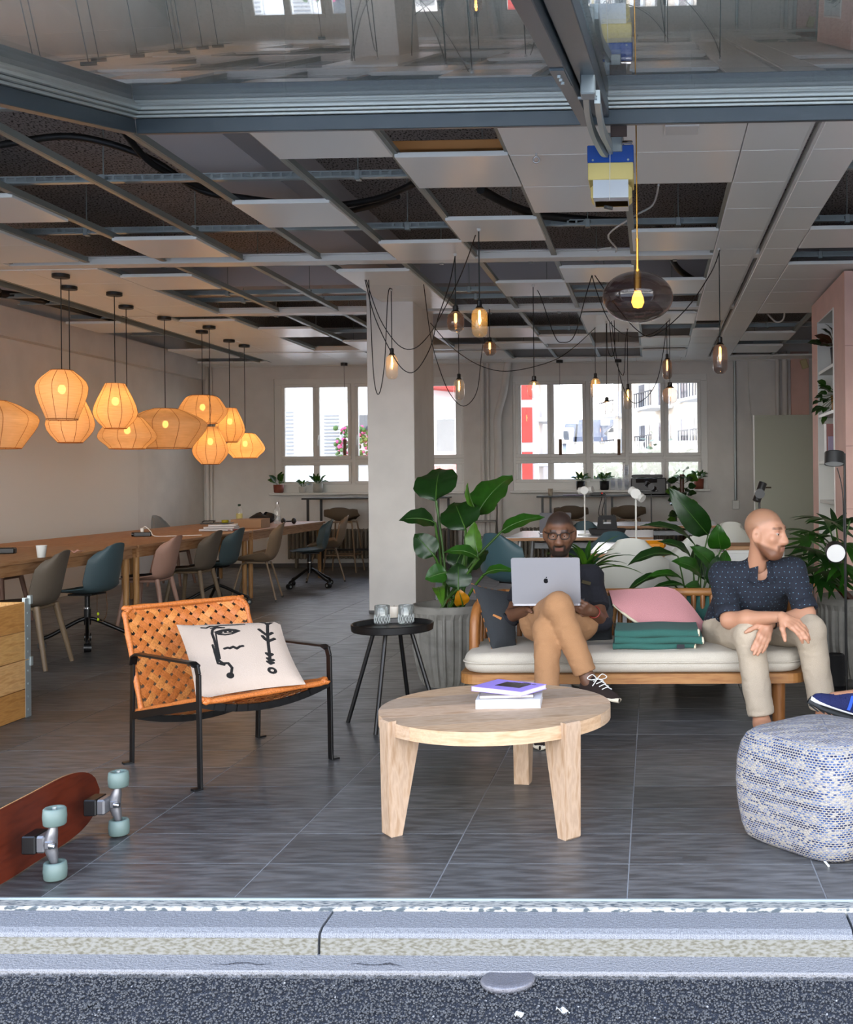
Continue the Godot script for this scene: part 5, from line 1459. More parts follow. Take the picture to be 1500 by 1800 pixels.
func build_skateboard() -> void:
	var t := thing("longboard", "brown longboard standing on its edge with pale green wheels", "skateboard", Vector3(-2.0, 0, -3.58), 0.02)
	var dk := Shape.new()
	# deck outline: length along z, width along y
	var outl := PackedVector2Array()
	var N := 40
	var hwid := func(v: float) -> float:
		return 0.118 * pow(maxf(0.0, 1.0 - pow(absf(v), 3.4)), 0.5) * (1.0 - 0.1 * cos(v * 2.6) * 0.5)
	for k in N + 1:
		var v := lerpf(-1.0, 1.0, k / float(N))
		outl.append(Vector2(v * 0.44, hwid.call(v)))
	for k in range(1, N):
		var v := lerpf(1.0, -1.0, k / float(N))
		outl.append(Vector2(v * 0.44, -hwid.call(v)))
	var tilt := Basis(Vector3.BACK, 0.1)
	var to := Transform3D(tilt * Basis(Vector3(0, 0, 1), Vector3(0, 1, 0), Vector3(-1, 0, 0)), Vector3(-0.085, 0.118, 0.02))
	var maple := tri(mat("deck_red", Color(0.34, 0.13, 0.06), 0.4), mats.bench_wood_x.albedo_texture, Vector3(0.8, 6, 6))
	part(t, "deck", dk.prism(outl, -0.005, 0.002), maple, to)
	part(t, "deck_edge", Shape.new().prism(outl, 0.002, 0.0065), mat("deck_maple", Color(0.82, 0.62, 0.4), 0.5), to)
	part(t, "grip_tape", Shape.new().prism(outl, 0.0065, 0.0075), mat("grip_black", Color(0.04, 0.04, 0.04), 0.95), to)
	for s in [[0.185, 1.0], [-0.245, -1.0]]:
		var zc: float = s[0]
		var tr := part(t, "truck", Shape.new().box(Vector3(0.035, 0.118, zc - 0.02 * s[1]), Vector3(0.03, 0.055, 0.075), Basis(), 0.006).box(Vector3(0.062, 0.118, zc), Vector3(0.03, 0.035, 0.045), Basis(), 0.008).tube(arcs([Vector3(0.075, 0.04, zc), Vector3(0.07, 0.07, zc), Vector3(0.06, 0.118, zc), Vector3(0.07, 0.165, zc), Vector3(0.075, 0.195, zc)], 4), [0.009, 0.01, 0.011, 0.012, 0.014, 0.017, 0.019, 0.02, 0.022, 0.02, 0.019, 0.017, 0.014, 0.012, 0.011, 0.01, 0.009], 10), mat("truck_alloy", Color(0.5, 0.5, 0.51), 0.35, 0.7))
		part(tr, "riser_pad", Shape.new().box(Vector3(0.0, 0.118, zc - 0.02 * s[1]), Vector3(0.045, 0.058, 0.085), Basis(), 0.004), mats.black_plastic)
		part(tr, "kingpin_nut", rod(Vector3(0.07, 0.118, zc + 0.025), Vector3(0.09, 0.118, zc + 0.025), 0.009, 6), mats.chrome)
		for y in [0.033, 0.205]:
			var wh := part(t, "wheel", Shape.new().at(Transform3D(Basis(), Vector3(0.075, y, zc))).lathe([Vector2(0.008, -0.026), Vector2(0.02, -0.026), Vector2(0.03, -0.028), Vector2(0.034, -0.024), Vector2(0.036, 0), Vector2(0.034, 0.024), Vector2(0.03, 0.028), Vector2(0.02, 0.026), Vector2(0.02, 0.018), Vector2(0.008, 0.018)], 28), mat("wheel_green", Color(0.37, 0.44, 0.42), 0.5))
			part(wh, "axle_nut", rod(Vector3(0.075, y - 0.032, zc), Vector3(0.075, y + 0.03, zc), 0.007, 6), mats.galvanised)

func build_crate() -> void:
	var t := thing("wooden_crate", "stacked pine pallet-collar crate with metal corner hinges", "crate", Vector3(-3.85, 0, -5.3))
	var hx := 0.42
	var hz := 0.52
	var hs := [0.0, 0.155, 0.315, 0.47, 0.625]
	for k in 4:
		var y0: float = hs[k] + 0.002
		var y1: float = hs[k + 1] - 0.002
		for s in [-1.0, 1.0]:
			part(t, "board", Shape.new().box(Vector3(s * hx, (y0 + y1) / 2, 0), Vector3(0.02, y1 - y0, hz * 2), Basis(), 0.002), mats["pine_%d" % ((k + 1) % 3)])
			part(t, "board", Shape.new().box(Vector3(0, (y0 + y1) / 2, s * (hz - 0.01)), Vector3(hx * 2 - 0.02, y1 - y0, 0.02), Basis(), 0.002), mats["pine_%d" % (k % 3)])
	for sx in [-1.0, 1.0]:
		for sz in [-1.0, 1.0]:
			for h in [[0.0, 0.31], [0.315, 0.645]]:
				var hinge := part(t, "corner_hinge", Shape.new().box(Vector3(sx * (hx + 0.0115), (h[0] + h[1]) / 2, sz * (hz - 0.025)), Vector3(0.003, h[1] - h[0], 0.05)).box(Vector3(sx * (hx - 0.01), (h[0] + h[1]) / 2, sz * (hz + 0.0015)), Vector3(0.045, h[1] - h[0], 0.003)).box(Vector3(sx * (hx + 0.011), h[1] - 0.01, sz * hz), Vector3(0.02, 0.05, 0.026), Basis(), 0.003), mats.galvanised)
				for q in 4: part(hinge, "rivet", rod(Vector3(sx * (hx + 0.013), h[0] + 0.04 + 0.07 * q, sz * (hz - 0.025)), Vector3(sx * (hx + 0.0165), h[0] + 0.04 + 0.07 * q, sz * (hz - 0.025)), 0.007, 6), mats.galvanised)

func build_floor_lamp() -> void:
	var p := on(1489, 1218)
	var t := thing("floor_lamp", "slim black floor lamp with two round swivel heads", "floor lamp", Vector3(p.x, 0, p.z))
	var z := -p.z
	var top := at(1486, 797, z).y
	part(t, "base", Shape.new().lathe([Vector2(0, 0), Vector2(0.13, 0), Vector2(0.13, 0.012), Vector2(0.125, 0.015), Vector2(0, 0.015)], 32, true), mats.black_metal)
	part(t, "pole", rod(Vector3(0, 0.01, 0), Vector3(0, top, 0), 0.007, 10), mats.black_metal)
	for h in [[1467, 806, Vector3(-0.06, -1.0, 0.25)], [1469, 970, Vector3(-0.05, -0.22, 1.0)]]:
		var c := at(h[0], h[1], z - 0.02) - t.position
		var dir: Vector3 = h[2].normalized()
		var b := Basis(Quaternion(Vector3.DOWN, dir))
		var hd := part(t, "lamp_head", Shape.new().at(Transform3D(b, c)).lathe([Vector2(0, -0.03), Vector2(0.056, -0.03), Vector2(0.0575, -0.035), Vector2(0.0575, 0.033), Vector2(0.055, 0.037), Vector2(0, 0.037)], 32, true), mat("lamp_grey", Color(0.085, 0.09, 0.092), 0.45))
		part(hd, "diffuser", Shape.new().at(Transform3D(b, c)).lathe([Vector2(0, -0.0315), Vector2(0.053, -0.0315), Vector2(0.053, -0.029), Vector2(0, -0.029)], 32, true), mat("lamp_diffuser", Color(0.9, 0.9, 0.89), 0.35))
		part(hd, "swivel", rod(c, Vector3(0, c.y, 0), 0.008, 8), mats.black_metal)
	part(t, "cable", Shape.new().tube(arcs([at(1472, 822, z) - t.position, at(1480, 855, z) - t.position, at(1483, 900, z) - t.position, Vector3(-0.008, 0.5, 0.01), Vector3(-0.01, 0.1, 0.012)], 6), 0.003, 5), mats.black_cable)
	var s := on(1472, 1212)
	var sp := thing("speaker", "black cylindrical wireless speaker on the floor beside the fluted pot", "speaker", Vector3(s.x, 0, s.z - 0.07))
	part(sp, "body", Shape.new().lathe([Vector2(0, 0), Vector2(0.055, 0), Vector2(0.06, 0.006), Vector2(0.06, 0.19), Vector2(0.055, 0.198), Vector2(0, 0.198)], 32, true), mat("speaker_cloth", Color(0.025, 0.025, 0.028), 0.9))
	part(sp, "top_ring", Shape.new().lathe([Vector2(0.045, 0.1985), Vector2(0.055, 0.1985), Vector2(0.053, 0.201), Vector2(0.047, 0.201)], 32), mats.black_plastic)
# ---- tables, chairs and things in the depth of the room
func shell_shape(kind: String) -> Shape:
	# v runs from the front edge of the seat to the top of the back, u across
	var prof: Array
	var half: Array
	match kind:
		"side":
			prof = [[0.22, 0.44], [0.1, 0.432], [-0.06, 0.425], [-0.15, 0.445], [-0.195, 0.52], [-0.22, 0.62], [-0.245, 0.72], [-0.27, 0.81]]
			half = [0.19, 0.225, 0.23, 0.225, 0.22, 0.215, 0.2, 0.13]
		"tub":
			prof = [[0.23, 0.45], [0.1, 0.43], [-0.06, 0.42], [-0.16, 0.44], [-0.215, 0.52], [-0.245, 0.63], [-0.265, 0.74], [-0.285, 0.835]]
			half = [0.2, 0.26, 0.275, 0.28, 0.27, 0.255, 0.23, 0.14]
		"round":
			prof = [[0.2, 0.45], [0.1, 0.44], [-0.06, 0.43], [-0.15, 0.445], [-0.19, 0.5], [-0.205, 0.62], [-0.215, 0.75], [-0.22, 0.87]]
			half = [0.18, 0.22, 0.225, 0.2, 0.19, 0.235, 0.235, 0.13]
		_:   # low bar-stool bucket
			prof = [[0.19, 0.735], [0.1, 0.725], [-0.05, 0.72], [-0.14, 0.735], [-0.19, 0.78], [-0.21, 0.84], [-0.22, 0.88], [-0.225, 0.91]]
			half = [0.17, 0.2, 0.215, 0.225, 0.235, 0.235, 0.225, 0.19]
	var pc := []
	for k in 8: pc.append(Vector3(prof[k][0], prof[k][1], half[k]))
	var curve := arcs(pc, 3)
	var n := curve.size() - 1
	var arm := 0.05 if kind in ["side", "round"] else 0.13
	return Shape.new().sheet(func(u: float, v: float):
		var i := mini(int(v * n), n - 1)
		var c: Vector3 = curve[i].lerp(curve[i + 1], v * n - i)
		var e := (u - 0.5) * 2.0
		var seat := 1.0 - smoothstep(0.3, 0.62, v)
		var curl := pow(absf(e), 2.6)
		var lip := sin(PI * clampf(v * 1.15, 0.0, 1.0))
		var corner := 1.0 - 0.25 * pow(absf(e), 4.0) * (1.0 if v > 0.85 or v < 0.1 else 0.0)
		return Vector3(e * c.z * corner, c.y + curl * (arm * seat * lip) - 0.05 * curl * smoothstep(0.85, 1.0, v), c.x + curl * 0.09 * (1.0 - seat) * (1.0 - smoothstep(0.8, 1.0, v) * 0.5)), 14, n, 0.009)

func make_chair(called: String, label: String, kind: String, shell: Material, base: String, legs: Material, pad: Material, where: Vector3, turn: float, group: String) -> Node3D:
	var t := thing(called, label, "chair", where, turn, group)
	part(t, "seat_shell", shell_shape(kind), shell)
	if pad:
		part(t, "seat_pad", Shape.new().at(Transform3D(Basis(), Vector3(0, 0.438, 0.04))).lathe([Vector2(0, 0), Vector2(0.18, 0.004), Vector2(0.195, 0.012), Vector2(0.18, 0.02), Vector2(0, 0.016)], 24), pad)
	match base:
		"wood":
			for q in [[-1, 1], [1, 1], [-1, -1], [1, -1]]:
				part(t, "leg", Shape.new().tube([Vector3(q[0] * 0.15, 0.43, q[1] * 0.13), Vector3(q[0] * 0.215, 0.0, q[1] * 0.205 - 0.01)], [0.022, 0.015], 10), legs)
			part(t, "seat_frame", Shape.new().box(Vector3(0, 0.415, 0), Vector3(0.32, 0.02, 0.28), Basis(), 0.008), legs)
		"tube":
			for q in [[-1, 1], [1, 1], [-1, -1], [1, -1]]:
				var l := part(t, "leg", Shape.new().tube(arcs([Vector3(q[0] * 0.03, 0.405, q[1] * 0.1), Vector3(q[0] * 0.13, 0.4, q[1] * 0.12), Vector3(q[0] * 0.165, 0.36, q[1] * 0.14), Vector3(q[0] * 0.24, 0.0, q[1] * 0.235)], 4), 0.0105, 8), legs)
				part(l, "foot_cap", rod(Vector3(q[0] * 0.24, 0.0, q[1] * 0.235), Vector3(q[0] * 0.2375, 0.02, q[1] * 0.2315), 0.0125, 8), mats.black_plastic)
			part(t, "seat_frame", Shape.new().box(Vector3(0, 0.408, 0), Vector3(0.1, 0.02, 0.24), Basis(), 0.006), legs)
		"swivel":
			part(t, "column", Shape.new().tube([Vector3(0, 0.17, 0), Vector3(0, 0.3, 0)], 0.026, 14).tube([Vector3(0, 0.3, 0), Vector3(0, 0.41, 0)], 0.02, 14), legs)
			part(t, "seat_plate", Shape.new().box(Vector3(0, 0.41, 0), Vector3(0.2, 0.014, 0.2), Basis(), 0.004), legs)
			part(t, "collar", rod(Vector3(0, 0.292, 0), Vector3(0, 0.306, 0), 0.0275, 14), mats.chrome)
			for k in 4:
				var a := PI / 4 + PI / 2 * k + 0.2
				var d := Vector3(cos(a), 0, sin(a))
				part(t, "base_arm", Shape.new().tube(arcs([Vector3(0, 0.215, 0), d * 0.06 + Vector3(0, 0.205, 0), d * 0.25 + Vector3(0, 0.105, 0), d * 0.3 + Vector3(0, 0.085, 0), d * 0.315 + Vector3(0, 0.06, 0)], 4), 0.0155, 8), legs)
				var s := d.cross(Vector3.UP)
				var w := part(t, "caster", Shape.new().tube([d * 0.315 + Vector3(0, 0.032, 0) - s * 0.024, d * 0.315 + Vector3(0, 0.032, 0) + s * 0.024], 0.032, 14), mats.black_plastic)
				part(w, "caster_hub", Shape.new().tube([d * 0.315 + Vector3(0, 0.032, 0) - s * 0.026, d * 0.315 + Vector3(0, 0.032, 0) + s * 0.026], 0.014, 10), mats.galvanised)
		"stool":
			for q in [[-1, 1], [1, 1], [-1, -1], [1, -1]]:
				part(t, "leg", Shape.new().tube(arcs([Vector3(q[0] * 0.05, 0.7, q[1] * 0.1), Vector3(q[0] * 0.14, 0.695, q[1] * 0.13), Vector3(q[0] * 0.16, 0.65, q[1] * 0.14), Vector3(q[0] * 0.23, 0.0, q[1] * 0.22)], 4), 0.011, 8), legs)
			for q in [[-1, 1, 1, 1], [-1, -1, 1, -1], [-1, -1, -1, 1], [1, -1, 1, 1]]:
				part(t, "foot_rail", rod(Vector3(q[0] * 0.205, 0.24, q[1] * 0.195), Vector3(q[2] * 0.205, 0.24, q[3] * 0.195), 0.009, 8), legs)
			part(t, "seat_frame", Shape.new().box(Vector3(0, 0.705, 0), Vector3(0.2, 0.02, 0.24), Basis(), 0.006), legs)
	return t

func build_long_table() -> void:
	var N := [["far end by the window", 11.62], ["middle", 9.0], ["street end", 6.38]]
	for k in 3:
		var z0: float = N[k][1]
		var t := thing("work_table", ["long oak work table nearest the back windows, papers and bottles on it", "long oak work table with the black power strip on it", "long oak work table with the white paper cup on it"][k], "table", Vector3(-5.07, 0, -(z0 + 1.3)), 0.0, "oak work tables joined in a row")
		for s in [-1.0, 1.0]:
			part(t, "table_top", Shape.new().box(Vector3(s * 0.361, 0.732, 0), Vector3(0.718, 0.026, 2.594), Basis(), 0.002), mats.oak_z)
			part(t, "apron", Shape.new().box(Vector3(s * 0.69, 0.68, 0), Vector3(0.024, 0.078, 2.5)), mats.oak_z)
			part(t, "apron", Shape.new().box(Vector3(0, 0.68, s * 1.26), Vector3(1.36, 0.078, 0.024)), mats.oak_x)
			for e in [-1.0, 1.0]:
				part(t, "leg", Shape.new().tube([Vector3(s * 0.66, 0, e * 1.22), Vector3(s * 0.66, 0.72, e * 1.22)], [0.022, 0.028], 14), mats.oak_y)
	var taupe := mat("shell_taupe", Color(0.36, 0.325, 0.28), 0.5)
	var blue := mat("shell_blue", Color(0.245, 0.315, 0.335), 0.5)
	var pink := mat("shell_pink", Color(0.64, 0.5, 0.44), 0.5)
	var beige := mat("shell_beige", Color(0.52, 0.44, 0.35), 0.5)
	var white := mat("shell_white", Color(0.74, 0.74, 0.70), 0.45)
	var brown := mat("pad_brown", Color(0.33, 0.23, 0.12), 0.8)
	var g := "chairs at the long table"
	var L := -PI / 2
	make_chair("shell_chair", "taupe plastic chair with brown seat pad and wooden legs, beside the crate", "side", taupe, "wood", mat("leg_taupe", Color(0.44, 0.37, 0.28), 0.5), brown, Vector3(-4.36, 0, -7.38), L + 0.12, g)
	make_chair("swivel_chair", "blue-grey shell swivel chair with yellow tags next to the taupe chair", "side", blue, "swivel", mats.black_metal, null, Vector3(-4.42, 0, -8.3), L - 0.1, g)
	make_chair("shell_chair", "dusty pink plastic chair with dark seat pad and pink legs", "side", pink, "wood", mat("leg_pink", Color(0.6, 0.47, 0.41), 0.5), mat("pad_dark", Color(0.16, 0.14, 0.13), 0.85), Vector3(-4.45, 0, -9.4), L + 0.05, g)
	make_chair("shell_chair", "olive taupe plastic chair with brown pad behind the armchair", "side", taupe, "wood", mats.leg_taupe, brown, Vector3(-4.45, 0, -10.3), L, g)
	make_chair("swivel_chair", "blue-grey shell swivel chair between the olive and the beige chair", "side", blue, "swivel", mats.black_metal, null, Vector3(-4.46, 0, -10.9), L, g)
	make_chair("tub_chair", "beige tub chair with tubular legs at the table's corner", "tub", beige, "tube", beige, mats.pad_dark, Vector3(-4.27, 0, -11.5), L + 0.2, g)
	make_chair("swivel_chair", "blue-grey shell swivel chair pulled out from the table by the column", "side", blue, "swivel", mats.black_metal, null, Vector3(-4.14, 0, -12.9), L + 0.45, g)
	make_chair("tub_chair", "beige tub chair behind the pulled-out swivel chair", "tub", beige, "tube", beige, null, Vector3(-4.2, 0, -13.72), L + 0.3, g)
	make_chair("shell_chair", "white rounded chair on the wall side of the long table", "round", white, "wood", mats.leg_pink, null, Vector3(-6.0, 0, -9.7), -L, g)
	make_chair("shell_chair", "pale grey chair on the wall side near the window end", "round", mat("shell_grey", Color(0.52, 0.53, 0.53), 0.5), "wood", mats.leg_pink, null, Vector3(-6.0, 0, -13.3), -L, g)
	var b := thing("hanging_ear_plugs", "yellow ear plugs on a cord dangling from the swivel chair", "ear plugs", at(175, 1060, 8.25))
	var o := b.position
	part(b, "cord", Shape.new().tube(arcs([at(171, 1045, 8.25) - o, at(172, 1085, 8.25) - o, at(181, 1092, 8.25) - o, at(188, 1075, 8.25) - o, at(187, 1042, 8.25) - o], 5), 0.003, 5), mats.pad_brown)
	for y in [1079, 1089]: part(b, "plug", Shape.new().ball(at(172.5, y, 8.245) - o, Vector3(0.009, 0.012, 0.009), 8, 6), mat("plug_yellow", Color(0.75, 0.85, 0.1), 0.6))
	# things on the long table
	var put := func(x: float, y: float) -> Vector3: return on(x, y, 0.746)
	var p: Vector3 = put.call(73, 980)
	var cup := thing("paper_cup", "white paper cup near the taupe chair on the long table", "cup", p)
	part(cup, "cup_body", Shape.new().lathe([Vector2(0, 0), Vector2(0.026, 0), Vector2(0.036, 0.084), Vector2(0.0385, 0.087), Vector2(0.0345, 0.086), Vector2(0.025, 0.006), Vector2(0, 0.006)], 24), mats.white_plastic)
	p = put.call(251, 943)
	var ps := thing("power_strip", "black power strip with a white plug on the long table", "power strip", p, 0.25)
	part(ps, "strip", Shape.new().box(Vector3(0, 0.022, 0), Vector3(0.16, 0.044, 0.05), Basis(), 0.006).tube([Vector3(-0.1, 0.022, 0), Vector3(-0.07, 0.022, 0)], 0.021, 12), mats.black_plastic)
	part(ps, "plug", Shape.new().box(Vector3(-0.005, 0.063, 0), Vector3(0.03, 0.04, 0.03), Basis(), 0.005), mats.white_plastic)
	part(ps, "cable", Shape.new().tube(arcs([Vector3(0, 0.08, 0), Vector3(0.03, 0.095, 0.01), Vector3(0.08, 0.05, 0.03), Vector3(0.12, 0.005, 0.05), Vector3(0.3, 0.004, 0.1), Vector3(0.55, 0.004, 0.02)], 6), 0.004, 6), mats.white_plastic)
	p = put.call(12, 973)
	tag(part(self, "power_box", Shape.new().box(p + Vector3(-0.02, 0.022, 0), Vector3(0.16, 0.044, 0.06), Basis(Vector3.UP, 0.2), 0.006), mats.black_plastic), "flat black power box on the long table beside the paper cup", "power box")
	p = put.call(134, 972)
	tag(part(self, "candy_wrapper", Shape.new().at(Transform3D(Basis(), p)).sheet(func(u: float, v: float): return Vector3((u - 0.5) * 0.09, 0.016 + 0.012 * sin(u * 9.0 + v * 4.0) * sin(PI * u), -(v - 0.5) * 0.06), 8, 5, 0.002), mat("wrapper", Color(0.8, 0.62, 0.6), 0.4)), "crumpled pale pink snack wrapper on the long table", "wrapper")
	p = put.call(385, 934)
	var pp := thing("paper_stack", "untidy stack of white papers with red tabs on the long table", "papers", p + Vector3(-0.05, 0, -0.15), 0.15)
	for k in 3: part(pp, "sheets", Shape.new().box(Vector3(0.02 * k, 0.014 + 0.024 * k, 0.01 * k), Vector3(0.36 - 0.04 * k, 0.022, 0.26), Basis(Vector3.UP, 0.12 * k - 0.1), 0.002), mats.book_paper)
	part(pp, "red_folder", Shape.new().box(Vector3(0.16, 0.012, 0.08), Vector3(0.14, 0.008, 0.1), Basis(Vector3.UP, 0.5)), mat("folder_red", Color(0.5, 0.08, 0.06), 0.5))
	p = pp.position + Vector3(0.0, 0.0745, 0.0)
	tag(part(self, "notebook", Shape.new().box(p + Vector3(-0.03, 0.006, 0), Vector3(0.3, 0.012, 0.2), Basis(Vector3.UP, 0.1), 0.002), mats.black_plastic), "black notebook lying on the stack of papers", "notebook")
	tag(part(self, "tape_roll", Shape.new().at(Transform3D(Basis(), p + Vector3(0.07, 0.013, 0.03))).lathe([Vector2(0.018, 0), Vector2(0.035, 0), Vector2(0.037, 0.03), Vector2(0.02, 0.03), Vector2(0.018, 0)], 16), mat("tape_yellow", Color(0.6, 0.56, 0.08), 0.5)), "small yellow roll on the stack of papers", "roll")
	tag(part(self, "sunglasses", Shape.new().at(Transform3D(Basis(), p + Vector3(-0.1, 0.013, 0.03))).tube(arcs([Vector3(-0.06, 0.008, 0.05), Vector3(-0.06, 0.02, 0), Vector3(-0.02, 0.02, -0.01), Vector3(0, 0.022, -0.01), Vector3(0.02, 0.02, -0.01), Vector3(0.06, 0.02, 0), Vector3(0.06, 0.008, 0.05)], 4), 0.006, 6), mats.black_plastic), "dark sunglasses lying on the stack of papers", "glasses")
	p = put.call(434, 929)
	var bx := thing("cardboard_box", "flat cardboard box on the long table behind the beige chair", "box", p + Vector3(-0.05, 0, -0.25), 0.1)
	part(bx, "carton", Shape.new().box(Vector3(0, 0.05, 0), Vector3(0.34, 0.1, 0.4), Basis(), 0.003), mat("cardboard", Color(0.62, 0.49, 0.37), 0.85))
	part(bx, "handle_slot", Shape.new().box(Vector3(0.06, 0.1005, 0.05), Vector3(0.09, 0.002, 0.03)), mats.black_plastic)
	for q in [[421, 919, 0.22, "plastic drinks bottle with a dark green cap on the long table", mat("cap_green", Color(0.05, 0.2, 0.1), 0.5), true], [488, 921, 0.25, "clear water bottle with steel cap beside the dark bag", mats.chrome, false]]:
		p = put.call(q[0], q[1])
		var bt := thing("bottle", q[3], "bottle", p, 0.0, "bottles on the long table")
		var h: float = q[2]
		part(bt, "glass", Shape.new().lathe([Vector2(0, 0), Vector2(0.036, 0), Vector2(0.039, 0.01), Vector2(0.039, h * 0.62), Vector2(0.034, h * 0.75), Vector2(0.016, h * 0.9), Vector2(0.015, h)], 20), pane("bottle_clear", 0.14, Color(0.8, 0.85, 0.85)))
		part(bt, "cap", Shape.new().lathe([Vector2(0.0, h - 0.005), Vector2(0.018, h - 0.005), Vector2(0.018, h + 0.022), Vector2(0, h + 0.022)], 14, true), q[4])
		if q[5]: part(bt, "paper_label", Shape.new().lathe([Vector2(0.0396, h * 0.2), Vector2(0.0396, h * 0.55)], 20), mat("label_cream", Color(0.78, 0.76, 0.5), 0.6))
		else: part(bt, "water", Shape.new().lathe([Vector2(0, 0.004), Vector2(0.036, 0.004), Vector2(0.0365, h * 0.4), Vector2(0, h * 0.4)], 20), pane("bottle_water", 0.1, Color(0.6, 0.75, 0.85)))
	p = put.call(458, 921)
	var bag := thing("shoulder_bag", "dark blue slouched bag beside the water bottle on the table", "bag", p + Vector3(0, 0, -0.1))
	part(bag, "bag_body", Shape.new().sheet(func(u: float, v: float):
		var a := TAU * u
		var rr := 1.0 + 0.12 * sin(a * 3.0 + v * 4.0)
		var w := sin(PI * clampf(v * 0.92 + 0.06, 0.0, 1.0))
		return Vector3(-cos(a) * 0.17 * rr * pow(w, 0.5), 0.13 * v + 0.02 * sin(a * 2.0) * v, sin(a) * 0.1 * rr * pow(w, 0.5)), 28, 10), mat("bag_navy", Color(0.035, 0.045, 0.075), 0.7))
	part(bag, "strap", Shape.new().tube(arcs([Vector3(-0.15, 0.06, 0.06), Vector3(-0.2, 0.02, 0.12), Vector3(-0.06, 0.015, 0.17), Vector3(0.12, 0.015, 0.13)], 5), 0.01, 6), mats.bag_navy)
	p = put.call(509, 921)
	var hp := thing("headphones", "black over-ear headphones lying on the table's window end", "headphones", p)
	part(hp, "headband", Shape.new().tube(arcs([Vector3(-0.07, 0.04, 0.03), Vector3(-0.06, 0.03, -0.06), Vector3(0, 0.03, -0.1), Vector3(0.06, 0.03, -0.06), Vector3(0.07, 0.04, 0.03)], 5), 0.009, 8), mats.black_plastic)
	for s in [-1.0, 1.0]: part(hp, "ear_cup", Shape.new().ball(Vector3(s * 0.065, 0.038, 0.03), Vector3(0.028, 0.038, 0.042), 14, 10), mats.black_plastic)

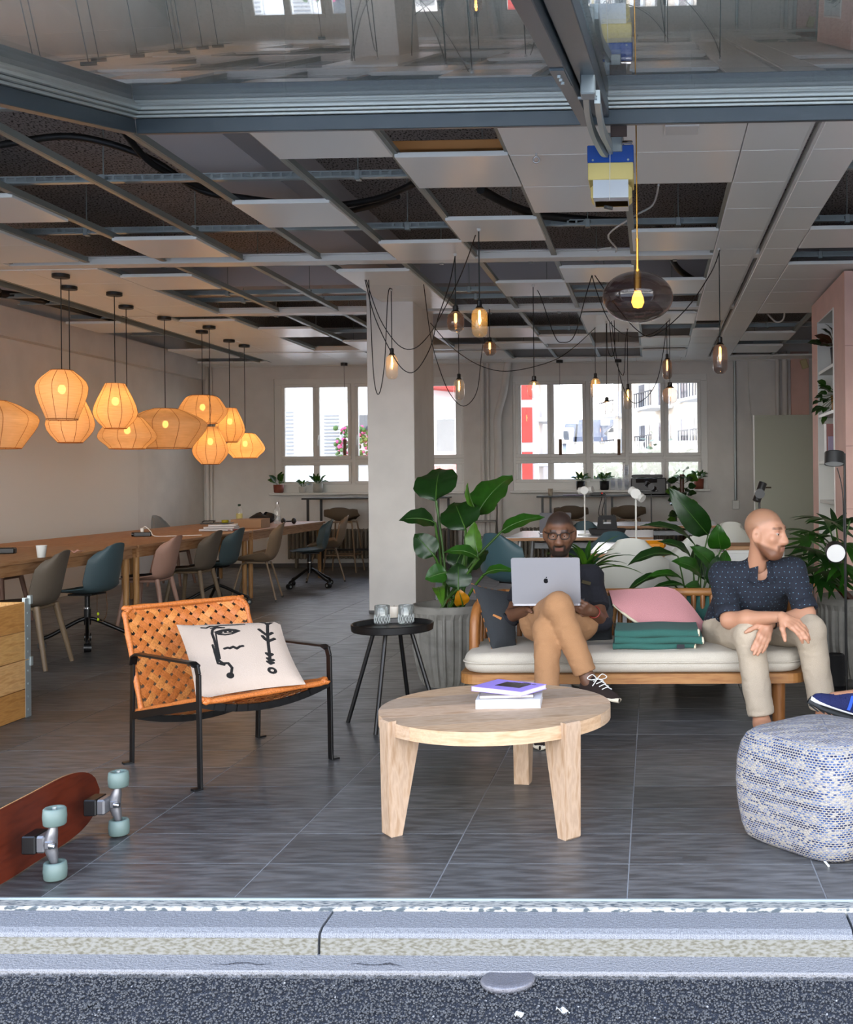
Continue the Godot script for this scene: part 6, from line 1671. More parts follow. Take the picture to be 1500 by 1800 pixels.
func build_window_side() -> void:
	# bar tables under the windows
	for q in [["black steel bar table under the window behind the long table", -3.95, 2.06], ["black steel bar table carrying the black office printer", -0.6, 2.08]]:
		var t := thing("bar_table", q[0], "bar table", Vector3(q[1], 0, -15.38), 0.0, "bar tables at the windows")
		var w: float = q[2] / 2
		part(t, "table_top", Shape.new().box(Vector3(0, 1.025, 0), Vector3(w * 2, 0.024, 0.44), Basis(), 0.003), mats.black_metal)
		for x in [-w + 0.1, -0.05, w - 0.1]:
			for z in [-0.18, 0.18]:
				part(t, "leg", Shape.new().box(Vector3(x + (0.06 if z < 0 else -0.02), 0.507, z), Vector3(0.03, 1.012, 0.03)), mats.black_metal)
		part(t, "foot_rail", Shape.new().box(Vector3(0, 0.3, 0.18), Vector3(w * 2 - 0.2, 0.03, 0.028)), mats.black_metal)
	var olive := mat("shell_olive", Color(0.34, 0.29, 0.23), 0.55)
	for q in [[-4.35, -15.06, "taupe bar stool at the bar table behind the long table"], [-1.13, -14.98, "taupe bar stool behind the man with the laptop"], [-0.34, -14.98, "taupe bar stool between the two white desk lamps"]]:
		make_chair("bar_stool", q[2], "stool", olive, "stool", mats.shell_beige, null, Vector3(q[0], 0, q[1]), PI, "bar stools at the windows")
	# column radiators
	for q in [[-5.4, -2.85, "cast-iron column radiator below the window behind the long table"], [-1.95, 0.75, "cast-iron column radiator below the window behind the printer"]]:
		var t := thing("radiator", q[2], "radiator", Vector3((q[0] + q[1]) / 2, 0.0, -15.78), 0.0, "radiators below the windows")
		var n := int((q[1] - q[0]) / 0.06)
		var fins := Shape.new()
		for k in n:
			var x: float = (k - (n - 1) / 2.0) * 0.06
			for z in [-0.05, 0.05]: fins.box(Vector3(x, 0.35, z), Vector3(0.036, 0.44, 0.04), Basis(), 0.012)
		part(t, "columns", fins, mat("radiator_paint", Color(0.46, 0.44, 0.40), 0.5)).set_meta("kind", "stuff")
		for y in [0.16, 0.54]: part(t, "header_pipe", rod(Vector3(-n * 0.03, y, 0), Vector3(n * 0.03, y, 0), 0.022, 10), mats.radiator_paint)
		for s in [-1.0, 1.0]: part(t, "foot", Shape.new().box(Vector3(s * n * 0.027, 0.07, 0), Vector3(0.03, 0.14, 0.08)), mats.radiator_paint)
	# desks
	for q in [[-0.685, -10.65, 1.37, 1.3, "white-topped oak-edged desk with the grey felt caddy"], [0.02, -8.5, 0.98, 1.35, "white-topped oak-edged desk right behind the bench plants"], [-0.05, -12.9, 1.6, 1.1, "white-topped oak-edged desk with the black desk lamp"]]:
		var t := thing("desk", q[4], "desk", Vector3(q[0], 0, q[1]), 0.0, "white desks in the middle of the room")
		part(t, "desk_top", Shape.new().box(Vector3(0, 0.728, 0), Vector3(q[2] - 0.004, 0.006, q[3] - 0.004)), mat("laminate_white", Color(0.78, 0.80, 0.83), 0.22))
		part(t, "edge", Shape.new().box(Vector3(0, 0.711, 0), Vector3(q[2], 0.028, q[3]), Basis(), 0.002), mats.oak_x)
		for s in [[-1, -1], [1, -1], [-1, 1], [1, 1]]:
			part(t, "leg", Shape.new().tube([Vector3(s[0] * (q[2] / 2 - 0.12), 0.7, s[1] * (q[3] / 2 - 0.1)), Vector3(s[0] * (q[2] / 2 - 0.07), 0, s[1] * (q[3] / 2 - 0.06))], 0.02, 10), mat("leg_grey", Color(0.55, 0.56, 0.57), 0.4, 0.4))
		part(t, "cable_tray", Shape.new().box(Vector3(0, 0.62, 0), Vector3(q[2] - 0.4, 0.06, 0.16), Basis(), 0.004), mats.leg_grey)
	# desk lamps: a stem with a drum head
	var lamps := [[1028, 862, 10.35, mats.white_plastic, Vector3(0.9, 0.1, 0.35), "white desk lamp standing behind the felt caddy", 0.73, 0.045], [1118, 868, 9.05, mats.white_plastic, Vector3(0.75, -0.55, 0.5), "white desk lamp with a tilted drum head behind the white chair", 0.73, 0.05], [1145, 856, 12.6, mats.black_plastic, Vector3(-0.7, 0.5, 0.4), "black desk lamp in front of the printer", 0.73, 0.045], [1335, 868, 7.9, mats.black_plastic, Vector3(0.35, 0.9, -0.2), "black desk lamp beside the standing man's head and the door", 0.77, 0.042]]
	lamps[3][5] = "black desk lamp on the white cabinet before the grey door"
	for q in lamps:
		var hp := at(q[0], q[1], q[2])
		var t := thing("desk_lamp", q[5], "desk lamp", Vector3(hp.x, q[6] + 0.0015, hp.z), 0.0, "desk lamps")
		var top: float = hp.y - q[6]
		part(t, "base", Shape.new().lathe([Vector2(0, 0), Vector2(0.07, 0), Vector2(0.07, 0.012), Vector2(0, 0.014)], 24, true), q[3])
		part(t, "stem", rod(Vector3(0, 0.01, 0), Vector3(0, top, 0), 0.008, 10), q[3])
		var d: Vector3 = q[4].normalized()
		var r: float = q[7]
		part(t, "lamp_head", Shape.new().tube([Vector3(0, top, 0) - d * 0.06, Vector3(0, top, 0) + d * 0.085], r * 0.72, 20), q[3])
		part(t, "pivot_disc", Shape.new().tube([Vector3(0, top, 0.02), Vector3(0, top, 0.055)], r * 0.85, 20), q[3])
	# felt caddy
	var p := on(1067, 941, 0.7315)
	var c := thing("felt_caddy", "dark grey felt desk caddy with an arched carrying handle", "caddy", Vector3(p.x, 0.7315, p.z - 0.12))
	var felt := tri(mat("felt_grey", Color(0.22, 0.22, 0.225), 0.95), mats.wall_white.albedo_texture, Vector3(9, 9, 9))
	part(c, "tray", Shape.new().lathe([Vector2(0, 0), Vector2(0.16, 0), Vector2(0.185, 0.055), Vector2(0.17, 0.06), Vector2(0.15, 0.02), Vector2(0, 0.02)], 20), felt)
	var poly := PackedVector2Array([Vector2(-0.1, 0.02), Vector2(0.1, 0.02), Vector2(0.085, 0.17), Vector2(0.07, 0.185), Vector2(-0.07, 0.185), Vector2(-0.085, 0.17)])
	var hole := CSGPolygon3D.new()
	hole.name = "handle"
	hole.polygon = poly
	hole.depth = 0.08
	hole.material = felt
	hole.position = Vector3(0, 0, 0.04)
	var cut := CSGBox3D.new()
	cut.name = "cutout"
	cut.operation = CSGShape3D.OPERATION_SUBTRACTION
	cut.size = Vector3(0.075, 0.04, 0.3)
	cut.position = Vector3(0.0, 0.125, -0.04)
	hole.add_child(cut)
	c.add_child(hole)
	# laptop left open on the far desk, yellow case, papers
	p = on(985, 938, 0.7315)
	laptop("silver laptop left open on the desk behind the seated man", Vector3(at(975, 925, 10.75).x, 0.7315, -10.75), 0.15, 0.31, 0.21, 0.35, false)
	p = on(1145, 962, 0.7315)
	var yc := thing("yellow_case", "yellow zipped pencil case lying on the desk behind the bench", "case", Vector3(p.x, 0.7315, -8.15), -0.3)
	part(yc, "case_body", Shape.new().box(Vector3(0, 0.035, 0), Vector3(0.22, 0.07, 0.1), Basis(), 0.025), mat("case_yellow", Color(0.83, 0.52, 0.02), 0.5))
	part(yc, "zip", Shape.new().tube(arcs([Vector3(-0.1, 0.071, 0), Vector3(0, 0.0715, 0), Vector3(0.1, 0.071, 0), Vector3(0.105, 0.04, 0.03)], 4), 0.003, 5), mats.white_trim)
	p = on(1228, 958, 0.7315)
	tag(part(self, "notebook", Shape.new().box(Vector3(p.x, 0.742, p.z - 0.1), Vector3(0.2, 0.02, 0.15), Basis(Vector3.UP, 0.2), 0.003), mats.book_paper), "cream notebook with a red pen on the desk behind the peace lily", "notebook")
	tag(part(self, "pen", rod(Vector3(p.x - 0.05, 0.757, p.z - 0.08), Vector3(p.x + 0.1, 0.757, p.z - 0.1), 0.005, 6), mats.folder_red), "red pen lying on the cream notebook", "pen")
	# chairs at the desks
	make_chair("round_chair", "large white rounded chair with its back to the bench", "round", mats.shell_white, "wood", mats.oak_y, null, Vector3(-0.13, 0, -7.42), PI - 0.1, "chairs at the white desks")
	make_chair("round_chair", "white rounded chair half hidden by the peace lily", "round", mats.shell_white, "wood", mats.oak_y, null, Vector3(0.22, 0, -7.75), PI + 0.5, "chairs at the white desks")
	make_chair("round_chair", "white rounded chair on the far side of the desk before the door", "round", mats.shell_white, "wood", mats.oak_y, null, Vector3(0.62, 0, -9.6), -0.4, "chairs at the white desks")
	make_chair("tub_chair", "blue-grey tub swivel chair beside the bird-of-paradise plant", "tub", mat("shell_teal", Color(0.24, 0.35, 0.38), 0.45), "swivel", mats.black_metal, mat("pad_slate", Color(0.09, 0.1, 0.11), 0.8), Vector3(-1.16, 0, -9.05), 2.5, "chairs at the white desks")
	make_chair("tub_chair", "dark teal chair tucked under the desk with the caddy", "side", mats.shell_teal, "swivel", mats.black_metal, null, Vector3(-0.35, 0, -9.75), PI, "chairs at the white desks")
	make_chair("tub_chair", "dark teal chair on the far side of the desk with the caddy", "side", mats.shell_teal, "swivel", mats.black_metal, null, Vector3(-0.75, 0, -11.55), 0.0, "chairs at the white desks")
	# white cabinet with a timber lid, right of the desks
	p = at(1312, 942, 7.95)
	var cb := thing("low_cabinet", "low white cabinet with an oak lid behind the man in the patterned shirt", "cabinet", Vector3(p.x + 0.06, 0, -8.1))
	part(cb, "carcass", Shape.new().box(Vector3(0, 0.37, 0), Vector3(0.42, 0.74, 0.45), Basis(), 0.004), mats.white_plastic)
	part(cb, "lid", Shape.new().box(Vector3(0, 0.755, 0), Vector3(0.43, 0.028, 0.46), Basis(), 0.003), mats.oak_x)
	part(cb, "door", Shape.new().box(Vector3(0, 0.37, 0.228), Vector3(0.4, 0.7, 0.012), Basis(), 0.003), mats.white_plastic)
	# printer, cups, power strip on the bar table
	var y := 1.0375
	var pr := thing("printer", "bulky black office printer on the bar table at the window", "printer", Vector3(-0.03, y, -15.38))
	part(pr, "body", Shape.new().box(Vector3(-0.03, 0.12, 0), Vector3(0.5, 0.24, 0.36), Basis(), 0.015), mats.black_plastic)
	part(pr, "scanner_lid", Shape.new().box(Vector3(-0.05, 0.265, -0.02), Vector3(0.44, 0.045, 0.32), Basis(), 0.012), mats.black_plastic)
	part(pr, "side_tray", Shape.new().box(Vector3(0.24, 0.1, 0), Vector3(0.08, 0.19, 0.3), Basis(), 0.012), mats.black_plastic)
	part(pr, "control_panel", Shape.new().box(Vector3(-0.06, 0.2, 0.183), Vector3(0.3, 0.06, 0.012), Basis(Vector3.RIGHT, -0.3), 0.003), mat("panel_grey", Color(0.1, 0.1, 0.11), 0.25))
	part(pr, "display", Shape.new().box(Vector3(-0.06, 0.203, 0.191), Vector3(0.06, 0.035, 0.004), Basis(Vector3.RIGHT, -0.3)), mat("display_dark", Color(0.16, 0.17, 0.2), 0.15))
	part(pr, "paper_tray", Shape.new().box(Vector3(-0.06, 0.06, 0.2), Vector3(0.32, 0.02, 0.08), Basis(), 0.004), mats.panel_grey)
	part(pr, "sticker", Shape.new().box(Vector3(0.225, 0.12, 0.1515), Vector3(0.035, 0.07, 0.002)), mats.white_plastic)
	part(pr, "sticker", Shape.new().box(Vector3(-0.24, 0.03, 0.181), Vector3(0.04, 0.035, 0.002)), mat("sticker_pink", Color(0.8, 0.4, 0.5), 0.5))
	var ws := thing("power_strip", "black power strip with a red switch on the bar table", "power strip", Vector3(at(1050, 864, 15.25).x, y, -15.25))
	part(ws, "strip", Shape.new().box(Vector3(0, 0.022, 0), Vector3(0.2, 0.044, 0.05), Basis(), 0.005), mats.black_plastic)
	part(ws, "switch", Shape.new().box(Vector3(0.07, 0.03, 0.0255), Vector3(0.016, 0.012, 0.002)), glow("switch_led", Color(1.0, 0.12, 0.05), 0.8))
	for x in [0.05, 0.1]: part(ws, "cable", Shape.new().tube(arcs([Vector3(x, 0.03, 0.026), Vector3(x + 0.02, -0.02, 0.05), Vector3(x - 0.03, -0.25, 0.05), Vector3(x + 0.03, -0.4, 0.05), Vector3(x - 0.04, -0.6, 0.04)], 5), 0.006, 5), mats.black_cable)
	for q in [[1078, 0.0, "stack of clear plastic cups beside the pot with the bushy plant"], [1090, 0.0, "stack of clear plastic cups between two other cup stacks"], [1102, 0.0, "stack of clear plastic cups against the black printer"], [1101.5, 0.183, "clear plastic cups piled on top of the stack by the printer"]]:
		var ct := thing("cup_stack", q[2], "cups", Vector3(at(q[0], 860, 15.75).x, 1.108 + q[1], -15.78), 0.0, "plastic cups on the window sill")
		for k in 4: part(ct, "cup", Shape.new().lathe([Vector2(0, 0.03 * k), Vector2(0.026, 0.03 * k), Vector2(0.035, 0.03 * k + 0.09)], 16), pane("cup_clear", 0.22, Color(0.8, 0.82, 0.85)))
	tag(part(self, "paper_sheaf", Shape.new().box(Vector3(at(1008, 866, 15.3).x, y + 0.006, -15.3), Vector3(0.26, 0.012, 0.2), Basis(Vector3.UP, 0.3), 0.002), mat("sheaf_lilac", Color(0.6, 0.55, 0.65), 0.6)), "lilac and white sheaf of papers on the bar table", "papers")
	var pc := thing("paper_cup", "brown-white paper cup at the bar table's end", "cup", Vector3(at(968, 866, 15.3).x, y, -15.3))
	part(pc, "cup_body", Shape.new().lathe([Vector2(0, 0), Vector2(0.028, 0), Vector2(0.038, 0.1), Vector2(0.035, 0.1), Vector2(0.026, 0.006), Vector2(0, 0.006)], 20), mat("cup_cream", Color(0.7, 0.66, 0.58), 0.6))
	# pots on the sills
	var pots := [[490, 15.75, 0.075, 0.12, "terracotta", 5, 0.16, "terracotta pot with a broad-leaved plant in the window corner"], [532, 15.75, 0.055, 0.09, "white", 10, 0.1, "small white pot with trailing green leaves between the terracotta and the grey pot"], [559, 15.75, 0.075, 0.13, "grey", 12, 0.12, "rounded pale grey pot with a bushy plant beside the small white pot"], [1021, 15.75, 0.065, 0.13, "black", 12, 0.13, "black pot with light green pothos on the sill"], [1063, 15.75, 0.07, 0.13, "black", 14, 0.1, "black pot with a fine-leaved bushy plant beside the plastic cups"], [1229, 15.75, 0.075, 0.15, "terracotta", 14, 0.1, "terracotta pot with a spiky plant at the sill end beside the printer"], [775, 15.75, 0.06, 0.1, "black", 10, 0.14, "small dark pot with leaves on the sill beside the column"]]
	rng.seed = 19
	for q in pots:
		var x := at(q[0], 860, q[1]).x
		var t := thing("potted_plant", q[7], "potted plant", Vector3(x, 1.109, -q[1]), 0.0, "potted plants on the window sills")
		var r: float = q[2]
		var h: float = q[3]
		part(t, "pot", Shape.new().lathe([Vector2(0, 0), Vector2(r * 0.75, 0), Vector2(r * 0.9, 0.01), Vector2(r, h), Vector2(r * 0.9, h), Vector2(r * 0.86, h - 0.015), Vector2(0, h - 0.012)], 24), mat("pot_" + q[4], {"terracotta": Color(0.5, 0.25, 0.18), "white": Color(0.78, 0.78, 0.75), "grey": Color(0.66, 0.66, 0.62), "black": Color(0.05, 0.05, 0.055)}[q[4]], 0.6))
		for k: int in q[5]:
			var a := k * 2.4
			var e := rng.randf_range(0.1, 1.3)
			var d := Vector3(cos(a) * cos(e), sin(e), sin(a) * cos(e) * 0.7)
			var s: Vector3 = t.position + Vector3(cos(a) * r * 0.4, h + 0.01, sin(a) * r * 0.3) + d * 0.03
			plant_leaf(t, t.position + Vector3(0, h - 0.02, 0), s, s + d * q[6] * rng.randf_range(0.7, 1.1), q[6] * (0.6 if q[5] < 6 else 0.4), Vector3(0, 1, 0.6), "leaf_mid" if k % 2 else "leaf_light", 0.15, 0.2, 0.002)
	# pothos climbing a moss pole behind the desks
	var mp := at(1200, 940, 13.9)
	var t := thing("pothos_plant", "variegated pothos climbing a brown moss pole beside the printer", "plant", Vector3(mp.x, 0, -13.9))
	part(t, "planter", Shape.new().lathe([Vector2(0, 0), Vector2(0.15, 0), Vector2(0.18, 0.4), Vector2(0.16, 0.4), Vector2(0.15, 0.36), Vector2(0, 0.36)], 24), mats.pot_black)
	part(t, "moss_pole", rod(Vector3(0, 0.35, 0), Vector3(0, 1.32, 0), 0.03, 10), mats.leaf_brown)
	for k in 46:
		var a := k * 2.4
		var yy := 0.55 + 0.8 * k / 46.0
		var d := Vector3(cos(a), rng.randf_range(-0.5, 0.4), sin(a)).normalized()
		var s := t.position + Vector3(0, yy, 0) + d * 0.08
		plant_leaf(t, t.position + Vector3(0, yy - 0.04, 0), s, s + d * rng.randf_range(0.1, 0.17), rng.randf_range(0.08, 0.13), Vector3(0, 0.6, 0.8), "leaf_light" if k % 3 == 0 else "leaf_dark", 0.1, 0.15, 0.003)
	# step ladder by the back wall
	var ld := thing("step_ladder", "grey steel step ladder folded against the back wall", "ladder", Vector3(-2.48, 0, -15.45))
	var steel := mat("ladder_steel", Color(0.34, 0.33, 0.31), 0.4, 0.6)
	for s in [-1.0, 1.0]:
		part(ld, "stile", Shape.new().tube(arcs([Vector3(s * 0.24, 0.0, 0.2), Vector3(s * 0.24, 0.45, 0.1), Vector3(s * 0.24, 0.88, 0.0), Vector3(s * 0.2, 0.93, -0.01), Vector3(0, 0.935, -0.01)], 4), 0.012, 8), steel)
		part(ld, "rear_leg", rod(Vector3(s * 0.23, 0.0, -0.25), Vector3(s * 0.23, 0.7, -0.03), 0.01, 8), steel)
	for k in 3: part(ld, "tread", Shape.new().box(Vector3(0, 0.22 + 0.23 * k, 0.13 - 0.05 * k), Vector3(0.47, 0.03, 0.12), Basis(), 0.004), steel)
	# the grey door leaf standing open
	var z := 13.3
	var dl := struct("door_2", Shape.new().box(Vector3(1.62, 1.015, -z), Vector3(0.74, 2.03, 0.04), Basis(), 0.002), mat("door_sage", Color(0.60, 0.61, 0.55), 0.5))
	part(dl, "edge_strip", Shape.new().box(Vector3(1.245, 1.015, -z + 0.001), Vector3(0.012, 2.03, 0.044)), mats.white_trim)
	var hd := at(1338, 857, z - 0.03)
	part(dl, "door_handle", Shape.new().tube([hd, hd + Vector3(0, 0, 0.05), hd + Vector3(0.12, 0, 0.05)], 0.009, 8), mat("handle_bronze", Color(0.3, 0.27, 0.22), 0.35, 0.7))
	part(dl, "lock_plate", Shape.new().box(hd + Vector3(0, -0.04, 0.0), Vector3(0.035, 0.16, 0.012), Basis(), 0.003), mats.handle_bronze)
	# a small beige alarm box in the corner
	tag(part(self, "alarm_box", Shape.new().box(at(1414, 640, 15.85), Vector3(0.1, 0.14, 0.08), Basis(Vector3.BACK, 0.3), 0.01), mat("alarm_cream", Color(0.75, 0.7, 0.52), 0.5)), "small cream alarm box under the ceiling beside the pink wall", "alarm box")

func laptop(label: String, where: Vector3, turn: float, w: float, d: float, open: float, mark: bool) -> Node3D:   # its keyboard lies flat, the lid leans back by open
	var t := thing("laptop", label, "laptop", where, turn)
	var alu := mat("laptop_grey", Color(0.60, 0.60, 0.62), 0.35, 0.6)
	part(t, "keyboard_base", Shape.new().prism(round_rect(w, d, 0.012, 4), 0.0, 0.011), alu, Transform3D(Basis(Vector3.RIGHT, -PI / 2), Vector3.ZERO))
	var lid := part(t, "lid", Shape.new().prism(round_rect(w, d, 0.012, 4), -0.003, 0.003), alu, Transform3D(Basis(Vector3.RIGHT, open), Vector3(0, 0.011 + cos(open) * d / 2, d / 2 + sin(open) * d / 2)))
	part(lid, "screen", Shape.new().box(Vector3(0, 0, -0.0033), Vector3(w - 0.016, d - 0.016, 0.0006)), mats.black_plastic)
	return t

func build_shelf() -> void:
	var t := thing("shelf_unit", "tall pink wall unit with a white open shelf niche in its side", "shelf", Vector3(1.6, 0, -9.92))
	var z0 := 0.92     # towards the street
	var z1 := -0.92
	var n0 := 0.39     # niche
	var n1 := -0.51
	var dep := 0.75
	var s := Shape.new()
	s.box(Vector3(dep / 2, 1.485, (z0 + n0) / 2), Vector3(dep, 2.97, z0 - n0)).box(Vector3(dep / 2, 1.485, (n1 + z1) / 2), Vector3(dep, 2.97, n1 - z1)).box(Vector3(dep / 2, 2.86, (n0 + n1) / 2), Vector3(dep, 0.22, n0 - n1)).box(Vector3(dep / 2, 0.15, (n0 + n1) / 2), Vector3(dep, 0.3, n0 - n1)).box(Vector3(dep / 2 + 0.2, 1.5, (n0 + n1) / 2), Vector3(dep - 0.4, 2.6, n0 - n1))
	part(t, "body", s, mats.wall_pink)
	var lin: Material = mats.white_trim
	part(t, "niche_lining", Shape.new().box(Vector3(0.395, 1.525, (n0 + n1) / 2), Vector3(0.01, 2.45, n0 - n1)).box(Vector3(0.2, 1.525, n0 - 0.006), Vector3(0.41, 2.45, 0.012)).box(Vector3(0.2, 1.525, n1 + 0.006), Vector3(0.41, 2.45, 0.012)).box(Vector3(0.2, 2.744, (n0 + n1) / 2), Vector3(0.41, 0.012, n0 - n1)), lin)
	for sd in [n0 - 0.008, n1 + 0.008]: part(t, "niche_frame", Shape.new().box(Vector3(-0.004, 1.525, sd), Vector3(0.012, 2.45, 0.018)), mats.white_trim)
	for y in [2.27, 1.86, 1.42, 1.05, 0.65]:
		part(t, "shelf_board", Shape.new().box(Vector3(0.195, y - 0.015, (n0 + n1) / 2), Vector3(0.395, 0.03, n0 - n1 - 0.026), Basis(), 0.002), mats.white_trim)
	for y in [1.52, 2.35, 1.0]: part(t, "panel_joint", Shape.new().box(Vector3(dep / 2, y, z0 + 0.0005), Vector3(dep, 0.003, 0.001)), mat("joint_dark", Color(0.5, 0.36, 0.33), 0.8))
	# on its shelves
	var o := t.position
	rng.seed = 31
	for q in [[2.272, 0.06, 0.2, Color(0.17, 0.18, 0.2), "dark rubber plant in a grey pot on the top shelf", "leaf_brown", 0.2, 7], [1.862, 0.05, 0.16, Color(0.62, 0.42, 0.06), "trailing pothos in a mustard pot on the shelf", "leaf_mid", 0.14, 13]]:
		var p := thing("potted_plant", q[4], "potted plant", o + Vector3(0.15, q[0], -0.22), 0.0, "potted plants in the shelf niche")
		part(p, "pot", Shape.new().lathe([Vector2(0, 0), Vector2(0.07, 0), Vector2(0.085, q[2]), Vector2(0.075, q[2]), Vector2(0.07, q[2] - 0.02), Vector2(0, q[2] - 0.02)], 24), mat("pot_niche_%d" % q[7], q[3], 0.5))
		for k: int in q[7]:
			var a := k * 2.4
			var out := Vector3(-0.7 - 0.3 * cos(a), rng.randf_range(-0.9, 0.9) if q[7] > 8 else rng.randf_range(-0.1, 1.0), sin(a) * 0.8).normalized()
			var b := p.position + Vector3(0, q[2], 0)
			var st := b + out * rng.randf_range(0.06, 0.16 if q[7] < 9 else 0.26)
			plant_leaf(p, b, st, st + out * q[6] * rng.randf_range(0.7, 1.0), q[6] * 0.5, Vector3(-0.3, 0.8, 0.6), q[5] if k % 3 else "leaf_dark", 0.1, 0.2, 0.003)
	var bk := thing("file_box", "pink and white box file standing on the shelf", "box file", o + Vector3(0.14, 1.4215, -0.25))
	part(bk, "case", Shape.new().box(Vector3(0, 0.17, 0), Vector3(0.24, 0.34, 0.1), Basis(), 0.003), mat("file_pink", Color(0.62, 0.42, 0.4), 0.5))
	part(bk, "spine", Shape.new().box(Vector3(-0.122, 0.17, 0), Vector3(0.006, 0.34, 0.1)), mats.white_plastic)
	tag(part(self, "lilac_book", Shape.new().box(o + Vector3(0.12, 1.53, -0.1), Vector3(0.2, 0.22, 0.03), Basis(), 0.002), mats.sheaf_lilac), "lilac book leaning beside the box file on the shelf", "book")
	var vs := thing("glass_bottle", "small clear glass flask with a clip lid on the lower shelf", "bottle", o + Vector3(0.12, 1.052, -0.12))
	part(vs, "glass", Shape.new().lathe([Vector2(0, 0), Vector2(0.04, 0), Vector2(0.045, 0.1), Vector2(0.03, 0.14), Vector2(0.022, 0.16), Vector2(0.024, 0.18)], 20), mats.bottle_clear)
	part(vs, "clip", Shape.new().at(Transform3D(Basis(), Vector3(0, 0.175, 0))).tube(circle(0.03, 16), 0.003, 5, false), mats.chrome)
# ---- the houses seen through the back windows
func facade(t: Node3D, m: Material, frame: Material, x: float, y: float, w: float, h: float, z: float) -> void:
	var f := part(t, "window", Shape.new().box(Vector3(x, y, z), Vector3(w, h, 0.08)), frame)
	part(f, "pane", Shape.new().box(Vector3(x, y, z + 0.045), Vector3(w * 0.8, h * 0.86, 0.02)), m)

func house(called: String, label: String, px0: float, px1: float, depth: float, eave_y: float, wall: Color, deep := 8.0) -> Node3D:   # eave_y in pixels
	var a := at(px0, eave_y, depth)
	var b := at(px1, eave_y, depth)
	var t := thing(called, label, "building", Vector3((a.x + b.x) / 2, -1.0, -depth), 0.0, "houses beyond the courtyard")
	var h := a.y + 1.0
	var s := Shape.new().box(Vector3(0, h / 2, -deep / 2), Vector3(b.x - a.x, h, deep))
	part(t, "walls", s, mat("wall_" + called, wall, 0.85))
	return t

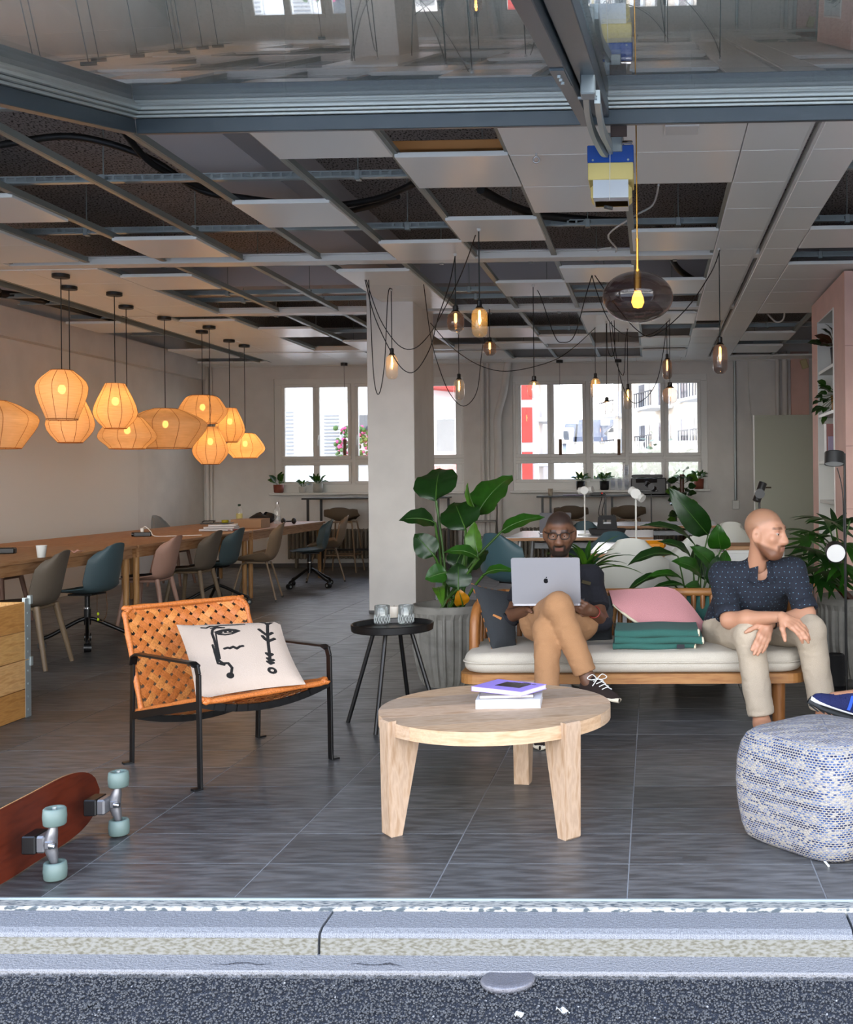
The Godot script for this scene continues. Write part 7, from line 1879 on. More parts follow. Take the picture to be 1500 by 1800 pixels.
func build_outside() -> void:
	var g := struct("added_courtyard_ground", Shape.new().box(Vector3(0, -1.1, -66.3), Vector3(120, 0.2, 100)), mat("yard_paving", Color(0.55, 0.54, 0.52), 0.9))  # unseen ground, added for the light it bounces
	var glass := mat("far_glass", Color(0.22, 0.25, 0.29), 0.15)
	var frame := mat("far_frame", Color(0.85, 0.85, 0.84), 0.6)
	var slate := mat("far_slate", Color(0.36, 0.37, 0.41), 0.8)
	var rail := mat("far_rail", Color(0.13, 0.13, 0.15), 0.6)
	# red-and-white block on the left
	var r := house("red_house", "red and white rendered apartment block with small balconies beyond the window", 880, 946, 34.0, 600, Color(0.88, 0.84, 0.82))
	var w: float = at(946, 700, 34).x - at(880, 700, 34).x
	var red := mat("render_red", Color(0.8, 0.26, 0.22), 0.8)
	for y in [[0.2, 1.1], [1.5, 2.55], [2.85, 3.95], [4.2, 5.3]]:
		part(r, "red_panel", Shape.new().box(Vector3(0.08, (y[0] + y[1]) / 2 + 0.6, 0.03), Vector3(0.62, y[1] - y[0], 0.06)), red)
	for y in [1.0, 2.35, 3.75, 5.1]:
		part(r, "balcony", Shape.new().box(Vector3(w / 2 + 0.2, y + 0.4, -0.5), Vector3(0.5, 0.12, 1.6)).box(Vector3(w / 2 + 0.42, y + 0.75, -0.5), Vector3(0.05, 0.6, 1.6)), frame)
	# the pair of slate-roofed houses
	for q in [["grey_house", "pale blue-grey house with a slate mansard roof and dormer", 944, 1012, 782, 742, Color(0.62, 0.68, 0.74), 976], ["cream_house", "cream house with a slate mansard roof beside the grey one", 1013, 1098, 780, 735, Color(0.84, 0.78, 0.62), 1064]]:
		var z := 62.0
		var t := house(q[0], q[1], q[2], q[3], z, q[4], q[6])
		var hw: float = (at(q[3], 780, z).x - at(q[2], 780, z).x) / 2
		var y0: float = at(1000, q[4], z).y + 1.0
		var y1: float = at(1000, q[5], z).y + 1.0
		var roof := part(t, "roof", Shape.new().at(Transform3D(Basis(Vector3.UP, PI / 2), Vector3.ZERO)).prism(PackedVector2Array([Vector2(-0.4, y0), Vector2(1.4, y1), Vector2(6.0, y1 + 0.1), Vector2(8.4, y0)]), -hw + 0.05, hw - 0.05), slate)
		part(roof, "skylight", Shape.new().box(Vector3(-hw * 0.5, lerpf(y0, y1, 0.85), -0.55), Vector3(0.5, 0.4, 0.5)), frame)
		part(roof, "skylight", Shape.new().box(Vector3(hw * 0.2, lerpf(y0, y1, 0.85), -0.55), Vector3(0.5, 0.4, 0.5)), frame)
		var dx: float = at(q[7] + 21, 780, z).x - t.position.x
		part(t, "dormer", Shape.new().box(Vector3(dx, lerpf(y0, y1, 0.4), -0.2), Vector3(0.75, 0.9, 1.2)), frame)
		facade(t, glass, frame, dx, lerpf(y0, y1, 0.4), 0.4, 0.6, 0.42)
		for k in 4: for j in 2: facade(t, glass, frame, -hw + (k + 0.6) * hw * 0.5, y0 - 0.95 - 1.7 * j, 0.55, 1.0, 0.04)
	# a white gabled end
	var gw := house("white_house", "white gabled house standing sideways behind the middle window", 1068, 1100, 48.0, 752, Color(0.9, 0.9, 0.87))
	var hw2: float = (at(1100, 750, 48).x - at(1068, 750, 48).x) / 2
	var e0: float = at(1080, 752, 48).y + 1.0
	part(gw, "roof", Shape.new().prism(PackedVector2Array([Vector2(-hw2 - 0.15, e0 - 0.1), Vector2(hw2 + 0.1, e0 + 0.85), Vector2(hw2 + 0.1, e0 + 0.7), Vector2(-hw2 - 0.15, e0 - 0.25)]), -8.0, 0.2), slate)
	part(gw, "gable", Shape.new().prism(PackedVector2Array([Vector2(-hw2, e0 - 0.2), Vector2(hw2, e0 + 0.72), Vector2(hw2, e0 - 0.2)]), -8.0, 0.0), mats.wall_white_house)
	facade(gw, glass, frame, 0.1, e0 - 2.2, 0.3, 0.6, 0.04)
	# grey-blue house with an oriel and balcony
	var b := house("oriel_house", "pale grey house with an oriel, slate roofs and a plant balcony", 1122, 1170, 36.0, 705, Color(0.80, 0.82, 0.83))
	var bx := func(px_: float) -> float: return at(px_, 700, 36).x - b.position.x
	var by := func(py_: float) -> float: return at(1140, py_, 36).y + 1.0
	part(b, "roof", Shape.new().prism(PackedVector2Array([Vector2(bx.call(1112), by.call(706)), Vector2(bx.call(1140), by.call(682)), Vector2(bx.call(1180), by.call(676)), Vector2(bx.call(1180), by.call(706))]), -8.0, 0.5), slate)
	part(b, "skirt_roof", Shape.new().prism(PackedVector2Array([Vector2(bx.call(1118), by.call(750)), Vector2(bx.call(1134), by.call(738)), Vector2(bx.call(1164), by.call(738)), Vector2(bx.call(1168), by.call(750))]), -0.2, 0.9), slate)
	for q in [[1154, 722, 1.0], [1154, 765, 1.0], [1136, 722, 0.45], [1154, 812, 1.0], [1130, 770, 0.4]]:
		facade(b, glass, frame, bx.call(q[0]), by.call(q[1]), 0.42 * q[2], 0.42, 0.04)
	for q in [[1116, 743], [1124, 782]]:
		var bal := part(b, "balcony", Shape.new().box(Vector3(bx.call(q[0]), by.call(q[1]), -0.6), Vector3(0.7, 0.08, 1.5)), frame)
		for k in 7: part(bal, "baluster", Shape.new().box(Vector3(bx.call(q[0]) - 0.33 + 0.11 * k, by.call(q[1]) + 0.22, 0.12), Vector3(0.018, 0.38, 0.018)), rail)
		part(bal, "hand_rail", Shape.new().box(Vector3(bx.call(q[0]), by.call(q[1]) + 0.42, 0.12), Vector3(0.7, 0.03, 0.03)), rail)
	# receding terrace on the right
	var tr := thing("terrace_house", "cream terrace with many shutters and iron balcony railings beyond the window", "building", Vector3(at(1200, 700, 28).x, -1.0, -28), 0.0, "houses beyond the courtyard")
	part(tr, "walls", Shape.new().at(Transform3D(Basis(Vector3.UP, 0.32), Vector3.ZERO)).box(Vector3(2.1, 4.0, -1.2), Vector3(4.6, 8.0, 9.0)), mat("wall_terrace", Color(0.86, 0.80, 0.72), 0.85))
	for k in 5:
		for j in 4:
			var bb := Basis(Vector3.UP, 0.32)
			var p := bb * Vector3(-0.22, 1.1 + 1.15 * j, 2.6 - 1.75 * k)
			var f := part(tr, "window", Shape.new().box(p, Vector3(0.06, 0.72, 0.55), bb), glass)
			part(f, "shutter", Shape.new().box(p + bb * Vector3(-0.02, 0, 0.42), Vector3(0.05, 0.74, 0.26), bb).box(p + bb * Vector3(-0.02, 0, -0.42), Vector3(0.05, 0.74, 0.26), bb), frame)
			if k % 2 == 0:
				var bal := part(tr, "balcony", Shape.new().box(p + bb * Vector3(-0.3, -0.42, 0), Vector3(0.6, 0.07, 1.5), bb), frame)
				for m in 8: part(bal, "baluster", Shape.new().box(p + bb * Vector3(-0.58, -0.2, -0.7 + 0.2 * m), Vector3(0.018, 0.4, 0.018), bb), rail)
				part(bal, "hand_rail", Shape.new().box(p + bb * Vector3(-0.58, 0.0, 0), Vector3(0.03, 0.03, 1.5), bb), rail)
	# the shuttered white house close to the left window
	var n := house("shuttered_house", "bright white house with louvred shutters beyond the window behind the long table", 430, 840, 24.0, 560, Color(0.93, 0.93, 0.92), 4.0)
	var nx := func(px_: float) -> float: return at(px_, 760, 24).x - n.position.x
	var ny := func(py_: float) -> float: return at(600, py_, 24).y + 1.0
	for q in [[505, 720, 800], [585, 727, 800], [640, 728, 765], [785, 735, 800]]:
		var x: float = nx.call(q[0])
		var ym: float = (ny.call(q[1]) + ny.call(q[2])) / 2
		var hh: float = ny.call(q[1]) - ny.call(q[2])
		if q[0] in [505, 585]:
			var sh := part(n, "shutter", Shape.new().box(Vector3(x, ym, 0.04), Vector3(0.42, hh, 0.05)), frame)
			for k in 12: part(sh, "louvre", Shape.new().box(Vector3(x, ym - hh * 0.45 + hh * 0.9 * k / 11.0, 0.075), Vector3(0.34, 0.03, 0.04), Basis(Vector3.RIGHT, 0.5)), mat("louvre_grey", Color(0.62, 0.63, 0.64), 0.7))
		else:
			facade(n, glass, frame, x, ym, 0.5, hh, 0.05)
	part(n, "awning", Shape.new().box(Vector3(nx.call(790), ny.call(686), 0.4), Vector3(1.4, 0.12, 0.8), Basis(Vector3.BACK, -0.12)), red)
	part(n, "awning", Shape.new().box(Vector3(nx.call(785), ny.call(826), 0.4), Vector3(1.2, 0.12, 0.8), Basis(Vector3.BACK, 0.1)), red)
	# flower box and shrubs
	rng.seed = 61
	var fb := thing("flower_box", "flower box with pink blossoms on the shuttered white house", "flowers", at(632, 800, 23.75))
	part(fb, "box", Shape.new().box(Vector3(0, -0.1, 0), Vector3(0.9, 0.2, 0.24)), mat("box_brown", Color(0.4, 0.25, 0.15), 0.8))
	for m in [["foliage", mats.leaf_light, 120, 0.05], ["blossom", mat("petal_pink", Color(0.8, 0.3, 0.5), 0.7), 70, 0.04]]:
		var s := Shape.new()
		for k: int in m[2]: s.ball(Vector3(rng.randf_range(-0.5, 0.45), rng.randf_range(-0.1, 0.62), rng.randf_range(0.02, 0.25)), Vector3.ONE * m[3] * rng.randf_range(0.6, 1.2), 5, 4)
		part(fb, m[0], s, m[1]).set_meta("kind", "stuff")
	for q in [[1066, 842, 23.5, 0.55, "low leafy tree behind the pots at the middle window"], [1205, 838, 22.0, 0.5, "loose shrub growing before the balconied terrace"], [1148, 842, 19.5, 0.4, "small shrub before the oriel house"]]:
		var p := at(q[0], q[1], q[2])
		var t := thing("shrub", q[4], "shrub", Vector3(p.x, -1.0, p.z), 0.0, "shrubs in the courtyard")
		part(t, "stem", rod(Vector3(0, 0, 0), Vector3(0, 2.2, 0), 0.05, 6), mats.leaf_brown)
		var s := Shape.new()
		for k in 260:
			var d := Vector3(rng.randfn() * q[3] * 0.45, 2.35 + rng.randfn() * 0.24, rng.randfn() * 0.3)
			var u := Vector3(rng.randfn(), rng.randfn(), rng.randfn()).normalized() * 0.1
			var v := u.cross(Vector3(rng.randfn(), rng.randfn(), rng.randfn())).normalized() * 0.05
			s.tri(d - u, d + v, d + u); s.tri(d - u, d + u, d - v)
		part(t, "foliage", s, mats.leaf_mid).set_meta("kind", "stuff")
# ---- people: tapered limbs joined by a smooth minimum and meshed as surface nets
class Flesh:
	var v := PackedVector3Array()
	var n := PackedVector3Array()
	var c := PackedColorArray()
	var idx := PackedInt32Array()
	# prims: ["c", a, b, ra, rb] tapered capsule, ["e", centre, radii, basis] ellipsoid; carve: spheres [centre, radius]; cuts: [point, normal, reach]
	func add(prims: Array, cell: float, k: float, xf := Transform3D(), color = null, carve := [], cuts := [], wrinkle := 0.0) -> Flesh:
		var lo := Vector3.ONE * 1e9
		var hi := -lo
		var pad := 3.0 * k + 2.0 * cell
		var box := []
		for p in prims:
			var a: Vector3
			var b: Vector3
			if p[0] == "c":
				var r := maxf(p[3], p[4])
				a = p[1].min(p[2]) - Vector3.ONE * (r + pad)
				b = p[1].max(p[2]) + Vector3.ONE * (r + pad)
			else:
				var r: float = maxf(p[2].x, maxf(p[2].y, p[2].z))
				a = p[1] - Vector3.ONE * (r + pad)
				b = p[1] + Vector3.ONE * (r + pad)
			box.append([a, b])
			lo = lo.min(a)
			hi = hi.max(b)
		var nx := int((hi.x - lo.x) / cell) + 2
		var ny := int((hi.y - lo.y) / cell) + 2
		var nz := int((hi.z - lo.z) / cell) + 2
		var f := PackedFloat32Array()
		f.resize(nx * ny * nz)
		for q in prims.size():
			var p: Array = prims[q]
			var i0 := Vector3i((box[q][0] - lo) / cell)
			var i1 := Vector3i((box[q][1] - lo) / cell)
			var cap: bool = p[0] == "c"
			var a: Vector3 = p[1]
			var ab: Vector3 = p[2] - p[1] if cap else Vector3.ZERO
			var ll := maxf(ab.length_squared(), 1e-9)
			var ra: float = p[3] if cap else 0.0
			var dr: float = p[4] - p[3] if cap else 0.0
			var rad: Vector3 = Vector3.ONE if cap else p[2]
			var inv: Basis = Basis() if cap else p[3].inverse()
			var rmin := minf(rad.x, minf(rad.y, rad.z))
			for z in range(i0.z, mini(i1.z + 1, nz)):
				for y in range(i0.y, mini(i1.y + 1, ny)):
					var row := (z * ny + y) * nx
					for x in range(i0.x, mini(i1.x + 1, nx)):
						var w := lo + Vector3(x, y, z) * cell
						var d: float
						if cap:
							var pa := w - a
							var t := clampf(pa.dot(ab) / ll, 0.0, 1.0)
							d = (pa - ab * t).length() - ra - dr * t
						else:
							var e := (inv * (w - a)) / rad
							var l := e.length()
							d = (l - 1.0) * rmin if l < 0.3 else l * (l - 1.0) / (e / rad).length()
						if d < pad:
							f[row + x] += exp(-d / k)
		var noise := FastNoiseLite.new()
		noise.seed = 7
		noise.frequency = 9.0
		for i in f.size():
			f[i] = -k * log(f[i]) if f[i] > 1e-12 else 1.0
		if wrinkle > 0.0 or carve.size() or cuts.size():
			for z in nz:
				for y in ny:
					for x in nx:
						var i := (z * ny + y) * nx + x
						if absf(f[i]) > 0.06: continue
						var w := lo + Vector3(x, y, z) * cell
						if wrinkle > 0.0:
							f[i] += wrinkle * (noise.get_noise_3d(w.x * 0.9, w.y * 1.7, w.z * 0.9) + 0.6 * sin(w.y * 60.0 + 5.0 * noise.get_noise_3d(w.x * 0.5, w.y * 0.5, w.z * 0.5) * 3.0) * noise.get_noise_3d(w.z, w.x, w.y))
						for s in carve:
							f[i] = maxf(f[i], s[1] - w.distance_to(s[0]))
						for s in cuts:
							if w.distance_to(s[0]) < s[2]: f[i] = maxf(f[i], (w - s[0]).dot(s[1]))
		var at := PackedInt32Array()
		at.resize(nx * ny * nz)
		at.fill(-1)
		var step := [1, nx, nx * ny]
		for z in range(1, nz - 2):
			for y in range(1, ny - 2):
				for x in range(1, nx - 2):
					var i := (z * ny + y) * nx + x
					if absf(f[i]) > cell * 2.5: continue
					var g := [f[i], f[i + 1], f[i + nx], f[i + nx + 1], f[i + step[2]], f[i + step[2] + 1], f[i + step[2] + nx], f[i + step[2] + nx + 1]]
					var neg := 0
					for q in 8:
						if g[q] < 0.0: neg += 1
					if neg == 0 or neg == 8: continue
					var sum := Vector3.ZERO
					var cnt := 0
					for e in [[0, 1], [2, 3], [4, 5], [6, 7], [0, 2], [1, 3], [4, 6], [5, 7], [0, 4], [1, 5], [2, 6], [3, 7]]:
						var g0: float = g[e[0]]
						var g1: float = g[e[1]]
						if (g0 < 0.0) != (g1 < 0.0):
							var t := g0 / (g0 - g1)
							var o0 := Vector3(e[0] & 1, (e[0] >> 1) & 1, e[0] >> 2)
							var o1 := Vector3(e[1] & 1, (e[1] >> 1) & 1, e[1] >> 2)
							sum += o0.lerp(o1, t)
							cnt += 1
					var w := lo + (Vector3(x, y, z) + sum / cnt) * cell
					var nn := Vector3(g[1] + g[3] + g[5] + g[7] - g[0] - g[2] - g[4] - g[6], g[2] + g[3] + g[6] + g[7] - g[0] - g[1] - g[4] - g[5], g[4] + g[5] + g[6] + g[7] - g[0] - g[1] - g[2] - g[3]).normalized()
					at[i] = v.size()
					v.append(xf * w)
					n.append((xf.basis * nn).normalized())
					c.append(color.call(w) if color != null else Color.WHITE)
		for z in range(1, nz - 2):
			for y in range(1, ny - 2):
				for x in range(1, nx - 2):
					var i := (z * ny + y) * nx + x
					if at[i] < 0: continue
					for ax in 3:
						var j: int = i + step[ax]
						if (f[i] < 0.0) == (f[j] < 0.0): continue
						var s1: int = step[(ax + 1) % 3]
						var s2: int = step[(ax + 2) % 3]
						var a := at[i]; var b := at[i - s1]; var cc := at[i - s1 - s2]; var d := at[i - s2]
						if a < 0 or b < 0 or cc < 0 or d < 0: continue
						if f[i] < 0.0: idx.append_array([a, cc, b, a, d, cc])
						else: idx.append_array([a, b, cc, a, cc, d])
		return self
	func mesh() -> ArrayMesh:
		var arr := []
		arr.resize(Mesh.ARRAY_MAX)
		arr[Mesh.ARRAY_VERTEX] = v
		arr[Mesh.ARRAY_NORMAL] = n
		arr[Mesh.ARRAY_COLOR] = c
		arr[Mesh.ARRAY_INDEX] = idx
		var m := ArrayMesh.new()
		m.add_surface_from_arrays(Mesh.PRIMITIVE_TRIANGLES, arr)
		return m

func cap(a: Vector3, b: Vector3, ra: float, rb: float) -> Array:
	return ["c", a, b, ra, rb]

func head_prims(beard: float, neck: Vector3) -> Array:   # own axes: y up, z out of the face, 0.235 high
	var p := [["e", Vector3(0, 0.036, -0.016), Vector3(0.076, 0.086, 0.097), Basis()], ["e", Vector3(0, -0.03, 0.022), Vector3(0.061, 0.078, 0.07), Basis()], ["e", Vector3(0, -0.098, 0.06), Vector3(0.027 + beard, 0.018 + beard, 0.021 + beard), Basis()],
		cap(Vector3(-0.035, 0.031, 0.077), Vector3(0.035, 0.031, 0.077), 0.011, 0.011), cap(Vector3(0, 0.02, 0.087), Vector3(0, -0.03, 0.108), 0.008, 0.0115), cap(Vector3(-0.022, -0.064, 0.079), Vector3(0.022, -0.064, 0.079), 0.0055, 0.0055), cap(Vector3(-0.016, -0.076, 0.078), Vector3(0.016, -0.076, 0.078), 0.006, 0.006), cap(Vector3(0, -0.055, -0.03), neck, 0.05, 0.052)]
	for s in [-1.0, 1.0]:
		p.append(cap(Vector3(s * 0.056, -0.04, -0.005), Vector3(s * 0.026, -0.098, 0.045), 0.018, 0.018 + beard))
		p.append(["e", Vector3(s * 0.012, -0.033, 0.098), Vector3(0.009, 0.008, 0.01), Basis()])
		p.append(["e", Vector3(s * 0.042, -0.018, 0.058), Vector3(0.022, 0.02, 0.02), Basis()])
		p.append(["e", Vector3(s * 0.083, -0.004, -0.012), Vector3(0.011, 0.034, 0.021), Basis(Vector3.UP, s * -0.45)])
	return p

func face_color(w: Vector3, skin: Color, hair: Color, beard: Color, lip: Color, hair_share: float, beard_share: float) -> Color:
	var c := skin
	var hl := 0.066 - 0.5 * maxf(0.0, 0.045 - w.z) - 0.35 * maxf(0.0, -0.02 - w.z)   # hairline falls towards the nape
	c = c.lerp(hair, hair_share * smoothstep(-0.012, 0.012, w.y - maxf(hl, -0.06)))
	var jaw := -0.056 - 0.42 * clampf(w.z - 0.035, -0.06, 0.06)
	var b := smoothstep(0.012, -0.008, w.y - jaw) * smoothstep(-0.02, 0.0, w.z) * smoothstep(-0.14, -0.125, w.y)
	var tash := smoothstep(0.034, 0.028, absf(w.x)) * smoothstep(0.008, 0.004, absf(w.y + 0.0535)) * smoothstep(0.066, 0.074, w.z)
	var side := smoothstep(0.02, 0.026, absf(w.x)) * smoothstep(0.04, 0.033, absf(w.x)) * smoothstep(-0.046, -0.054, w.y) * smoothstep(0.05, 0.06, w.z)
	c = c.lerp(beard, beard_share * maxf(b, maxf(tash, side)))
	var brow := smoothstep(0.0075, 0.0045, absf(w.y - 0.0345 + 0.12 * absf(absf(w.x) - 0.03))) * smoothstep(0.011, 0.015, absf(w.x)) * smoothstep(0.055, 0.05, absf(w.x)) * smoothstep(0.05, 0.06, w.z)
	c = c.lerp(beard, 0.8 * brow)
	return c.lerp(lip, 0.9 * smoothstep(0.025, 0.017, absf(w.x)) * smoothstep(0.0095, 0.0055, absf(w.y + 0.0695)) * smoothstep(0.066, 0.074, w.z))

func add_eyes(body: Node, xf: Transform3D, skin: Material, open: float) -> void:
	for s in [-1.0, 1.0]:
		var e := part(body, "eye", Shape.new().at(xf).ball(Vector3(s * 0.031, 0.007, 0.072), Vector3.ONE * 0.0135, 14, 10), mat("eye_white", Color(0.62, 0.59, 0.55), 0.25))
		part(e, "iris", Shape.new().at(xf).ball(Vector3(s * 0.031, 0.0045, 0.0812), Vector3(0.0062, 0.0058, 0.0048), 10, 8), mat("iris_dark", Color(0.06, 0.04, 0.03), 0.15))
		var lid := Shape.new().at(xf)
		lid.sheet(func(u: float, vv: float):
			var a := lerpf(-1.35, 1.35, u)
			var b := lerpf(1.3, open, vv)
			return Vector3(s * 0.031 + sin(a) * cos(b) * 0.0148, 0.007 + sin(b) * 0.0148, 0.072 + cos(a) * cos(b) * 0.0148), 10, 6, 0.001)
		part(e, "eyelid", lid, skin)
	part(body, "mouth_line", Shape.new().at(xf).tube([Vector3(-0.022, -0.0705, 0.0835), Vector3(-0.011, -0.0695, 0.0895), Vector3(0, -0.07, 0.0915), Vector3(0.011, -0.0695, 0.0895), Vector3(0.022, -0.0705, 0.0835)], 0.0016, 5), mats.iris_dark)

func hand_prims(wrist: Vector3, along: Vector3, palm: Vector3, thumb_side: float, curl: Array, size := 1.0) -> Array:
	# along: from the wrist to the knuckles; palm: the way the palm looks; curl: bend per joint for thumb and four fingers
	along = along.normalized()
	palm = (palm - along * palm.dot(along)).normalized()
	var side := along.cross(palm) * thumb_side
	var L := 0.092 * size
	var out := [cap(wrist, wrist + along * 0.03, 0.026 * size, 0.025 * size)]
	for k in 4:
		var off := lerpf(0.028, -0.028, k / 3.0) * size
		var knuckle := wrist + along * (L - 0.006 * absf(k - 1.2)) + side * off
		out.append(cap(wrist + along * 0.015 + side * off * 0.55, knuckle, 0.0145 * size, 0.0115 * size))
		var d := along
		var p := knuckle
		var lens: Array = [[0.043, 0.026, 0.021], [0.048, 0.03, 0.022], [0.045, 0.028, 0.022], [0.035, 0.021, 0.019]][k]
		for j in 3:
			d = d.rotated(along.cross(palm).normalized(), curl[k + 1] * (1.0 if j else 0.8)).normalized()
			var e: Vector3 = p + d * lens[j] * size
			out.append(cap(p, e, (0.0098 - 0.001 * j) * size, (0.0088 - 0.001 * j) * size))
			p = e
	var t0 := wrist + along * 0.022 + side * 0.02 * size
	var td := (along * 0.62 + side * 0.72 + palm * 0.25).normalized()
	var t1 := t0 + td * 0.045 * size
	td = (td + palm * curl[0] + along * 0.4).normalized()
	var t2 := t1 + td * 0.034 * size
	td = (td + palm * curl[0]).normalized()
	out.append_array([cap(t0, t1, 0.0165 * size, 0.0125 * size), cap(t1, t2, 0.0115 * size, 0.0105 * size), cap(t2, t2 + td * 0.026 * size, 0.0102 * size, 0.0085 * size)])
	return out

func cloth(key: String, col: Color, scale := 7.0) -> StandardMaterial3D:
	return bump(tri(mat(key, col, 0.92), mats.wool_green.albedo_texture, Vector3(scale, scale, scale)), mats.wool_green.normal_texture, 0.35)

func skin_mat() -> StandardMaterial3D:
	if not mats.has("skin"):
		var m := mat("skin", Color.WHITE, 0.5)
		m.vertex_color_use_as_albedo = true
		m.subsurf_scatter_enabled = true
		m.subsurf_scatter_strength = 0.08
	return mats.skin

func shoe(p: Node3D, called: String, heel: Vector3, toe: Vector3, up: Vector3, upper: Material, sole: Material, h := 0.075, w := 0.045) -> MeshInstance3D:
	var d := (toe - heel).normalized()
	var len := (toe - heel).length()
	up = (up - d * up.dot(d)).normalized()
	var s := d.cross(up)
	var outline := func(t: float) -> float:   # half width along the foot
		return w * (0.68 + 0.32 * sin(PI * clampf(t * 0.95 + 0.08, 0, 1))) * pow(clampf(minf(t, 1.0 - t) * 9.0, 0.0, 1.0), 0.4) + 0.002
	var rings := []
	for i in 15:
		var t := i / 14.0
		var hw: float = outline.call(t)
		var top := lerpf(h, h * 0.42, smoothstep(0.28, 0.85, t)) * pow(clampf((1.0 - t) * 6.0, 0.0, 1.0), 0.35)
		var ring := []
		for k in 16:
			var a := TAU * k / 16
			var y := 0.014 + maxf(0.0, sin(a)) * top + minf(0.0, sin(a)) * 0.004
			ring.append(heel + d * len * t + s * cos(a) * hw * (1.0 - 0.3 * maxf(0.0, sin(a))) + up * y)
		rings.append(ring)
	var sh := Shape.new()
	sh.smooth()
	sh.skin(rings, true)
	var o := part(p, called, sh, upper)
	var sl := Shape.new()
	sl.smooth()
	var lows := []
	for i in 15:
		var t := i / 14.0
		var hw: float = outline.call(t) + 0.004
		var ring := []
		for k in 12:
			var a := TAU * k / 12
			ring.append(heel + d * (len * (t * 1.02 - 0.01)) + s * cos(a) * hw + up * (0.011 + sin(a) * 0.0115))
		lows.append(ring)
	sl.skin(lows, true)
	part(o, "sole", sl, sole)
	return o

func laces(o: Node, heel: Vector3, toe: Vector3, up: Vector3, m: Material, bow: bool) -> void:
	var d := (toe - heel).normalized()
	up = (up - d * up.dot(d)).normalized()
	var s := d.cross(up)
	var len := (toe - heel).length()
	for k in 4:
		var t := 0.42 + 0.08 * k
		var y := 0.014 + lerpf(0.075, 0.032, smoothstep(0.28, 0.85, t)) + 0.002
		part(o, "lace", Shape.new().tube([heel + d * len * t + s * 0.026 + up * (y - 0.012), heel + d * len * (t + 0.02) + up * y, heel + d * len * (t + 0.03) - s * 0.026 + up * (y - 0.012)], 0.0028, 5), m)
	if bow:
		var c := heel + d * len * 0.4 + up * 0.083
		for sg in [-1.0, 1.0]:
			part(o, "lace_bow", Shape.new().tube(arcs([c, c + s * sg * 0.03 + up * 0.022, c + s * sg * 0.06 + up * 0.006, c + s * sg * 0.034 - up * 0.004, c], 5), 0.0026, 5), m)
			part(o, "lace_end", Shape.new().tube(arcs([c, c + s * sg * 0.02 - up * 0.005 + d * 0.02, c + s * sg * 0.04 - up * 0.03 + d * 0.02], 4), 0.0026, 5), m)

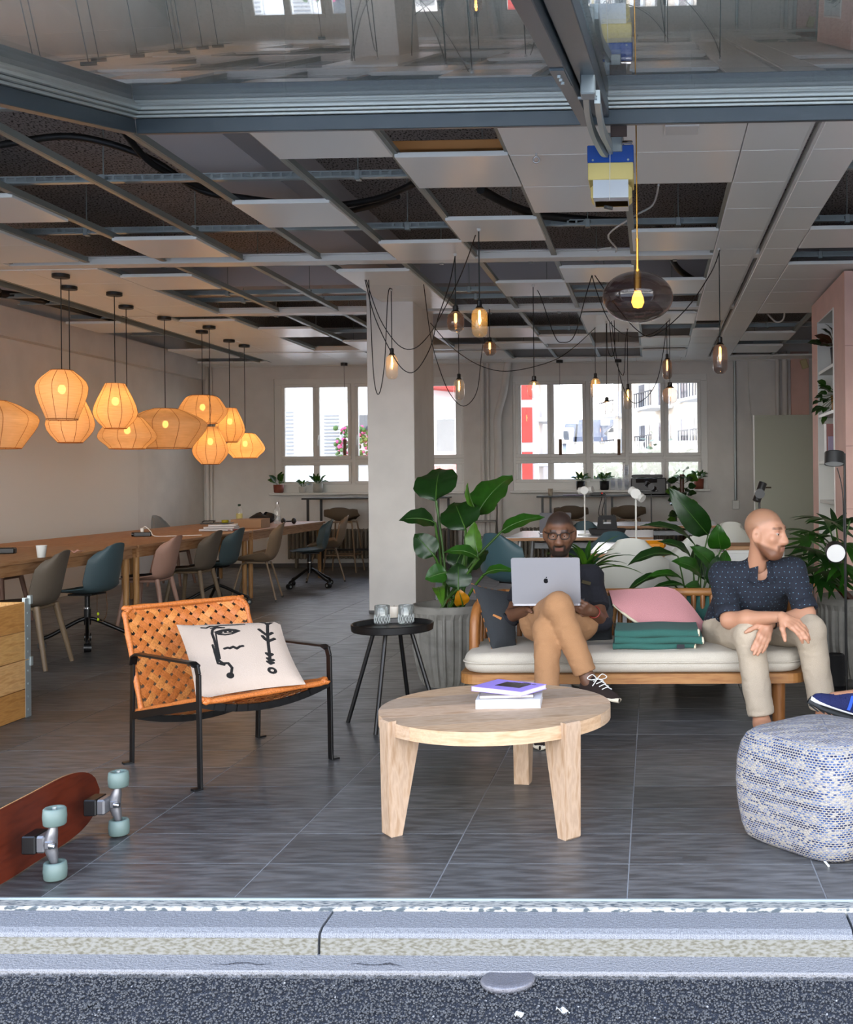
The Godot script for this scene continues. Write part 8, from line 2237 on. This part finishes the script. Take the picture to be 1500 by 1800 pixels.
func build_laptop_man() -> void:
	var o := at(985, 1090, 5.8)
	var t := thing("person", "person in a navy T-shirt and tan trousers typing on a laptop, legs crossed", "person", o)
	var P := func(x: float, y: float, z: float) -> Vector3: return at(x, y, z) - o
	var dark := Color(0.115, 0.052, 0.03)
	var hipR: Vector3 = P.call(950, 1092, 5.82)
	var hipL: Vector3 = P.call(1016, 1092, 5.82)
	var k1: Vector3 = P.call(982, 1066, 5.42)
	var a1: Vector3 = P.call(1035, 1196, 5.40)
	var k2: Vector3 = P.call(962, 1108, 5.46)
	var a2: Vector3 = P.call(961, 1286, 5.24)
	var chest: Vector3 = P.call(985, 1030, 6.05)
	var neck: Vector3 = P.call(984, 998, 6.12)
	var shR: Vector3 = P.call(928, 1016, 6.08)
	var shL: Vector3 = P.call(1040, 1014, 6.08)
	var elR: Vector3 = P.call(896, 1084, 5.9)
	var elL: Vector3 = P.call(1058, 1092, 5.88)
	var wrR: Vector3 = P.call(926, 1072, 5.70)
	var wrL: Vector3 = P.call(1043, 1074, 5.70)
	var torso := func(r: float) -> Array:
		return [cap(hipR, hipL, 0.105 + r, 0.105 + r), cap((hipR + hipL) / 2, chest, 0.1 + r, 0.11 + r), cap(chest + (shR - chest) * 0.45, hipR + Vector3(0.0, 0.04, -0.05), 0.085 + r, 0.085 + r), cap(chest + (shL - chest) * 0.45, hipL + Vector3(0, 0.04, -0.05), 0.085 + r, 0.085 + r), cap(shR, shL, 0.058 + r, 0.058 + r), cap(chest, neck, 0.08 + r, 0.052 + r)]
	var skin := func(_w: Vector3) -> Color: return dark
	var body := Flesh.new()
	var pr: Array = torso.call(-0.012)
	pr.append_array([cap(shR, elR, 0.044, 0.037), cap(elR, wrR, 0.037, 0.026), cap(shL, elL, 0.044, 0.037), cap(elL, wrL, 0.037, 0.026), cap(hipR, k1, 0.075, 0.05), cap(k1, a1, 0.05, 0.034), cap(hipL, k2, 0.075, 0.05), cap(k2, a2, 0.05, 0.034), cap(a1, P.call(1050, 1222, 5.32), 0.034, 0.03), cap(a2, P.call(958, 1310, 5.12), 0.034, 0.028)])
	body.add(pr, 0.012, 0.012, Transform3D(), skin)
	var hx := Transform3D(Basis(Vector3.RIGHT, 0.16) * Basis(Vector3.UP, 0.04), P.call(984, 938, 6.05))
	body.add(head_prims(0.003, hx.affine_inverse() * neck), 0.0045, 0.009, hx, func(w: Vector3) -> Color:
		return face_color(w, dark * 1.15, Color(0.012, 0.009, 0.008), Color(0.012, 0.009, 0.008), Color(0.125, 0.052, 0.042), 0.85, 0.93), [[Vector3(-0.031, 0.006, 0.1), 0.0185], [Vector3(0.031, 0.006, 0.1), 0.0185], [Vector3(-0.1, 0.0, -0.002), 0.0125], [Vector3(0.1, 0.0, -0.002), 0.0125]])
	# his left hand holds the laptop's corner, the other rests behind the lid
	body.add(hand_prims(wrL, P.call(1018, 1066, 5.62) - wrL, Vector3(-0.5, 0.45, -0.3), 1.0, [0.5, 0.45, 0.5, 0.5, 0.5], 0.95), 0.0042, 0.004, Transform3D(), skin)
	body.add(hand_prims(wrR, P.call(945, 1062, 5.66) - wrR, Vector3(0.2, -1, 0.1), -1.0, [0.3, 0.25, 0.25, 0.25, 0.25], 0.95), 0.0042, 0.004, Transform3D(), skin)
	var bn := part(t, "body", body.mesh(), skin_mat())
	add_eyes(bn, hx, mat("lid_brown", Color(0.36, 0.23, 0.16), 0.5), -0.12)
	# glasses
	var g := Shape.new().at(hx)
	for s in [-1.0, 1.0]:
		var ring := []
		for q in round_rect(0.05, 0.037, 0.015, 4): ring.append(Vector3(s * 0.033 + q.x, 0.008 + q.y, 0.105 - 0.25 * absf(s * 0.033 + q.x) * absf(s * 0.033 + q.x) / 0.06))
		ring.append(ring[0])
		g.tube(ring, 0.0026, 6, false)
		g.tube([Vector3(s * 0.058, 0.018, 0.09), Vector3(s * 0.08, 0.018, 0.04), Vector3(s * 0.086, 0.012, -0.015)], 0.0026, 6)
	g.tube([Vector3(-0.01, 0.014, 0.105), Vector3(0, 0.017, 0.108), Vector3(0.01, 0.014, 0.105)], 0.0026, 6)
	part(t, "glasses", g, mats.black_plastic)
	# clothes
	var navy := cloth("tshirt_navy", Color(0.052, 0.06, 0.1))
	var shirt: Array = torso.call(0.006)
	var slR: Vector3 = shR.lerp(elR, 0.72)
	var slL: Vector3 = shL.lerp(elL, 0.72)
	shirt.append_array([cap(shR, elR, 0.062, 0.062), cap(shL, elL, 0.062, 0.062)])
	part(t, "tshirt", Flesh.new().add(shirt, 0.011, 0.014, Transform3D(), null, [], [[slR, (elR - shR).normalized(), 0.11], [slL, (elL - shL).normalized(), 0.11]], 0.006).mesh(), navy)
	part(t, "pocket_edge", Shape.new().box(P.call(1031, 1024, 5.93), Vector3(0.05, 0.018, 0.004), Basis(Vector3.BACK, -0.25)), mat("pocket_olive", Color(0.2, 0.17, 0.08), 0.9))
	var tan := cloth("trousers_tan", Color(0.61, 0.45, 0.31))
	var hem1: Vector3 = k1.lerp(a1, 0.9)
	part(t, "trousers", Flesh.new().add([cap(hipR, hipL, 0.112, 0.112), cap(hipR, k1, 0.1, 0.071), cap(k1, a1, 0.067, 0.056), cap(hipL, k2, 0.1, 0.07), cap(k2, a2, 0.068, 0.057)], 0.0105, 0.011, Transform3D(), null, [], [[hem1, (a1 - k1).normalized(), 0.14], [(hipR + hipL) / 2 + Vector3(0, 0.1, -0.06), Vector3(0, 0.7, -0.7), 0.3], [k2.lerp(a2, 0.93), (a2 - k2).normalized(), 0.14]], 0.006).mesh(), tan)
	# shoes
	var suede := cloth("shoe_brown", Color(0.12, 0.062, 0.042), 14.0)
	var rubber := mat("sole_cream", Color(0.78, 0.74, 0.66), 0.6)
	var h1: Vector3 = P.call(1022, 1214, 5.44)
	var t1: Vector3 = P.call(1088, 1236, 5.20)
	var s1 := shoe(t, "shoe", h1, t1, Vector3(0.25, 0.95, 0.2), suede, rubber)
	laces(s1, h1, t1, Vector3(0.25, 0.95, 0.2), mats.white_plastic, true)
	var f2 := on(968, 1310) - o
	var h2 := Vector3(a2.x + 0.005, -o.y + 0.002, a2.z - 0.06)
	var t2 := Vector3(a2.x - 0.01, -o.y + 0.002, a2.z + 0.21)
	var s2 := shoe(t, "shoe", h2, t2, Vector3.UP, suede, rubber)
	laces(s2, h2, t2, Vector3.UP, mats.white_plastic, false)
	# bracelet
	part(t, "bracelet", Shape.new().at(Transform3D(Basis(Quaternion(Vector3.BACK, (wrL - elL).normalized())), wrL.lerp(elL, 0.12))).tube(circle(0.031, 18), 0.004, 6, false), mat("bracelet_red", Color(0.45, 0.12, 0.06), 0.5))
	# the laptop on his lap
	var hinge := at(962, 1061, 5.60)
	var lp := laptop("silver laptop with a dark fruit emblem on the lap of the man in tan trousers", Vector3(hinge.x, hinge.y - 0.011, hinge.z - 0.122), -0.02, 0.357, 0.245, 0.16, true)
	var lid: Node3D = lp.get_node("lid")
	var ap := PackedVector2Array()
	for k in 40:
		var a := TAU * k / 40
		var rr := 0.0125 * (1.0 - 0.12 * pow(maxf(0.0, sin(a)), 8.0) - 0.06 * pow(maxf(0.0, -sin(a)), 10.0) - 0.05 * cos(2 * a))
		ap.append(Vector2(cos(a) * rr * 0.98, sin(a) * rr * 1.08))
	var bite := PackedVector2Array()
	var lf := PackedVector2Array()
	for k in 20:
		var a := TAU * k / 20
		bite.append(Vector2(0.0155 + cos(a) * 0.0062, 0.003 + sin(a) * 0.0062))
	for k in 9: lf.append(Vector2(0.0005 + 0.0062 * k / 8.0 - 0.002 * sin(PI * k / 8.0), 0.0145 + 0.0068 * k / 8.0 + 0.0022 * sin(PI * k / 8.0)))
	for k in range(7, 0, -1): lf.append(Vector2(0.0005 + 0.0062 * k / 8.0 + 0.002 * sin(PI * k / 8.0), 0.0145 + 0.0068 * k / 8.0 - 0.0022 * sin(PI * k / 8.0)))
	var em := Shape.new()
	for poly in Geometry2D.clip_polygons(ap, bite): em.prism(poly, 0.0029, 0.0034)
	em.prism(lf, 0.0029, 0.0034)
	part(lid, "emblem", em, mat("emblem_dark", Color(0.1, 0.1, 0.11), 0.12, 0.6))

func build_shirt_man() -> void:
	var o := at(1320, 1100, 5.8)
	var t := thing("person", "person in a dark dotted shirt and beige trousers leaning forward, looking sideways", "person", o)
	var P := func(x: float, y: float, z: float) -> Vector3: return at(x, y, z) - o
	var pale := Color(0.44, 0.225, 0.14)
	var hipR: Vector3 = P.call(1272, 1106, 5.92)
	var hipL: Vector3 = P.call(1338, 1106, 5.95)
	var k1: Vector3 = P.call(1318, 1118, 5.48)
	var a1: Vector3 = P.call(1340, 1272, 5.46)
	var k2: Vector3 = P.call(1424, 1108, 5.52)
	var a2: Vector3 = P.call(1450, 1262, 5.55)
	var chest: Vector3 = P.call(1325, 1042, 5.76)
	var neck: Vector3 = P.call(1332, 992, 5.66)
	var shR: Vector3 = P.call(1270, 1012, 5.72)
	var shL: Vector3 = P.call(1394, 1004, 5.66)
	var elR: Vector3 = P.call(1282, 1090, 5.56)
	var elL: Vector3 = P.call(1418, 1078, 5.56)
	var wrR: Vector3 = P.call(1374, 1084, 5.34)
	var wrL: Vector3 = P.call(1352, 1096, 5.44)
	var torso := func(r: float) -> Array:
		return [cap(hipR, hipL, 0.105 + r, 0.105 + r), cap((hipR + hipL) / 2, chest, 0.1 + r, 0.115 + r), cap(chest + (shR - chest) * 0.5, hipR + Vector3(0.0, 0.06, -0.02), 0.088 + r, 0.085 + r), cap(chest + (shL - chest) * 0.5, hipL + Vector3(0.04, 0.06, -0.02), 0.088 + r, 0.085 + r), cap(shR, shL, 0.06 + r, 0.06 + r), cap(chest, neck, 0.085 + r, 0.05 + r)]
	var skin := func(_w: Vector3) -> Color: return pale
	var body := Flesh.new()
	var foot1: Vector3 = P.call(1344, 1290, 5.3)
	var foot2: Vector3 = P.call(1452, 1272, 5.36)
	var pr: Array = torso.call(-0.012)
	pr.append_array([cap(shR, elR, 0.045, 0.04), cap(elR, elR.lerp(wrR, 0.35), 0.04, 0.041), cap(elR.lerp(wrR, 0.35), wrR, 0.04, 0.027), cap(shL, elL, 0.045, 0.04), cap(elL, wrL, 0.041, 0.027), cap(hipR, k1, 0.078, 0.052), cap(k1, a1, 0.052, 0.034), cap(hipL, k2, 0.078, 0.052), cap(k2, a2, 0.052, 0.034), cap(a1, foot1, 0.036, 0.024), cap(a2, foot2, 0.036, 0.024), cap(a1, a1 + Vector3(0, -0.015, -0.03), 0.036, 0.03), cap(a2, a2 + Vector3(0, -0.015, -0.03), 0.036, 0.03)])
	body.add(pr, 0.012, 0.012, Transform3D(), skin)
	# head turned to his left, towards the right of the room
	var hx := Transform3D(Basis(Vector3.UP, 1.0) * Basis(Vector3.RIGHT, 0.05) * Basis(Vector3.BACK, 0.03).scaled(Vector3(1.04, 1.06, 1.04)), P.call(1347, 938, 5.58))
	body.add(head_prims(0.006, hx.affine_inverse() * neck), 0.0045, 0.009, hx, func(w: Vector3) -> Color:
		return face_color(w, pale, Color(0.23, 0.125, 0.075), Color(0.125, 0.048, 0.02), Color(0.36, 0.15, 0.11), 0.6, 0.9), [[Vector3(-0.031, 0.006, 0.1), 0.0185], [Vector3(0.031, 0.006, 0.1), 0.0185], [Vector3(-0.1, 0.0, -0.002), 0.0125], [Vector3(0.1, 0.0, -0.002), 0.0125]])
	body.add(hand_prims(wrR, P.call(1398, 1098, 5.29) - wrR, Vector3(-0.2, -0.75, -0.75), -1.0, [0.3, 0.42, 0.36, 0.36, 0.4], 1.03), 0.0042, 0.004, Transform3D(), skin)
	body.add(hand_prims(wrL, P.call(1341, 1125, 5.38) - wrL, Vector3(-0.3, -0.2, -1.0), -1.0, [0.2, 0.16, 0.12, 0.12, 0.16], 1.0), 0.0042, 0.004, Transform3D(), skin)
	var bn := part(t, "body", body.mesh(), skin_mat())
	add_eyes(bn, hx, mat("lid_pale", Color(0.72, 0.5, 0.42), 0.5), 0.22)
	# dotted shirt with rolled sleeves
	var sz := 256
	var img := Image.create(sz, sz, false, Image.FORMAT_RGB8)
	img.fill(Color(0.078, 0.1, 0.15))
	rng.seed = 12
	for k in 9:
		for j in 9:
			var c := Vector2((j + 0.5 * (k % 2) + rng.randf_range(-0.15, 0.15)) / 9.0, (k + 0.5 + rng.randf_range(-0.15, 0.15)) / 9.0)
			var d := Vector2.from_angle(rng.randf() * TAU) * 0.009
			stroke(img, [[c.x - d.x, c.y - d.y], [c.x + d.x, c.y + d.y]], 1.5, Color(0.36, 0.5, 0.58))
	var dots := mat("shirt_dotted", Color.WHITE, 0.9)
	tri(dots, ImageTexture.create_from_image(img), Vector3(4.2, 4.2, 4.2))
	dots.uv1_triplanar_sharpness = 12.0
	bump(dots, mats.wool_green.normal_texture, 0.25)
	var shirt: Array = torso.call(0.008)
	shirt.append_array([cap(shR, elR, 0.066, 0.062), cap(shL, elL, 0.066, 0.062)])
	var vneck: Vector3 = chest.lerp(neck, 0.62) + Vector3(0.015, 0, 0.1)
	part(t, "shirt", Flesh.new().add(shirt, 0.011, 0.014, Transform3D(), null, [[vneck, 0.05], [vneck + Vector3(0.0, 0.06, -0.01), 0.062]], [[shR.lerp(elR, 0.86), (elR - shR).normalized(), 0.11], [shL.lerp(elL, 0.86), (elL - shL).normalized(), 0.11]], 0.007).mesh(), dots)
	for e in [[shR, elR], [shL, elL]]:
		var c: Vector3 = e[0].lerp(e[1], 0.84)
		part(t, "cuff", Shape.new().at(Transform3D(Basis(Quaternion(Vector3.UP, (e[1] - e[0]).normalized())), c)).lathe([Vector2(0.052, -0.028), Vector2(0.066, -0.024), Vector2(0.068, 0.02), Vector2(0.062, 0.026), Vector2(0.05, 0.02)], 20), dots)
	for s in [-1.0, 1.0]:
		var b: Vector3 = neck + Vector3(0, -0.012, 0.0)
		part(t, "collar", Shape.new().sheet(func(u: float, v: float):
			var a: float = lerpf(0.35, 2.9, u) * s
			var r := lerpf(0.058, 0.086, v)
			return b + Vector3(sin(a) * r + 0.02, lerpf(0.03, -0.035, v) - 0.045 * (1.0 - u) * v, cos(a) * r), 12, 4, 0.003), dots)
	var beige := cloth("trousers_beige", Color(0.70, 0.645, 0.57))
	part(t, "trousers", Flesh.new().add([cap(hipR, hipL, 0.115, 0.115), cap(hipR, k1, 0.1, 0.078), cap(k1, a1, 0.076, 0.068), cap(hipL, k2, 0.1, 0.078), cap(k2, a2, 0.076, 0.068)], 0.0105, 0.011, Transform3D(), null, [], [[k1.lerp(a1, 0.9), (a1 - k1).normalized(), 0.16], [k2.lerp(a2, 0.88), (a2 - k2).normalized(), 0.16], [(hipR + hipL) / 2 + Vector3(0, 0.09, 0), Vector3(0, 1, 0.1), 0.24]], 0.006).mesh(), beige)
	part(t, "ring", Shape.new().at(Transform3D(Basis(), P.call(1406, 1113, 5.27))).tube(circle(0.0105, 12), 0.0022, 5, false), mats.chrome)
	part(t, "wristband", Shape.new().at(Transform3D(Basis(Quaternion(Vector3.BACK, (wrL - elL).normalized())), wrL.lerp(elL, 0.1))).tube(circle(0.031, 18), 0.0045, 6, false), mats.black_plastic)

func build_sneaker_leg() -> void:
	# the third visitor: only a crossed leg reaches into the picture
	var heel := at(1524, 1262, 4.95)
	var t := thing("person", "person mostly out of view, bare leg in a blue striped sneaker", "person", heel)
	var o := heel
	var toe := at(1424, 1232, 4.80) - o
	var hl := Vector3.ZERO
	var up := Vector3(0.3, 0.95, 0.1)
	var ankle := Vector3(0.03, 0.1, -0.01)
	var knee := Vector3(0.2, 0.46, -0.2)
	var hip := Vector3(0.62, 0.42, -0.25)
	var skin := func(_w: Vector3) -> Color: return Color(0.4, 0.2, 0.12)
	var f := Flesh.new().add([cap(hip, knee, 0.08, 0.055), cap(knee, knee.lerp(ankle, 0.35), 0.052, 0.056), cap(knee.lerp(ankle, 0.35), ankle, 0.056, 0.036), cap(ankle, toe * 0.6 + Vector3(0, 0.045, 0), 0.038, 0.026)], 0.011, 0.012, Transform3D(), skin)
	part(t, "body", f.mesh(), skin_mat())
	part(t, "shorts", Flesh.new().add([cap(hip, hip.lerp(knee, 0.8), 0.1, 0.09)], 0.014, 0.012).mesh(), cloth("shorts_navy", Color(0.06, 0.08, 0.14)))
	var blue := bump(mat("sneaker_blue", Color(0.06, 0.1, 0.3), 0.85), mats.wool_green.normal_texture, 0.5)
	var s := shoe(t, "sneaker", hl - toe * 0.06, toe, up, blue, mat("sneaker_white", Color(0.82, 0.82, 0.82), 0.5), 0.088, 0.05)
	var d := toe.normalized()
	var u := (up - d * up.dot(d)).normalized()
	var sd := d.cross(u)
	var cam_side := -sd if sd.z < 0 else sd
	var sl := Shape.new()
	sl.smooth()
	var rings := []
	var len := toe.length()
	for i in 15:
		var tt := i / 14.0
		var hw := 0.05 * (0.68 + 0.32 * sin(PI * clampf(tt * 0.95 + 0.08, 0, 1))) * pow(clampf(minf(tt, 1.0 - tt) * 9.0, 0.0, 1.0), 0.4) + 0.004
		var ring := []
		for k in 12:
			var a := TAU * k / 12
			ring.append(d * (len * (tt * 1.1 - 0.075)) + sd * cos(a) * hw + u * (-0.012 + sin(a) * 0.013 + 0.012 * smoothstep(0.8, 1.0, tt)))
		rings.append(ring)
	sl.skin(rings, true)
	var tread := part(s, "tread", sl, mat("tread_grey", Color(0.17, 0.18, 0.19), 0.8))
	for k in 9:
		part(tread, "lug", Shape.new().box(d * len * (0.05 + 0.105 * k) + u * -0.026, Vector3(0.006, 0.006, 0.07), Basis(d, u, d.cross(u))), mats.tread_grey)
	for k in 3:
		var b := d * len * (0.3 + 0.1 * k)
		part(s, "stripe", Shape.new().sheet(func(p: float, v: float):
			var a := lerpf(0.08, 1.0, v)
			var tt := 0.3 + 0.1 * k - 0.05 * v + (p - 0.5) * 0.05
			var hw := 0.052 * (0.68 + 0.32 * sin(PI * (tt * 0.95 + 0.08)))
			var top := lerpf(0.088, 0.088 * 0.42, smoothstep(0.28, 0.85, tt))
			return d * len * tt * 1.04 - d * len * 0.04 + cam_side * cos(a) * hw * (1.0 - 0.3 * sin(a)) * 1.03 + u * (0.016 + sin(a) * top * 1.02), 4, 8, 0.002), mat("stripe_blue", Color(0.16, 0.33, 0.72), 0.7))
	laces(s, hl, toe, up, blue, false)
func _ready() -> void:
	set_camera()
	set_materials()
	build_floor()
	build_walls()
	build_windows()
	build_ceiling()
	build_door()
	build_lanterns()
	build_pendants()
	front_materials()
	build_armchair()
	build_side_table()
	build_coffee_table()
	build_bench()
	build_plants()
	build_pouf()
	build_skateboard()
	build_crate()
	build_floor_lamp()
	build_long_table()
	build_window_side()
	build_shelf()
	build_outside()
	build_laptop_man()
	build_shirt_man()
	build_sneaker_leg()
